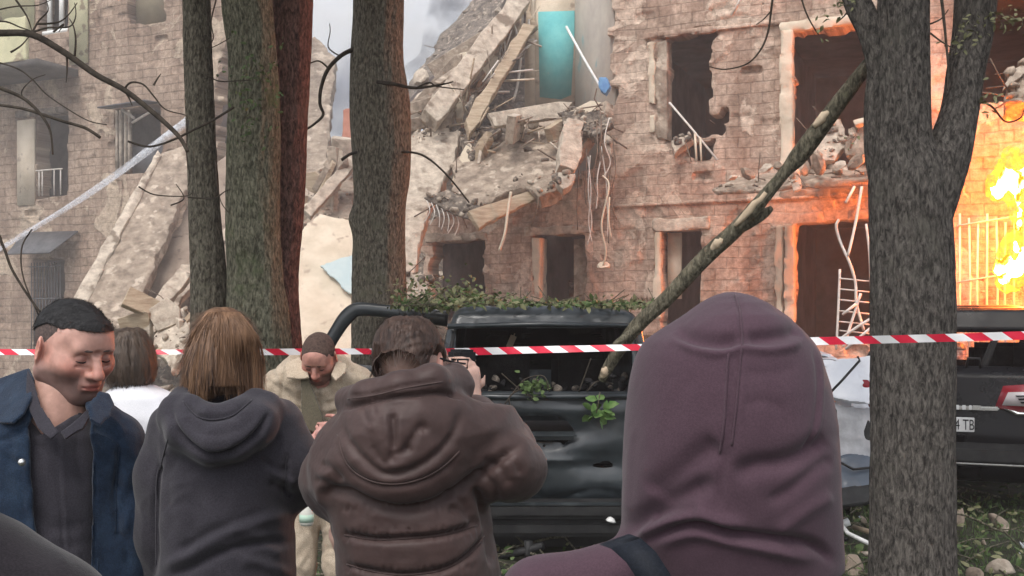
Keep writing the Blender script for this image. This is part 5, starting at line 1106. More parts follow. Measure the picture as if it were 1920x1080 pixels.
# litter: leaves and sticks on the ground
rg = random.Random(77); mb = MB(); mb2 = MB(); mt = MB()
for i in range(6500):
    x = rg.uniform(-5,7.5); y = rg.uniform(3.4,10.5) if rg.random() < .8 else rg.uniform(3.4,13); leaf(mb if rg.random() < .6 else mb2, (x, y, .03+rg.random()*.05), rg.uniform(.03,.08), rg, .5)
for i in range(900):
    x = rg.uniform(-5,7.5); y = rg.uniform(3.4,11); a = rg.uniform(0,3.14); L = rg.uniform(.1,.7); p = Vector((x,y,.05)); e = Vector((math.cos(a)*L, math.sin(a)*L, rg.uniform(-.02,.12)*1)); mt.tube([p, p+e*.5+Vector((rg.uniform(-.05,.05),0,.03)), p+e], rg.uniform(.003,.01), 4)
mb.build('leaf_litter', M_leaf, None, False, label='fallen green leaves scattered over the ground', cat='leaves', kind='stuff'); mb2.build('leaf_litter', M_leaf2, None, False, label='dry pale leaves scattered over the ground', cat='leaves', kind='stuff')
mt.build('fallen_sticks', B_br, None, True, label='thin broken sticks scattered over the ground', cat='sticks', kind='stuff')
gm = MB()
for i in range(9000):
    x = rg.uniform(1.5,7); y = rg.uniform(5.5,10); h = rg.uniform(.03,.09); a = rg.uniform(0,6.28); p = Vector((x,y,.0)); w = Vector((math.cos(a),math.sin(a),0))*.004; t_ = Vector((rg.gauss(0,.03), rg.gauss(0,.03), h)); gm.add([p-w, p+w, p+t_], [(0,1,2)])
gm.build('grass', M_leaf, None, False, label='short worn grass on the ground at the right', cat='grass', kind='stuff')
# ---------------------------------------------------------------- people
def cloth(name, c1, c2, rough=.9, grain=.24, sheen=.15, weave=260, bump=.25, scale=5, spec=.15, big=0):
    m = bpy.data.materials.new(name); m.use_nodes = True; t = m.node_tree; N = t.nodes; L = t.links; b = N['Principled BSDF']
    b.inputs['Roughness'].default_value = rough; b.inputs['Sheen Weight'].default_value = sheen; b.inputs['Specular IOR Level'].default_value = spec
    tc = N.new('ShaderNodeTexCoord'); n1 = N.new('ShaderNodeTexNoise'); n1.inputs['Scale'].default_value = scale; n1.inputs['Detail'].default_value = 10; n1.inputs['Roughness'].default_value = .7; L.new(tc.outputs['Object'], n1.inputs['Vector'])
    cr = N.new('ShaderNodeValToRGB'); cr.color_ramp.elements[0].position = .35; cr.color_ramp.elements[1].position = .65; cr.color_ramp.elements[0].color = (*c1,1); cr.color_ramp.elements[1].color = (*c2,1); L.new(n1.outputs['Fac'], cr.inputs[0]); L.new(cr.outputs[0], b.inputs['Base Color'])
    n2 = N.new('ShaderNodeTexNoise'); n2.inputs['Scale'].default_value = weave; n2.inputs['Detail'].default_value = 2; L.new(tc.outputs['Object'], n2.inputs['Vector'])
    sp = N.new('ShaderNodeTexNoise'); sp.inputs['Scale'].default_value = min(weave, 330); sp.inputs['Detail'].default_value = 3; L.new(tc.outputs['Object'], sp.inputs['Vector'])
    sr = N.new('ShaderNodeValToRGB'); sr.color_ramp.elements[0].position = .36; sr.color_ramp.elements[1].position = .64; sr.color_ramp.elements[0].color = (1-grain,1-grain,1-grain,1); sr.color_ramp.elements[1].color = (1+grain,1+grain,1+grain,1); L.new(sp.outputs['Fac'], sr.inputs[0])
    ml = N.new('ShaderNodeMix'); ml.data_type = 'RGBA'; ml.blend_type = 'MULTIPLY'; ml.inputs[0].default_value = 1; L.new(cr.outputs[0], ml.inputs[6]); L.new(sr.outputs[0], ml.inputs[7]); L.new(ml.outputs[2], b.inputs['Base Color'])
    n3 = N.new('ShaderNodeTexNoise'); n3.inputs['Scale'].default_value = 16; n3.inputs['Detail'].default_value = 4; L.new(tc.outputs['Object'], n3.inputs['Vector'])
    ad = N.new('ShaderNodeMath'); ad.operation = 'MULTIPLY_ADD'; ad.inputs[1].default_value = 3+big; L.new(n3.outputs['Fac'], ad.inputs[0]); L.new(n2.outputs['Fac'], ad.inputs[2])
    bp = N.new('ShaderNodeBump'); bp.inputs['Strength'].default_value = bump; bp.inputs['Distance'].default_value = .004; L.new(ad.outputs[0], bp.inputs['Height']); L.new(bp.outputs[0], b.inputs['Normal'])
    return m
def hair_mat(name, c1, c2, rough=.45):
    m = mat(name, c1, c2, scale=60, stretch=(1,1,.06), rough=rough, spec=.35, bump=.8, bscale=110, bstretch=(1,1,.05), dist=.004); return m
def skin_mat(name='skin'):
    m = bpy.data.materials.new(name); m.use_nodes = True; t = m.node_tree; N = t.nodes; L = t.links; b = N['Principled BSDF']
    b.inputs['Roughness'].default_value = .5; b.inputs['Specular IOR Level'].default_value = .35; b.inputs['Subsurface Weight'].default_value = .15; b.inputs['Subsurface Radius'].default_value = (.02,.008,.004); b.inputs['Subsurface Scale'].default_value = .5
    at = N.new('ShaderNodeAttribute'); at.attribute_name = 'tone'; tc = N.new('ShaderNodeTexCoord')
    n = N.new('ShaderNodeTexNoise'); n.inputs['Scale'].default_value = 45; n.inputs['Detail'].default_value = 6; L.new(tc.outputs['Object'], n.inputs['Vector'])
    r = N.new('ShaderNodeValToRGB'); r.color_ramp.elements[0].position = .3; r.color_ramp.elements[1].position = .7; r.color_ramp.elements[0].color = (.78,.74,.74,1); r.color_ramp.elements[1].color = (1.1,1.08,1.08,1); L.new(n.outputs['Fac'], r.inputs[0])
    mx = N.new('ShaderNodeMix'); mx.data_type = 'RGBA'; mx.blend_type = 'MULTIPLY'; mx.inputs[0].default_value = 1; L.new(at.outputs['Color'], mx.inputs[6]); L.new(r.outputs[0], mx.inputs[7]); L.new(mx.outputs[2], b.inputs['Base Color'])
    bp = N.new('ShaderNodeBump'); bp.inputs['Strength'].default_value = .15; bp.inputs['Distance'].default_value = .002; n2 = N.new('ShaderNodeTexNoise'); n2.inputs['Scale'].default_value = 300; L.new(tc.outputs['Object'], n2.inputs['Vector']); L.new(n2.outputs['Fac'], bp.inputs['Height']); L.new(bp.outputs[0], b.inputs['Normal'])
    return m
M_skin = skin_mat()
def set_tone(o, cols):
    a = o.data.color_attributes.new('tone', 'FLOAT_COLOR', 'POINT'); c = np.ones((len(cols), 4), np.float32); c[:, :3] = cols; a.data.foreach_set('color', c.ravel())
def px_of(v): return v[:,0]/v[:,1]*F+HX, HY-(v[:,2]-CZ)/v[:,1]*F
def folds(v, q, fl, amp_n=.0, nscale=9, seed=0, zs=1.0, ridge=0.0):
    """creases and ridges: polylines (px,py) with width in px and depth in m, pressed into the surface that faces them"""
    N = normals(v, q); px, py = px_of(v); fac = np.clip(-N[:,1]*1.6+.25, 0, 1)
    D = np.zeros(len(v))
    for pts, w, a in fl:
        P_ = np.array(smooth_path(pts, 5)); best = np.full(len(v), 1e9); tt = np.zeros(len(v)); n = len(P_)-1
        sel = (px > P_[:,0].min()-3*w) & (px < P_[:,0].max()+3*w) & (py > P_[:,1].min()-3*w) & (py < P_[:,1].max()+3*w)
        sx, sy = px[sel], py[sel]; bb = best[sel]; t2 = tt[sel]
        for i in range(n):
            ex, ey = P_[i+1]-P_[i]; wx, wy = sx-P_[i,0], sy-P_[i,1]; t = np.clip((wx*ex+wy*ey)/(ex*ex+ey*ey+1e-9), 0, 1)
            d = np.hypot(wx-t*ex, wy-t*ey); m = d < bb; bb = np.where(m, d, bb); t2 = np.where(m, (i+t)/n, t2)
        env = np.clip(np.minimum(t2, 1-t2)*6+.15, 0, 1)
        D[sel] += a*np.exp(-(bb/w)**2)*env
    D *= fac
    if amp_n: D += amp_n*fbm(v[:,0]*nscale, v[:,1]*nscale, v[:,2]*nscale*zs, 4, seed)
    if ridge:
        x, y, z = v.T; wx_ = fbm(x*4, y*4, z*4, 2, seed+31); wz_ = fbm(x*4, y*4, z*4, 2, seed+37)
        r1 = 1-np.abs(fbm(x*6+1.5*wx_, y*6, z*9*zs+1.5*wz_, 3, seed+41))*3.2; r2 = 1-np.abs(fbm(x*17+2*wz_, y*17, z*13*zs+2*wx_, 2, seed+43))*3
        D += ridge*(np.clip(r1, -.6, 1)+.35*np.clip(r2, -.5, 1))
    return v+N*D[:, None]
def garment(name, s, m, parent, fl=(), sm=1, noise=.004, ns=9, seed=0, zs=1.0, post=None, ridge=0.0, **k):
    v, q = s.mesh(); v = lap(v, q, sm) if sm else v; v = folds(v, q, fl, noise, ns, seed, zs, ridge)
    if post: v = post(v, q)
    return mk(name, v, q, m, parent, True, **k)
def W3(d0):
    """photo pixel -> world at depth d0 plus an offset"""
    return lambda px, py, dy=0.0: tuple(P(px, py, d0+dy))
def rows_px(rows, d, ry, n=None):
    """(py, xl, xr[, ry]) rows at depth d -> loft rows"""
    out = []
    for r in rows:
        z = CZ+(HY-r[0])/F*d; out.append((z, ((r[1]+r[2])/2-HX)/F*d, d+(r[4] if len(r) > 4 else 0), (r[2]-r[1])/2*d/F, r[3] if len(r) > 3 else ry))
    return out
def box_of(*pts, m=.2):
    a = np.array(pts); return a.min(0)-m, a.max(0)+m
def body_under(d, x0, half, top_z, face, hip_z=.92, arms=None, lean=0.0, head=None, res=.012, legs=True):
    """simple continuous body below the clothes"""
    s = SDF((x0-half-.35, d-.75, 0), (x0+half+.35, d+.75, top_z+.02), res)
    sh = top_z-.32
    s.loft([(hip_z-.12, x0, d, half*.8, .11), (hip_z+.05, x0, d, half*.82, .11), (1.15, x0, d, half*.7, .095), (sh-.1, x0, d, half*.9, .11), (sh, x0, d, half*.75, .07)], .04)
    s.cap((x0, d, sh-.05), (x0, d, sh+.12), .055, .052, .04)
    if legs:
        for q in (-1, 1): s.chain([(x0+q*half*.45, d, hip_z-.05), (x0+q*half*.5, d-.01, .5), (x0+q*half*.5, d+.01, .09)], [.085, .058, .04], .03); s.cap((x0+q*half*.5, d, .05), (x0+q*half*.55, d+.17*face, .04), .045, .035, .03)
    for ch in (arms or []): s.chain([c[:3] for c in ch], [c[3] for c in ch], .025)
    return s
def trousers(d, x0, half, m, par, hip_z=.95, face=1):
    s = SDF((x0-half-.1, d-.3, 0), (x0+half+.1, d+.3, hip_z+.1), .014)
    s.loft([(hip_z-.2, x0, d, half*.9, .13), (hip_z, x0, d, half*.86, .12)], .04)
    for q in (-1, 1): s.chain([(x0+q*half*.45, d, hip_z-.12), (x0+q*half*.52, d-.01, .5), (x0+q*half*.52, d+.01, .1)], [.105, .085, .07], .04)
    garment('trousers', s, m, par, noise=.006); mb = MB()
    for q in (-1, 1):
        sh = SDF((x0+q*half*.5-.1, d-.2, 0), (x0+q*half*.5+.12, d+.3, .16), .01); sh.ell((x0+q*half*.52, d+.07*face, .045), (.055,.15,.045), .01); sh.cap((x0+q*half*.52, d, .05),(x0+q*half*.52, d, .11), .05, .045, .03); v, f = sh.mesh(); mk('shoe', v, f, M_trim, par)
def hand(s, wrist, dirv, palm_n, side, sc=1.0, curl=.6):
    """palm with five fingers: dirv points along the fingers, palm_n out of the palm, side towards the thumb"""
    d = Vector(dirv).normalized(); n = Vector(palm_n); n = (n-d*n.dot(d)).normalized(); t = Vector(side); t = (t-d*t.dot(d)-n*t.dot(n)).normalized(); w = Vector(wrist)
    for o in (-.03, -.01, .01, .028): s.cap(w, w+d*.085*sc+t*o*sc, .016*sc, .012*sc, .012)
    for i, (o, L) in enumerate(((.030,.07),(.011,.078),(-.010,.072),(-.029,.056))):
        b = w+d*.088*sc+t*o*sc; a1 = curl*.5; a2 = curl*1.2; a3 = curl*1.8; L *= sc
        p1 = b+(d*math.cos(a1)+n*math.sin(a1))*L*.45; p2 = p1+(d*math.cos(a2)+n*math.sin(a2))*L*.32; p3 = p2+(d*math.cos(a3)+n*math.sin(a3))*L*.25
        s.chain([b, p1, p2, p3], [.0095*sc, .0088*sc, .008*sc, .0065*sc], .003)
    b = w+d*.025*sc+t*.025*sc; p1 = b+(d*.5+t*.8+n*.3).normalized()*.04*sc; p2 = p1+(d*.8+t*.3+n*.4).normalized()*.032*sc; p3 = p2+(d*.9+n*.4).normalized()*.022*sc
    s.chain([b, p1, p2, p3], [.014*sc, .011*sc, .0095*sc, .007*sc], .008)
# ---- head with a face
def head_verts(center, fwd, up, sc=1.0, res=.003, beard=0.0, skin=(.46,.27,.21), neck=True, heavy=0.0, neck_dir=None):
    s = SDF((-.12,-.15,-.24), (.12,.15,.14), res)
    s.ell((0,-.015,.020), (.076,.097,.086), .02); s.ell((0,.03,-.03), (.063+heavy*.006,.064,.084), .04)
    s.ell((0,.066,-.098), (.027+heavy*.006,.024,.022), .03)
    for q in (-1, 1):
        s.cap((q*(.052+heavy*.008),.0,-.058), (q*.02,.064,-.098), .024+heavy*.006, .02, .03); s.ell((q*.042,.058,-.024), (.026,.026,.022), .03)
    s.cap((-.036,.083,.022), (.036,.083,.022), .013, .013, .018); s.ell((0,.052,.048), (.057,.042,.04), .03)
    for q in (-1, 1): s.ell((q*.031,.103,.003), (.019,.020,.012), .012, 'd'); s.cap((q*.016,.096,-.018), (q*.042,.088,-.017), .002, .002, .006, 'd'); s.cap((q*.017,.104,-.034), (q*.033,.094,-.068), .0022, .0018, .008, 'd')
    for q in (-1, 1): s.ell((q*.031,.079,.0), (.0155,.0155,.0135), .003)
    s.cap((0,.090,.018), (0,.116,-.026), .009, .012, .014); s.ell((0,.1185,-.033), (.0145,.0135,.0115), .008)
    s.ell((0,.102,.017), (.011,.008,.006), .01, 'd')
    for q in (-1, 1): s.ell((q*.0135,.104,-.036), (.0095,.012,.0085), .006); s.ell((q*.007,.114,-.0445), (.0035,.006,.004), .003, 'd')
    s.ell((0,.09,-.062), (.028,.016,.02), .014)
    s.ell((0,.1,-.0605), (.022,.009,.0058), .005); s.ell((0,.0985,-.0725), (.019,.009,.0068), .005)
    s.cap((-.024,.099,-.067), (.024,.099,-.067), .0022, .0022, .003, 'd'); s.cap((-.012,.108,-.0665), (.012,.108,-.0665), .002, .002, .003, 'd')
    s.cap((-.012,.1,-.083), (.012,.1,-.083), .004, .004, .01, 'd')
    for q in (-1, 1):
        rot = Matrix.Rotation(q*-.55, 3, 'Z') @ Matrix.Rotation(.15, 3, 'X')
        s.ell((q*.082,-.012,-.010), (.0075,.022,.034), .005, rot=rot); s.ell((q*.091,-.006,-.006), (.0065,.012,.021), .003, 'd', rot=rot); s.cap((q*.084,-.004,.002), (q*.085,-.008,-.022), .003, .003, .003); s.ell((q*.081,.0,-.04), (.006,.008,.01), .006)
    if neck:
        nd = Vector(neck_dir) if neck_dir else Vector((0,-.03,-.17))
        s.cap((0,-.015,-.06), tuple(Vector((0,-.015,-.06))+nd), .056, .064, .035)
    v, q = s.mesh(); v = lap(v, q, 1, .3)
    base = np.array(skin); c = np.tile(base, (len(v), 1)); x, y, z = v.T
    g = lambda cx, cy, cz_, r: np.exp(-((x-cx)**2+(y-cy)**2+(z-cz_)**2)/r**2)[:, None]
    red = base*np.array((1.12,.78,.74))
    for t in ((.045,.08,-.03,.03), (-.045,.08,-.03,.03), (0,.12,-.03,.018), (.085,0,-.01,.03), (-.085,0,-.01,.03)): c = c+(red-c)*g(*t)*.8
    lips = base*np.array((.8,.45,.45)); wl = (np.exp(-((x/.024)**2+((z+.0665)/.012)**2))*(y > .09))[:, None]; c = c+(lips-c)*np.clip(wl*1.3, 0, 1)
    if beard:
        bm_ = np.clip(((-z-.024-.012*(np.abs(x) < .03))/.025), 0, 1)*np.clip((y+.03)/.04, 0, 1)*(1-np.clip(wl[:,0]*1.6, 0, 1))*np.clip((.02+.0-(-z-.125))/.03+1, 0, 1); c = c+(base*.34*np.array((.95,1,1.08))-c)*(bm_*beard)[:, None]
        bm2 = np.clip(1-np.abs(y-.012)/.018, 0, 1)*np.clip(1-np.abs(z+.01)/.05, 0, 1)*(np.abs(x) > .055); c = c+(base*.4-c)*(bm2*beard*.8)[:, None]
    for q_ in (-1, 1):
        lid_shade = np.exp(-((x-q_*.031)/.017)**2-((z-.001)/.009)**2)*(y > .075); c = c+(base*np.array((.6,.5,.5))-c)*(lid_shade*.75)[:, None]; bag = np.exp(-((x-q_*.03)/.018)**2-((z+.017)/.007)**2)*(y > .07); c = c+(base*.7-c)*(bag*.5)[:, None]  # eye shadow painted into the lid tone
    f = Vector(fwd).normalized(); u = Vector(up); u = (u-f*u.dot(f)).normalized(); r = f.cross(u)
    Rm = np.array([r, f, u]).T*sc
    return v, q, c, Rm, np.array(center)
def head_pt(Rm, c, p): return Vector(tuple(Rm @ np.array(p)+c))
def join(meshes):
    V_, Q_, C_ = [], [], []; b = 0
    for v, q, c in meshes: V_.append(v); Q_.append(q+b); C_.append(c); b += len(v)
    return np.concatenate(V_), np.concatenate(Q_), np.concatenate(C_)
def face_bits(par, Rm, c, brow_m, closed=True, lash=M_ink):
    for q in (-1, 1):
        mb = MB(); pts = [head_pt(Rm, c, (q*(.014+.036*t), .1000-.010*t*t-.004*t, .0225+.003*math.sin(t*2.6)-.003*t)) for t in np.linspace(0,1,7)]; mb.tube(pts, [.0018,.003,.0035,.0034,.003,.0024,.0012], 6); mk('eyebrow', mb.v, mb.f, brow_m, par)
        mb = MB(); pts = [head_pt(Rm, c, (q*.031+.0145*t, .079+.0158*math.sqrt(max(0,1-(t*.92)**2))-.0005, -.0035-.003*(1-t*t))) for t in np.linspace(-1,1,9)]; mb.tube(pts, [.0006,.0011,.0014,.0015,.0015,.0015,.0014,.0011,.0006], 5); mk('eyelashes', mb.v, mb.f, lash, par)
def strands(par, name, m, roots, n, rr, r=.0011, spread=.01, wav=.004):
    """thin locks following guide lines (world points)"""
    mb = MB()
    for _ in range(n):
        g = rr.choice(roots); o = Vector((rr.gauss(0,spread), rr.gauss(0,spread*.6), 0)); ph = rr.uniform(0,6)
        pts = [Vector(p)+o*(.3+.7*i/(len(g)-1))+Vector((wav*math.sin(ph+i*1.3),0,0)) for i, p in enumerate(g)]
        pts = [Vector(tuple(q)) for q in smooth_path([tuple(p) for p in pts], 3)]; k = len(pts); mb.tube(pts, [r*(1-.75*i/(k-1)) for i in range(k)], 3)
    return mb.build(name, m, par, True)

def fuzz(par, name, m, o, n, flow, L, wd, seed=0, lift=.25, sel=None):
    """fine separate hairs growing out of a hair surface; flow(points) gives their direction"""
    me = o.data; k = len(me.vertices); co = np.empty(k*3, np.float32); me.vertices.foreach_get('co', co); co = co.reshape(-1, 3)+np.array(WL[o], np.float32); nn = np.empty(k*3, np.float32); me.vertices.foreach_get('normal', nn); nn = nn.reshape(-1, 3)
    g = np.random.default_rng(seed); ok = np.arange(k) if sel is None else np.where(sel(co))[0]; i = g.choice(ok, n); p = co[i]+g.normal(0, .0015, (n, 3)); N_2 = nn[i]
    f = flow(p); f = f-N_2*(f*N_2).sum(1)[:, None]; f = f/(np.linalg.norm(f, axis=1)[:, None]+1e-9)+g.normal(0, .07, (n, 3)); ln = L*g.uniform(.5, 1.2, (n, 1)); s_ = np.cross(f, N_2); s_ /= np.linalg.norm(s_, axis=1)[:, None]+1e-9; s_ = s_*wd/2
    a = p-N_2*.001; b = p+f*ln*.5+N_2*ln*lift*.5; c = p+f*ln+N_2*ln*lift*.6
    v = np.stack([a-s_, a+s_, b+s_*.8, b-s_*.8, c+s_*.2, c-s_*.2], 1).reshape(-1, 3); q = (np.arange(n)*6)[:, None]
    return mk(name, v, np.concatenate([q+[0,1,2,3], q+[3,2,4,5]], 0).astype(np.int32), m, par, True)
def surf_tube(obj, par, pts, r, m, name='seam', tol=5, n=5, sink=.3):
    """a stitched seam lying on the cloth"""
    me = obj.data; k = len(me.vertices); co = np.empty(k*3, np.float32); me.vertices.foreach_get('co', co); co = co.reshape(-1, 3)+np.array(WL[obj], np.float32); px, py = px_of(co); out = []
    for x, y in smooth_path(pts, 6):
        sel = np.where((np.abs(px-x) < tol*2.2) & (np.abs(py-y) < tol*2.2))[0]
        if not len(sel): continue
        ymin = co[sel, 1].min(); sel = sel[co[sel, 1] < ymin+.03]; w_ = np.exp(-((px[sel]-x)**2+(py[sel]-y)**2)/tol**2)+1e-9; dd = (co[sel, 1]*w_).sum()/w_.sum(); out.append(P(x, y, dd-r*(1-sink)))
    if len(out) < 3: return
    mb = MB(); mb.tube(out, r, n); return mb.build(name, m, par, True)
# ================= person: purple hood, nearest =================
d = 1.55; w = W3(d); X0 = P(1300,0,d).x
M_purple = cloth('dusty_plum_jersey', (.058,.033,.045), (.072,.042,.056), grain=.1, sheen=.12, weave=700, bump=.18)
s = body_under(d+.02, X0, .15, 1.60, 1, arms=[[(X0-.15,d+.01,1.24,.04),(X0-.22,d+.05,1.02,.035),(X0-.12,d+.22,.98,.03)],[(X0+.15,d+.03,1.2,.04),(X0+.22,d+.06,1.02,.035),(X0+.14,d+.22,.98,.03)]]); s.ell(w(1372,760,.02), (.1,.11,.125), .03); s.cap(w(1372,860,.03), (X0,d+.02,1.3), .055, .06, .03)
hand(s, (X0-.12,d+.22,.98), (.6,.5,0), (0,.3,-.8), (0,.8,.2), .95, .7); hand(s, (X0+.14,d+.22,.98), (-.6,.5,0), (0,.3,-.8), (0,.8,.2), .95, .7)
v, q = s.mesh(); p6 = mk('person', v, q, M_skin, None, True, label='person in a dusty purple hooded top seen from behind, hood up, nearest to the camera', cat='person'); set_tone(p6, np.tile((.46,.3,.24), (len(v),1)))
s = SDF((X0-.34, d-.30, .9), (X0+.36, d+.26, 1.78), .0042)
s.loft(rows_px([(548,1366,1394,.02,.03),(556,1342,1416,.06,.02),(570,1318,1440,.09,.01),(592,1285,1468,.115),(615,1247,1494,.13),(640,1212,1517,.14),(665,1197,1529,.15),(690,1189,1537,.155),(720,1183,1546,.16),(790,1175,1560,.165),(860,1170,1566,.165),(930,1167,1570,.16),(1000,1166,1572,.15),(1060,1175,1574,.14)], d, .15), .02, 2.1)
s.loft([(.9, X0, d+.02, .235, .15), (1.1, X0, d+.02, .235, .15), (1.24, X0, d+.02, .205, .14), (1.31, X0+.01, d+.02, .15, .12), (1.36, X0+.03, d+.02, .10,.10), (1.40, X0+.04, d+.02, .08,.08)], .02)
s.cap((X0-.05,d,1.330), (X0-.218,d+.01,1.288), .067,.056,.024); s.cap((X0-.218,d,1.288), (X0-.265,d+.05,1.0), .053,.048,.05); s.cap((X0-.265,d+.05,1.0), (X0-.13,d+.2,.98), .048,.04,.03)
s.cap((X0+.08,d,1.30), (X0+.18,d+.02,1.2), .07,.06,.04); s.cap((X0+.21,d+.02,1.25), (X0+.25,d+.05,1.0), .06,.05,.05)
fl6 = [([(1380,548),(1388,590),(1391,640)],5,-.004),([(1372,548),(1380,590),(1383,640)],4,.003),
 ([(1266,618),(1300,634),(1345,640),(1385,636)],14,-.013),([(1400,634),(1440,632),(1480,624),(1500,614)],13,-.011),([(1258,632),(1300,655),(1350,663),(1391,654),(1440,658),(1480,652),(1500,640)],7,.008),
 ([(1384,655),(1379,720),(1374,790),(1372,830)],3,-.003),([(1366,660),(1362,720),(1358,790),(1356,830)],3,.0022),([(1394,655),(1392,720),(1388,800)],5,.002),
 ([(1378,892),(1420,872),(1460,868),(1510,850),(1550,820)],18,-.013),
 ([(1365,838),(1356,880),(1350,920),(1350,950)],8,-.004),([(1220,930),(1280,880),(1350,830)],24,-.011),([(1215,978),(1255,962),(1310,958)],9,-.010),
 ([(1172,1005),(1200,975),(1240,950),(1280,930),(1340,900)],20,-.016),([(1180,1010),(1240,985),(1300,965),(1340,975),(1400,985)],12,.012),([(1210,1012),(1270,988),(1320,985),(1370,1000),(1440,1010),(1520,1020),(1560,1050)],9,-.016),([(1240,1020),(1300,1000),(1360,1012),(1440,1030),(1520,1050)],10,.009),
 ([(1532,650),(1541,710),(1537,780),(1524,850)],4,.0025),([(1524,655),(1533,710),(1529,780),(1516,850)],4,-.0025),([(1440,940),(1480,920),(1530,880),(1560,860)],12,-.006),([(1460,1000),(1510,960),(1560,930)],12,.005),
 ([(1180,800),(1174,880),(1170,960)],10,.004),([(1395,760),(1430,752),(1470,770)],9,-.002),([(1395,700),(1440,700),(1490,690)],9,-.0015)]
def post6(v, q): return lap(v, q, 1, .5)
HG = garment('hooded_top', s, M_purple, p6, fl6, sm=2, noise=.0035, ns=7, seed=6, post=post6, ridge=.0010)
trousers(d, X0, .2, M_trim, p6)
for pts in ([(1378,552),(1388,590),(1391,645),(1386,700),(1380,770),(1372,835)], [(1366,660),(1362,720),(1358,790),(1350,850)],): surf_tube(HG, p6, pts, .0016, M_purple)
# strap of a bag over the shoulder
M_strap = cloth('navy_strap', (.007,.009,.014), (.014,.017,.024), weave=900, sheen=0, rough=.6)
mb = MB(); st = [(1150,1012,-.075),(1172,1020,-.125),(1200,1045,-.148),(1226,1085,-.160),(1260,1150,-.165),(1300,1250,-.165)]; L_ = [P(x-26,y+9,d+o-.018) for x,y,o in st]; R_ = [P(x+30,y-10,d+o-.018) for x,y,o in st]
n = len(st); vs = L_+R_+[p+Vector((0,.004,0)) for p in L_+R_]; mb.add(vs, [(i,i+1,n+i+1,n+i) for i in range(n-1)]+[(2*n+i,3*n+i,3*n+i+1,2*n+i+1) for i in range(n-1)]+[(i,2*n+i,2*n+i+1,i+1) for i in range(n-1)]+[(n+i,n+i+1,3*n+i+1,3*n+i) for i in range(n-1)])
mb.build('bag_strap', M_strap, p6, True)

# ================= person: brown puffer =================
d = 2.3; w = W3(d); X0 = P(765,0,d).x
M_puff = cloth('brown_quilted_nylon', (.046,.027,.025), (.062,.038,.035), rough=.52, sheen=.1, weave=40, bump=.3, spec=.22, scale=4, grain=.1)
M_hair_d = hair_mat('dark_brown_hair', (.028,.016,.012), (.082,.048,.036))
hv, hq, hc, Rm, c0 = head_verts(P(772,697,d+.012), (.62,.74,-.05), (0,0,1), .84, .004, skin=(.5,.33,.27))
s = body_under(d, X0, .19, 1.66, 1, arms=[[(*w(885,850),.05),(*w(975,890,-.02),.045),(*w(890,770,.26),.03)],[(*w(645,850),.05),(*w(615,925,.12),.045),(*w(845,765,.38),.03)]])
hand(s, w(890,762,.27), (-.15,.0,.9), (-.6,.5,0), (-.6,-.3,.2), .95, .9); hand(s, w(848,762,.39), (.1,.0,.9), (.3,.5,0), (.5,-.3,.2), .95, .8)
v, q = s.mesh(); hw_ = hv @ Rm.T+c0
V_, Q_, C_ = join([(v, q, np.tile((.5,.33,.27), (len(v),1))), (hw_, hq, hc)])
p5 = mk('person', V_, Q_, M_skin, None, True, label='woman in a brown quilted winter jacket holding up a phone, dark hair tied low', cat='person'); set_tone(p5, C_)
s = SDF(*box_of(w(690,585), w(845,725), m=.11), .004)
s.loft(rows_px([(592,738,788,.03),(600,722,806,.06),(618,708,820,.085),(645,699,832,.1),(670,697,838,.1),(690,700,836,.095),(706,706,815,.085),(718,716,790,.07),(730,722,776,.05)], d, .09), .02, 2.1)
s.ell(w(745,688,-.095), (.052,.042,.038), .012); s.ell(w(826,682,-.05), (.026,.05,.032), .02, 'd'); s.ell(w(838,716,.02), (.03,.1,.035), .02, 'd')
flh = [([(700,690),(720,640),(760,605),(800,605)],5,-.003),([(708,700),(730,650),(775,615),(815,625)],4,-.003),([(720,690),(745,650),(790,630),(825,645)],4,-.003),([(735,680),(760,655),(800,645),(830,655)],4,-.003),([(760,690),(790,668),(815,662)],5,-.004),([(715,680),(742,676),(768,690)],4,-.005),([(720,700),(740,690),(765,700)],3,-.004)]
def hair_post(ax):
    def f(v, q):
        N = normals(v, q); px, py = px_of(v); return v+N*(.0022*fbm(px*.22, py*.035, 0*px, 3, 5))[:, None]
    return f
garment('hair', s, M_hair_d, p5, flh, sm=1, noise=0, post=hair_post(0))
rr = random.Random(5)
strands(p5, 'loose_hair', M_hair_d, [[P(715,690,d-.1),P(712,712,d-.1),P(716,728,d-.09)],[P(745,700,d-.11),P(750,716,d-.11),P(748,728,d-.1)],[P(780,700,d-.1),P(785,712,d-.1),P(783,724,d-.09)],[P(704,640,d-.08),P(702,670,d-.08),P(708,705,d-.08)]], 26, rr, .0009, .008)
HO = p5.children[-2] if p5.children[-1].name.startswith('loose') else None
HO = [c for c in p5.children if c.name.startswith('hair')][0]
fuzz(p5, 'fine_hair', M_hair_d, HO, 1100, lambda p: np.stack([(X0-.02-p[:,0])*1.2, -.3+0*p[:,0], (1.60-p[:,2])*2-.15], 1), .05, .0013, 2, .02)
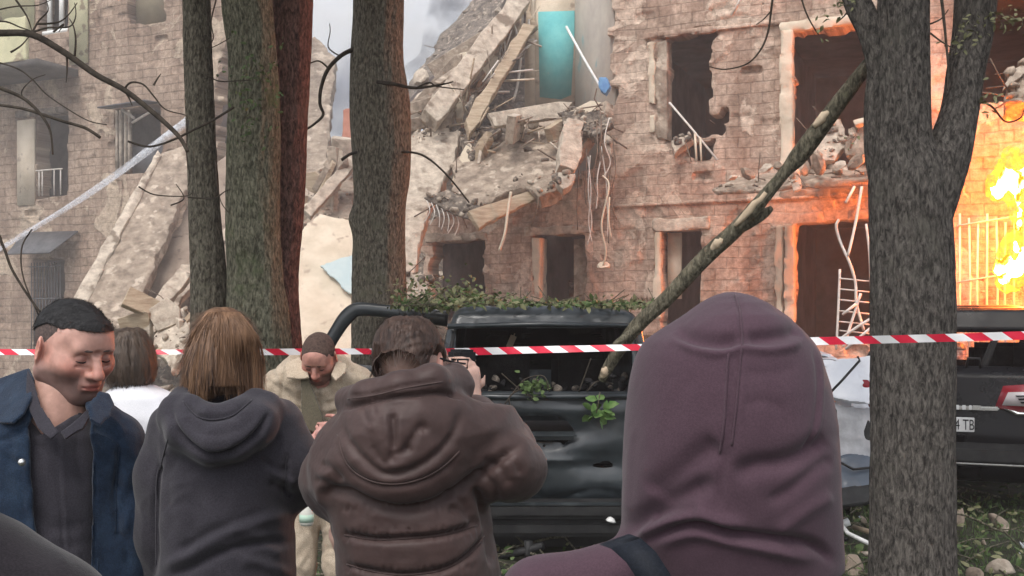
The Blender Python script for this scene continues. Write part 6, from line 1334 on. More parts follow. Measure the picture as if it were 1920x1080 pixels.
# ear and glasses
s = SDF(*box_of(w(824,680), m=.06), .002); s.ell(w(824,680,-.07), (.009,.016,.028), .005); s.ell(w(826,678,-.088), (.005,.01,.017), .003, 'd'); v, q = s.mesh(); o = mk('ear', v, q, M_skin, p5); set_tone(o, np.tile((.55,.32,.27), (len(v),1)))
mb = MB(); mb.tube([P(826,672,d-.09), P(838,676,d-.06), P(856,680,d+.02), P(872,682,d+.06)], .0022, 6); mb.tube([P(858,674,d+.03), P(878,674,d+.06), P(876,690,d+.07), P(860,690,d+.04), P(858,674,d+.03)], .002, 6); mb.build('glasses', M_ink, p5, True)
ph = empty('phone', P(862,715,d+.33), 'dark phone held up by the woman in the brown jacket', 'phone')
rbox(ph, 'case', P(866,712,d+.34), (.045,.075,.15), M_ink, .006, Matrix.Rotation(.5,3,'Z'))
rbox(ph, 'screen', P(864,712,d+.315), (.04,.004,.135), M_trim, .001, Matrix.Rotation(.5,3,'Z'))
def pillow(s, poly, d, r, ysq=1.0, k=.04, yoff=None):
    """cushion whose outline is the given outline at depth d"""
    def fn(X, Y, Z):
        px = X/d*F+HX; py = HY-(Z-CZ)/d*F
        ds = poly_sd(px[:, 0, :]+0*py[:, 0, :], py[:, 0, :]+0*px[:, 0, :], poly)[:, None, :]*d/F
        yc = d if yoff is None else d+yoff(px, py)
        return np.sqrt(np.maximum(ds+r, 0)**2+((Y-yc)/ysq)**2)-r
    W = [P(x, y, d) for x, y in poly]; lo = np.array([min(p[i] for p in W) for i in range(3)]); hi = np.array([max(p[i] for p in W) for i in range(3)])
    lo[1] -= r*ysq+.12; hi[1] += r*ysq+.12
    return s.op(fn, lo, hi, k)
s = SDF((P(545,0,d).x, d-.34, .86), (P(1050,0,d).x, d+.50, 1.62), .0048)
s.loft(rows_px([(745,668,850,.10),(775,640,885,.135),(820,612,905,.155),(870,600,912,.165),(930,612,914,.17),(1000,628,924,.175),(1090,638,940,.18),(1200,636,950,.18),(1330,640,945,.17)], d, .16), .02, 2.3)
s.chain([w(880,845,-.01), w(940,870,-.05), w(966,880,-.02)], [.078,.07,.056], .04); s.chain([w(968,880,-.02), w(942,840,.1), w(892,782,.24)], [.058,.066,.052], .04)
s.chain([w(655,850,0), w(640,900,.06)], [.075,.075], .04); s.chain([w(640,900,.06), w(720,840,.25), w(846,780,.36)], [.085,.07,.05], .04)
pillow(s, [(640,770),(700,742),(790,728),(862,738),(905,762),(960,772),(976,800),(972,824),(935,850),(890,884),(852,915),(800,938),(745,948),(680,935),(632,908),(606,925),(590,945),(576,925),(580,885),(604,850),(625,810)], d-.14, .085, .8, .05, yoff=lambda px, py: .10*((px-750)/190)**2)
# stand collar
s.chain([w(650,752,-.05), w(690,742,-.12), w(750,728,-.15), w(810,716,-.13), w(856,722,-.04), w(858,730,.06)], [.026,.03,.032,.034,.034,.03], .02)
s.chain([w(640,742,-.02), w(690,732,-.10), w(750,718,-.13), w(810,704,-.11), w(852,702,-.03), w(856,712,.05)], [.012,.014,.016,.018,.02,.018], .02)
fl5 = [([(640,768),(700,752),(770,742),(830,738),(868,748)],4,-.016),([(652,742),(700,738),(760,724),(830,712)],3,-.005),
 ([(735,775),(738,810),(738,845)],6,-.014),([(722,775),(726,810),(730,845)],6,.004),([(750,780),(750,815),(746,850)],6,.005),([(730,852),(750,848),(775,840)],6,-.008),
 ([(640,795),(655,830),(680,860),(710,885),(740,890),(775,880),(820,850),(850,815),(862,775)],7,-.013),([(690,800),(700,840),(720,865),(740,855)],7,-.009),([(757,850),(775,820),(790,800),(800,812)],7,-.011),([(700,790),(694,815),(700,840)],6,.005),
 ([(630,830),(650,875),(690,905),(740,912),(790,902),(830,880),(860,850)],6,-.008),([(715,855),(740,875),(760,865)],5,.005),([(680,760),(686,785),(700,800)],4,-.004),([(700,758),(704,780)],3,-.003),
 ([(606,925),(640,922),(690,945),(745,958),(805,948),(860,920),(905,885),(940,858),(975,835)],9,-.03),([(640,945),(700,970),(760,975),(830,958),(880,930)],14,-.006),
 ([(645,1003),(700,1012),(760,1010),(830,1003),(895,985)],5,-.022),([(645,1000),(700,1006),(760,1005),(830,998),(890,980)],2.5,-.004),([(650,1058),(700,1072),(762,1078),(830,1068),(880,1040),(908,1005)],5,-.02),([(640,1130),(760,1150),(900,1130)],6,-.02),([(640,1210),(760,1225),(900,1210)],6,-.02),
 ([(890,915),(905,950),(915,1000),(922,1060)],6,-.022),([(845,955),(870,962),(895,985)],7,-.012),([(835,922),(862,935),(885,965)],6,-.009),([(890,885),(920,905),(935,940),(930,975)],6,-.009),([(905,860),(940,880),(955,910)],6,-.008),([(940,845),(965,865),(975,890)],5,-.006),([(600,870),(620,880),(640,905)],7,-.01),([(590,900),(612,905),(628,925)],6,-.008)]
rz = random.Random(9)
for (xa, xb, yy, cur) in ((650,905,1012,-12),(650,905,998,-12),(655,900,1068,-6),(640,870,955,0)):   # puckers along the seams
    for x in np.arange(xa, xb, 13): y0_ = yy+cur*((x-xa)/(xb-xa))**2+rz.uniform(-2,2); fl5.append(([(x,y0_-7),(x+rz.uniform(-4,4),y0_+rz.uniform(5,11))],2.6,-.0045*rz.uniform(.5,1.3)))
HG = garment('quilted_jacket', s, M_puff, p5, [(a_, b_*1.15, c_*.72) for a_, b_, c_ in fl5], sm=1, noise=.0055, ns=7, seed=2, zs=1.6, ridge=.0016)
trousers(d, X0, .19, M_trim, p5)
for pts in ([(645,1003),(700,1012),(760,1010),(830,1003),(895,985)], [(650,1058),(700,1072),(762,1078),(830,1068),(880,1040),(908,1005)], [(652,748),(700,742),(760,728),(830,716)], [(632,815),(650,870),(690,900),(740,908),(790,898),(830,876),(862,846)]): surf_tube(HG, p5, pts, .0016, M_puff)

# ================= person: woman in grey hoodie =================
d = 2.55; w = W3(d); X0 = P(418,0,d).x
M_greyh = cloth('charcoal_jersey', (.026,.024,.031), (.036,.033,.041), sheen=.15, weave=600, bump=.2)
s = body_under(d, X0, .145, 1.66, 1, arms=[[(*w(330,800),.04),(*w(306,890),.035),(*w(296,1000,.02),.033),(*w(302,1150,.08),.028)],[(*w(518,800),.04),(*w(543,870),.035),(*w(548,905,.04),.033),(*w(500,922,.3),.028)]]); s.ell(w(420,655,.02), (.07,.09,.105), .03)
hand(s, w(300,1150,.1), (.1,.3,-.9), (.8,0,0), (0,.9,0), .92, .5); hand(s, w(495,925,.32), (-.6,.5,.1), (0,0,-1), (0,.3,.8), .92, .8)
v, q = s.mesh(); p3 = mk('person', v, q, M_skin, None, True, label='woman with long light brown hair in a charcoal hooded sweatshirt seen from behind', cat='person'); set_tone(p3, np.tile((.5,.33,.27), (len(v),1)))
M_hair_l = hair_mat('light_brown_hair', (.10,.052,.03), (.27,.155,.09))
s = SDF(*box_of(w(335,570), w(500,780), m=.13), .0042)
s.loft(rows_px([(576,403,432,.03),(584,388,446,.06),(600,373,462,.085),(625,361,474,.1),(655,353,482,.108),(690,349,488,.108),(715,346,489,.1),(735,345,486,.09),(745,348,470,.07)], d, .09), .02, 2.1)
s.ell(w(418,748,-.09), (.052,.06,.035), .02, 'd')
def h3(v, q):
    N = normals(v, q); px, py = px_of(v); v = v+N*(.0045*fbm(px*.16+.03*(py-600)*(px-418)/70, py*.008, 0*px, 4, 8)*np.clip((py-572)/40, .2, 1))[:, None]; return v
garment('hair', s, M_hair_l, p3, [([(415,575),(416,600),(415,640),(412,690)],4,-.006),([(395,600),(378,660),(368,720)],4,-.004),([(438,600),(452,650),(456,720)],4,-.004),([(405,590),(396,650),(392,700)],3,-.003),([(428,590),(436,650),(438,700)],3,-.003)], sm=1, noise=0, post=h3)
rr = random.Random(3); G = []
for x in np.linspace(349,489,30):
    e = abs(x-418)/70; yb = 700+ (40 if e > .45 else 8)+(20 if x < 385 else 0)
    G.append([P(418+(x-418)*.4,585,d-.075), P(418+(x-418)*.85,630,d-.085-.02*(1-e)), P(x,680,d-.05-.06*(1-e)), P(x-(2 if x < 418 else -1),yb,d-.05-.065*(1-e)), P(x-(4 if x < 418 else 1),yb+18,d-.05-.07*(1-e))])
strands(p3, 'hair_strands', M_hair_l, G, 620, rr, .0012, .007, .0015)
HO = [c for c in p3.children if c.name.startswith('hair')][0]; XH = P(418,0,d).x
fuzz(p3, 'fine_hair', M_hair_l, HO, 5200, lambda p: np.stack([(p[:,0]-XH)*.9, 0*p[:,0], -.12-1.5*(1.74-p[:,2])], 1), .06, .0012, 3, .015)
fuzz(p3, 'fine_hair', M_hair_d, HO, 1800, lambda p: np.stack([(p[:,0]-XH)*.9, 0*p[:,0], -.12-1.5*(1.74-p[:,2])], 1), .06, .0012, 4, .015)
s = SDF((P(235,0,d).x, d-.28, .84), (P(600,0,d).x, d+.36, 1.58), .005)
s.loft(rows_px([(735,370,475,.08),(752,335,510,.10),(775,315,530,.115),(815,300,540,.13),(880,298,545,.135),(960,300,545,.14),(1080,300,552,.15),(1200,295,558,.15),(1290,298,552,.14)], d, .13), .02, 2.3)
s.chain([w(330,800), w(306,890,.0), w(297,1000,.02), w(303,1150,.08)], [.062,.058,.052,.045], .04); s.chain([w(518,800), w(543,870,.0), w(548,905,.04)], [.065,.062,.058], .05); s.chain([w(548,905,.04), w(500,922,.27)], [.058,.045], .03)
s.chain([w(340,752,-.03), w(333,775,-.085), w(352,806,-.125), w(395,828,-.15), w(440,818,-.145), w(482,790,-.11), w(502,760,-.06)], [.03,.036,.04,.042,.042,.038,.03], .035)
s.chain([w(352,740,-.05), w(362,762,-.115), w(395,778,-.14), w(440,770,-.13), w(474,742,-.07)], [.018,.02,.02,.02,.018], .03)
s.ell(w(405,745,-.075), (.055,.035,.03), .02, 'd')
fl3 = [([(318,768),(335,815),(365,845),(400,858),(440,846),(480,815),(505,775)],6,-.02),([(345,752),(368,778),(395,786),(435,778),(470,750)],5,-.006),([(340,775),(370,808),(410,815),(455,800),(485,772)],9,-.004),
 ([(300,870),(294,900),(292,960),(292,1080)],5,-.012),([(540,850),(535,900),(538,935)],6,-.008),([(300,1070),(350,1040),(400,1010),(450,985),(540,965)],12,.010),([(320,1080),(370,1060),(420,1035),(480,1020),(550,1015)],9,-.012),([(330,1040),(370,1015),(420,990),(500,960)],10,-.010),
 ([(505,905),(530,918),(548,935)],8,-.010),([(500,880),(530,895),(552,905)],8,.008),([(490,860),(520,880),(545,880)],7,-.007),([(380,900),(360,980),(350,1040)],18,-.004),([(525,800),(535,850),(548,890)],8,.004),([(330,850),(310,900),(318,960)],12,-.005),([(430,990),(470,1000),(530,1050)],12,.006),([(450,1050),(500,1060),(550,1080)],10,.007)]
HG = garment('hooded_sweatshirt', s, M_greyh, p3, fl3, sm=1, noise=.004, ns=7, seed=4, ridge=.0028)
for pts in ([(343,752),(366,778),(395,787),(436,779),(472,750)], [(300,872),(294,900),(293,960),(293,1060)], [(538,855),(536,890),(540,935)], [(322,800),(310,840),(300,880)]): surf_tube(HG, p3, pts, .0018, M_greyh)
trousers(d, X0, .18, M_trim, p3)

# ================= person: man in denim jacket =================
d = 2.6; w = W3(d); X0 = P(88,0,d).x
fwd = (.77,-.58,-.31)
hv, hq, hc, Rm, c0 = head_verts(P(139,651,d), fwd, (.06,-.05,1), 1.01, .0026, beard=.95, skin=(.54,.32,.26), heavy=1.0, neck_dir=(.0,-.07,-.13))
s = body_under(d+.02, X0, .2, 1.66, -1, arms=[[(X0-.17,d,1.4,.045),(X0-.235,d,1.12,.04),(X0-.2,d-.1,.9,.03)],[(X0+.15,d,1.39,.042),(X0+.195,d,1.15,.04),(X0+.2,d-.1,.9,.03)]])
s.chain([P(122,700,d+.01), P(100,790,d-.005)], [.064,.085], .03)
hand(s, (X0-.2,d-.1,.9), (.1,-.2,-.9), (.8,0,0), (0,-.9,0), 1, .5); hand(s, (X0+.2,d-.1,.9), (-.1,-.2,-.9), (-.8,0,0), (0,-.9,0), 1, .5)
v, q = s.mesh(); hw_ = hv @ Rm.T+c0
V_, Q_, C_ = join([(v, q, np.tile((.47,.28,.22), (len(v),1))), (hw_, hq, hc)])
p1 = mk('person', V_, Q_, M_skin, None, True, label='man with short dark hair looking down, in a dark blue denim jacket', cat='person'); set_tone(p1, C_)
M_hair_b = mat('short_dark_hair', (.012,.012,.013), (.035,.033,.034), scale=90, rough=.55, bump=1, bscale=260, dist=.004)
M_hair_g = mat('shaved_temple_hair', (.05,.038,.034), (.13,.09,.08), scale=160, rough=.7, bump=.6, bscale=300, dist=.002)
face_bits(p1, Rm, c0, M_hair_g)
def head_hair(name, par, Rm, c0, m, fn, grow=.008, res=.003, noise=.003, seed=3):
    s = SDF((-.12,-.15,-.12), (.12,.13,.16), res); s.ell((0,-.015,.020), (.076+grow,.097+grow,.086+grow), .0); s.ell((0,.052,.048), (.057+grow,.042+grow,.04+grow), .02); X, Y, Z = s.ax()
    s.f = np.maximum(s.f, fn(X, Y, Z)).astype(np.float32); s.f = (s.f+noise*fbm(X*60, Y*60, Z*60, 3, seed)).astype(np.float32)
    v, q = s.mesh(); v = v @ Rm.T+c0; return mk(name, v, q, m, par, True)
head_hair('hair', p1, Rm, c0, M_hair_b, lambda X, Y, Z: np.maximum(-(Z-.060-.55*np.minimum(Y+.01,0)-.10*np.maximum(Y,0)+.05*np.maximum(np.abs(X)-.03,0)+.004*fbm(X*50,Y*50,Z*50,3,2)), Y-.098), .0065, res=.0026, noise=.0025)
head_hair('shaved_sides', p1, Rm, c0, M_hair_g, lambda X, Y, Z: np.maximum(np.maximum(-(Z+.028+.3*np.minimum(Y+.03,0)+.006*fbm(X*60,Y*60,Z*60,3,7)), Y-.024-.35*Z+.008*fbm(X*50,Y*50,Z*50,3,5)), Z-.075), .0024, res=.0026, noise=.001)
for HO in [c for c in p1.children if c.name.startswith('hair')]: fuzz(p1, 'short_hair', M_hair_b, HO, 6500, lambda p: np.tile(np.array([[.5,-.2,.35]]), (len(p),1)), .011, .0010, 5, .3)
for HO in [c for c in p1.children if c.name.startswith('shaved')]: fuzz(p1, 'stubble_hair', M_hair_b, HO, 3500, lambda p: np.tile(np.array([[-.2,.2,-.9]]), (len(p),1)), .005, .0008, 6, .3)
M_shirt = cloth('dark_grey_shirt', (.026,.024,.031), (.04,.037,.046), weave=500)
s = SDF((X0-.3,d-.26,.85), (X0+.3,d+.26,1.52), .007)
s.loft(rows_px([(752,60,128,.07),(775,25,165,.095),(815,-15,195,.12),(870,-40,210,.135),(960,-45,215,.145),(1080,-45,215,.155),(1200,-45,210,.15),(1250,-40,205,.14)], d, .13), .02, 2.2)
X, Y, Z = s.ax(); tri = np.maximum(poly_sd((X/d*F+HX)[:, 0, :]+0*Z[:, 0, :], (HY-(Z-CZ)/d*F)[:, 0, :]+0*X[:, 0, :], [(48,640),(182,640),(172,762),(110,812),(70,765)])[:, None, :]*d/F, Y-d); s.f = np.maximum(s.f, -tri).astype(np.float32)
garment('shirt', s, M_shirt, p1, [([(108,800),(112,900),(118,1000),(122,1080)],3,-.004),([(114,800),(118,900),(124,1000),(128,1080)],4,.003),([(60,830),(90,850),(110,900)],8,-.004),([(150,800),(145,850),(160,920)],8,-.004),([(60,960),(100,990),(150,985)],14,-.005),([(70,1040),(110,1050),(160,1030)],12,.004)], sm=1, noise=.004, seed=12, ridge=.003)
M_denim = cloth('dark_denim', (.006,.014,.032), (.015,.03,.056), weave=420, bump=.5, scale=22, rough=.85)
s = SDF((X0-.40,d-.32,.8), (X0+.36,d+.3,1.52), .007)
s.loft(rows_px([(742,40,160,.09),(760,0,200,.115),(790,-40,222,.14),(850,-60,230,.16),(960,-62,232,.17),(1080,-62,232,.178),(1200,-62,230,.175),(1240,-60,228,.165)], d, .14), .02, 2.3)
s.chain([(X0+.165,d,1.40),(X0+.20,d+.0,1.2),(X0+.205,d-.03,.95)], [.068,.066,.055], .05); s.chain([(X0-.175,d,1.42),(X0-.24,d+.0,1.2),(X0-.24,d-.06,.95)], [.07,.068,.055], .05)
X, Y, Z = s.ax(); PX = X/Y*F+HX; PY = HY-(Z-CZ)/Y*F
xl = np.interp(PY, [700,770,800,900,1000,1080], [75,66,52,58,66,72]); xr = np.interp(PY, [700,750,790,850,950,1080], [135,160,168,172,172,172])
op = np.maximum(np.maximum(xl-PX, PX-xr)*d/F, Y-(d-.03)); s.f = np.maximum(s.f, -op).astype(np.float32)
inn = SDF((X0-.40,d-.32,.8), (X0+.36,d+.3,1.52), .007); inn.loft(rows_px([(735,60,145,.075),(760,20,180,.1),(790,-25,207,.125),(850,-45,215,.143),(960,-47,217,.153),(1080,-47,217,.16),(1200,-47,215,.158),(1260,-47,215,.15)], d, .13), .0, 2.3)
s.f = np.maximum(s.f, -inn.f[:s.f.shape[0], :s.f.shape[1], :s.f.shape[2]])
fl1 = [([(50,800),(20,820),(-10,830)],6,-.006),([(176,800),(200,812),(228,830)],6,-.007),([(174,830),(200,850),(225,870)],7,.006),([(225,830),(222,880),(216,940),(222,1010)],6,-.010),([(215,900),(235,930),(225,970)],7,-.008),([(240,880),(232,940),(240,1000)],7,.006),([(178,860),(178,960),(178,1080)],3,-.004),([(46,830),(40,900),(48,1000)],4,-.004),([(10,850),(30,870),(45,860)],6,-.006),([(190,770),(215,790),(232,815)],6,.005),([(215,1000),(235,1020),(240,1060)],7,-.007)]
HG = garment('denim_jacket', s, M_denim, p1, fl1, sm=1, noise=.005, ns=10, seed=14, ridge=.004)
slab('jacket_collar', [(-24,716,d+.02),(20,700,d+.01),(54,686,d+.0),(62,704,d-.05),(60,742,d-.11),(46,775,d-.15),(24,794,d-.165),(-4,790,d-.15),(-30,766,d-.08)], .012, M_denim, rag=.003, amp=.003, res=.005, parent=p1)
slab('jacket_collar', [(168,752,d-.14),(186,731,d-.07),(206,736,d-.05),(222,752,d-.07),(214,776,d-.11),(186,802,d-.155),(170,785,d-.165)], .012, M_denim, rag=.003, amp=.003, res=.005, parent=p1)
slab('shirt_collar', [(54,694,d-.03),(62,712,d-.07),(74,755,d-.125),(108,808,d-.175),(96,824,d-.18),(68,800,d-.165),(50,765,d-.14),(46,730,d-.09)], .008, M_shirt, rag=.002, amp=.002, res=.004, parent=p1)
slab('shirt_collar', [(111,808,d-.175),(135,788,d-.16),(166,764,d-.12),(178,770,d-.12),(158,800,d-.16),(122,826,d-.18)], .008, M_shirt, rag=.002, amp=.002, res=.004, parent=p1)
SEED[0] += 1; mb = MB(); mb.tube([P(41,867,d-.187), P(41,867,d-.18)], .0085, 12); mb.build('metal_button', M_chrome, p1, True)
for pts in ([(184,830),(183,900),(184,980),(184,1075)], [(224,840),(218,900),(216,1000)], [(38,840),(36,920),(40,1050)], [(178,812),(200,820),(222,835)]): surf_tube(HG, p1, pts, .0014, M_denim)
trousers(d+.02, X0, .2, M_strap, p1, face=-1)

# ================= person: white shirt behind =================
d = 3.5; w = W3(d); X0 = P(262,0,d).x
s = body_under(d, X0, .18, 1.60, 1, arms=[[(X0-.19,d,1.33,.045),(X0-.24,d,1.08,.04),(X0-.2,d+.15,.95,.03)],[(X0+.19,d,1.33,.045),(X0+.24,d,1.08,.04),(X0+.2,d+.15,.95,.03)]]); s.ell(w(242,668,.02), (.07,.08,.09), .03)
hand(s, (X0-.2,d+.15,.95), (0,.7,-.3), (.8,0,0), (0,.2,.9), .95, .6); hand(s, (X0+.2,d+.15,.95), (0,.7,-.3), (-.8,0,0), (0,.2,.9), .95, .6)
v, q = s.mesh(); p2 = mk('person', v, q, M_skin, None, True, label='person with a short brown bob and white top standing beyond the man in denim', cat='person'); set_tone(p2, np.tile((.5,.33,.27), (len(v),1)))
M_hair_m = hair_mat('mid_brown_hair', (.045,.03,.022), (.11,.078,.058))
s = SDF(*box_of(w(190,610), w(296,730), m=.14), .005); s.loft(rows_px([(614,228,258,.03),(620,215,270,.06),(636,203,281,.085),(660,195,289,.1),(685,193,292,.105),(705,197,289,.1),(717,205,283,.09),(724,214,274,.06)], d, .09), .02, 2.2)
garment('hair', s, M_hair_m, p2, [([(243,618),(244,660),(246,715)],3,-.005)], sm=1, noise=0, post=h3)
HO = [c for c in p2.children if c.name.startswith('hair')][0]; fuzz(p2, 'fine_hair', M_hair_m, HO, 3500, lambda p: np.stack([(p[:,0]-X0)*1.2, 0*p[:,0], -.12-1.5*(1.69-p[:,2])], 1), .04, .0016, 7, .015)
s = SDF((X0-.34,d-.25,.8), (X0+.34,d+.3,1.52), .009); s.loft(rows_px([(716,228,266,.06),(724,215,290,.085),(742,192,325,.11),(780,175,345,.125),(850,170,350,.13),(960,170,350,.135),(1060,170,350,.14)], d, .12), .02, 2.3)
s.chain([(X0-.16,d,1.38),(X0-.215,d,1.2)], [.07,.065], .05); s.chain([(X0+.16,d,1.38),(X0+.215,d,1.2)], [.07,.065], .05)
garment('white_top', s, cloth('white_cotton', (.66,.66,.69), (.74,.74,.77), weave=500, grain=.04), p2, [([(200,760),(230,800),(300,810)],12,-.006),([(300,750),(290,790),(250,820)],9,.005)], sm=1, noise=.005)
trousers(d, X0, .18, M_trim, p2)

# ================= person: bending worker =================
d = 5.2; w = W3(d)
M_tan = cloth('tan_work_cloth', (.36,.29,.215), (.47,.39,.30), weave=300, scale=9, rough=.95); M_olive = cloth('olive_bag', (.09,.08,.055), (.14,.12,.085), weave=300)
hv, hq, hc, Rm, c0 = head_verts(P(597,668,d-.22), (-.05,-.72,-.62), (0,-.5,.8), .95, .0045, beard=.9, skin=(.46,.24,.19), heavy=.8, neck_dir=(0,-.12,-.09))
XW = P(600,0,d).x
s = SDF((XW-.6,d-.55,0), (XW+.6,d+.35,1.7), .012)
s.loft([(.85,XW,d+.12,.15,.11),(1.0,XW,d+.08,.155,.12),(1.2,XW,d+.0,.18,.12),(1.4,XW,d-.08,.19,.11),(1.48,XW,d-.1,.12,.08)], .05); s.chain([w(598,715,-.05), w(598,690,-.14)], [.06,.058], .04)
s.chain([w(520,745,-.05), w(503,850,-.05), w(575,830,-.28)], [.06,.05,.035], .03); s.chain([w(672,745,-.05), w(690,830,-.05), w(640,802,-.26)], [.06,.05,.035], .03)
hand(s, w(645,800,-.27), (-.95,0,-.12), (.1,.9,-.2), (0,-.2,.9), 1.0, .5); hand(s, w(572,832,-.28), (.9,-.1,-.1), (0,.9,0), (0,-.2,.9), 1.0, .9)
for q_ in (-1, 1): s.chain([(XW+q_*.09,d+.1,.88),(XW+q_*.12,d-.02,.48),(XW+q_*.12,d+.05,.08)], [.09,.06,.04], .03); s.cap((XW+q_*.12,d+.05,.05),(XW+q_*.13,d-.14,.04),.045,.035,.03)
v, q = s.mesh(); hw_ = hv @ Rm.T+c0; V_, Q_, C_ = join([(v, q, np.tile((.50,.26,.22), (len(v),1))), (hw_, hq, hc)])
p4 = mk('person', V_, Q_, M_skin, None, True, label='bearded man in tan work clothes bending forward behind the tape', cat='person'); set_tone(p4, C_)
head_hair('cropped_hair', p4, Rm, c0, mat('cropped_brown_hair', (.05,.03,.025), (.11,.07,.055), scale=90, rough=.8, bump=.6, bscale=200), lambda X, Y, Z: np.maximum(-(Z-.0+.4*np.minimum(Y+.02,0)+0*X), Y-.055-.15*Z+0*X), .004, .005, .001)
face_bits(p4, Rm, c0, M_hair_d)
s = SDF((XW-.42,d-.42,.85), (XW+.42,d+.35,1.62), .008)
s.loft([(.9,XW,d+.10,.20,.15),(1.05,XW,d+.06,.215,.16),(1.25,XW,d-.0,.235,.165),(1.42,XW,d-.06,.235,.15),(1.5,XW,d-.08,.16,.12),(1.55,XW,d-.08,.1,.1)], .05)
s.chain([w(520,728,-.05), w(507,800,-.06), w(500,850,-.06)], [.085,.082,.075], .05); s.chain([w(500,850,-.06), w(560,838,-.24)], [.072,.055], .03); s.chain([w(668,725,-.05), w(690,775,-.06), w(696,822,-.06)], [.085,.082,.075], .05); s.chain([w(696,822,-.06), w(655,806,-.24)], [.07,.055], .03)
s.ell(w(600,700,-.2), (.05,.1,.07), .03, 'd')
fl4 = [([(532,700),(528,740),(530,780)],3,-.012),([(585,740),(578,800),(560,830)],4,-.008),([(610,760),(640,745),(665,740)],4,-.012),([(612,778),(640,770),(660,765)],4,-.010),([(540,760),(560,765),(572,780)],4,-.008),([(500,720),(510,760),(505,800)],4,.008),([(660,690),(680,720),(690,760)],4,-.008),([(596,720),(598,760),(605,800)],3,-.010)]
garment('work_jacket', s, M_tan, p4, fl4, sm=1, noise=.009, ns=9, seed=15, ridge=.009)
slab('jacket_collar', [(533,680,d-.22),(560,664,d-.2),(574,690,d-.26),(580,706,d-.3),(560,708,d-.3),(536,706,d-.28)], .02, M_tan, rag=.006, amp=.006, res=.008, parent=p4); slab('jacket_collar', [(622,700,d-.28),(632,672,d-.2),(650,682,d-.2),(648,694,d-.25),(630,712,d-.3)], .02, M_tan, rag=.006, amp=.006, res=.008, parent=p4)
slab('bag_strap', [(562,700,d-.27),(576,706,d-.28),(606,780,d-.26),(612,812,d-.26),(566,812,d-.26),(562,760,d-.26)], .03, M_olive, rag=.006, amp=.006, res=.009, parent=p4)
slab('waist_bag', [(552,800,d-.24),(628,790,d-.26),(632,850,d-.22),(560,860,d-.22)], .09, M_olive, rag=.01, amp=.01, res=.01, parent=p4)
s = SDF((XW-.35,d-.35,0.02), (XW+.35,d+.35,1.05), .01); s.loft([(.8,XW,d+.1,.19,.14),(1.0,XW,d+.07,.19,.15)], .04)
for q_ in (-1, 1): s.chain([(XW+q_*.1,d+.08,.86),(XW+q_*.125,d-.03,.5),(XW+q_*.125,d+.04,.1)], [.115,.095,.08], .03)
garment('work_trousers', s, M_tan, p4, [([(540,960),(560,975),(575,1000)],5,-.012),([(610,965),(625,990),(640,1010)],5,-.012),([(605,1000),(625,990),(645,985)],4,.01),([(600,1040),(620,1030),(640,1035)],5,-.01)], sm=1, noise=.01, seed=16, ridge=.01)
for q_ in (-1, 1): rbox(p4, 'boot', (XW+q_*.125,d-.03,.06), (.11,.3,.12), M_trim, .03)
bt = empty('water_bottle', P(575,985,d-.35), 'small clear bottle with a pale green label hanging in front of the man in tan', 'bottle')
mb = MB(); mb.tube([P(575,985,d-.33), P(575,980,d-.33), P(575,962,d-.33), P(575,950,d-.33), P(575,944,d-.33)], [.028,.032,.032,.02,.012], 14); mk('bottle_body', mb.v, mb.f, mat('cloudy_plastic', (.5,.5,.45), (.62,.62,.55), rough=.3), bt); mb = MB(); mb.tube([P(575,978,d-.33), P(575,964,d-.33)], .0335, 14); mk('bottle_label', mb.v, mb.f, mat('pale_green_label', (.4,.55,.45)), bt); mb = MB(); mb.tube([P(575,943,d-.33), P(574,925,d-.33), P(570,908,d-.3)], .008, 6); mk('bottle_strap', mb.v, mb.f, M_trim, bt)

# ================= person: dark shoulder at the lower left =================
d = 1.3; M_dk = cloth('dark_plum_fabric', (.012,.010,.013), (.02,.016,.02), weave=700, sheen=.2)
XL = P(-180,0,d).x
s = body_under(d, XL, .18, 1.62, 1, arms=[[(XL+.18,d,1.33,.045),(XL+.22,d,1.1,.04),(XL+.2,d+.15,.95,.03)],[(XL-.18,d,1.33,.045),(XL-.22,d,1.1,.04),(XL-.2,d+.15,.95,.03)]]); s.ell((XL,d+.02,1.52), (.075,.09,.11), .03)
hand(s, (XL+.2,d+.15,.95), (0,.7,-.3), (-.8,0,0), (0,.2,.9), .95, .6); hand(s, (XL-.2,d+.15,.95), (0,.7,-.3), (.8,0,0), (0,.2,.9), .95, .6)
v, q = s.mesh(); p7 = mk('person', v, q, M_skin, None, True, label='person cut off at the lower left corner, only a dark plum shoulder in view', cat='person'); set_tone(p7, np.tile((.5,.33,.27), (len(v),1)))
s = SDF((XL-.35,d-.3,.8), (XL+.35,d+.3,1.72), .008); s.loft([(.85,XL,d,.2,.14),(1.1,XL,d,.2,.14),(1.3,XL,d,.19,.13),(1.4,XL,d,.12,.1),(1.46,XL,d,.08,.08)], .05)
s.chain([(XL+.1,d,1.39),(XL+.175,d,1.33),(XL+.235,d+.0,1.22),(XL+.26,d+.02,1.0)], [.07,.066,.062,.05], .06); s.chain([(XL-.1,d,1.39),(XL-.175,d,1.33),(XL-.235,d+.0,1.22),(XL-.26,d+.02,1.0)], [.07,.066,.062,.05], .06)
garment('dark_top', s, M_dk, p7, [([(0,930),(40,960),(80,1010)],12,-.005),([(60,960),(90,1000),(130,1070)],8,.004)], sm=2, noise=.004)
s = SDF((XL-.14,d-.16,1.38), (XL+.14,d+.14,1.68), .006); s.ell((XL,d-.01,1.53), (.09,.1,.12), .0); garment('hair', s, M_hair_d, p7, [], noise=.003)
trousers(d, XL, .18, M_trim, p7)

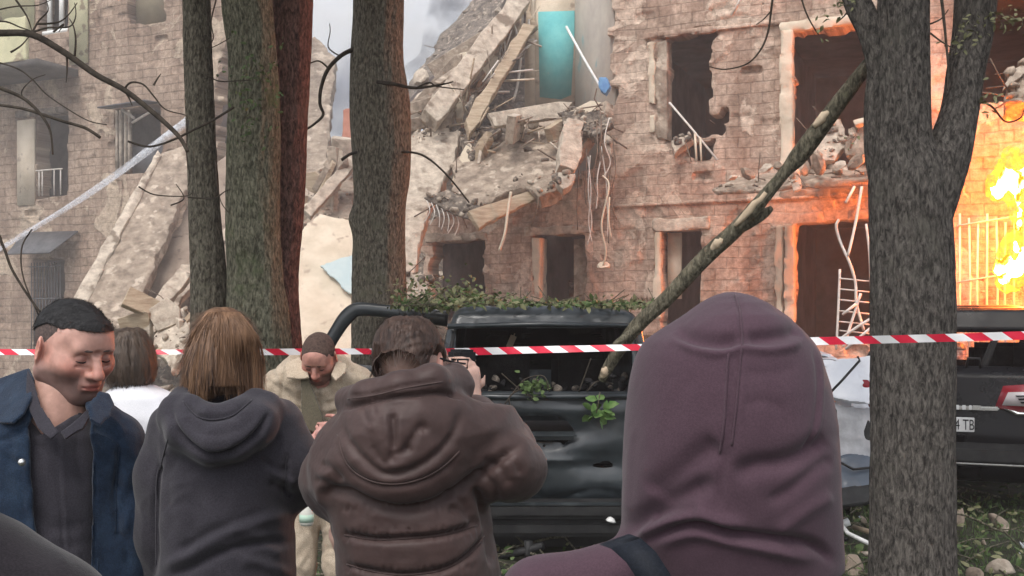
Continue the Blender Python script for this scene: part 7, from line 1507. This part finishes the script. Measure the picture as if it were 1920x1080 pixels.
# ================= person: far helper behind the black car =================
d = 14.0; w = W3(d); XF = P(1798,0,d).x
s = body_under(d, XF, .18, 1.62, -1, res=.02, arms=[[(XF-.18,d,1.33,.045),(XF-.22,d-.02,1.1,.04),(XF-.1,d-.2,1.2,.03)],[(XF+.18,d,1.33,.045),(XF+.24,d,1.1,.04),(XF+.2,d-.15,.95,.03)]])
hand(s, (XF-.1,d-.2,1.2), (.7,-.3,.3), (0,.9,0), (0,0,1), .95, .8); hand(s, (XF+.2,d-.15,.95), (0,-.7,-.3), (-.8,0,0), (0,.2,.9), .95, .6)
hv, hq, hc, Rm, c0 = head_verts((XF,d,1.29), (-.4,-.8,-.3), (0,0,1), .95, .007, skin=(.5,.3,.24)); v, q = s.mesh(); v = v.copy(); v[:,2] -= .22*np.clip((v[:,2]-.3)/1.0,0,1)
V_, Q_, C_ = join([(v, q, np.tile((.5,.3,.24), (len(v),1))), (hv @ Rm.T+c0, hq, hc)]); p8 = mk('person', V_, Q_, M_skin, None, True, label='dark haired person in a white shirt far behind the black car', cat='person'); set_tone(p8, C_)
head_hair('hair', p8, Rm, c0, M_hair_d, lambda X, Y, Z: -(Z-.02-.5*np.maximum(Y-.02,0)+0*X), .012, .006)
s = SDF((XF-.32,d-.2,.5), (XF+.32,d+.2,1.3), .015); s.loft([(.6,XF,d,.2,.14),(.9,XF,d,.21,.14),(1.08,XF,d,.2,.13),(1.18,XF,d,.1,.09)], .04); s.chain([(XF-.15,d,1.1),(XF-.23,d,.95)], [.07,.065], .04); s.chain([(XF+.15,d,1.1),(XF+.24,d,.95)], [.07,.065], .04); garment('white_shirt', s, bpy.data.materials['white_cotton'], p8, [], noise=.01)
# ---------------------------------------------------------------- haze
m = bpy.data.materials.new('haze'); m.use_nodes = True; t = m.node_tree; t.nodes.clear()
o = t.nodes.new('ShaderNodeOutputMaterial'); vp = t.nodes.new('ShaderNodeVolumePrincipled'); vp.inputs['Color'].default_value = (.93,.9,.9,1); vp.inputs['Density'].default_value = .002; t.links.new(vp.outputs[0], o.inputs['Volume'])
mb = MB(); mb.box((0,220,6.5), (620,570,15.5)); mb.build('haze', m, None, kind='stuff', label='thin smoky haze hanging over the whole street', cat='haze')
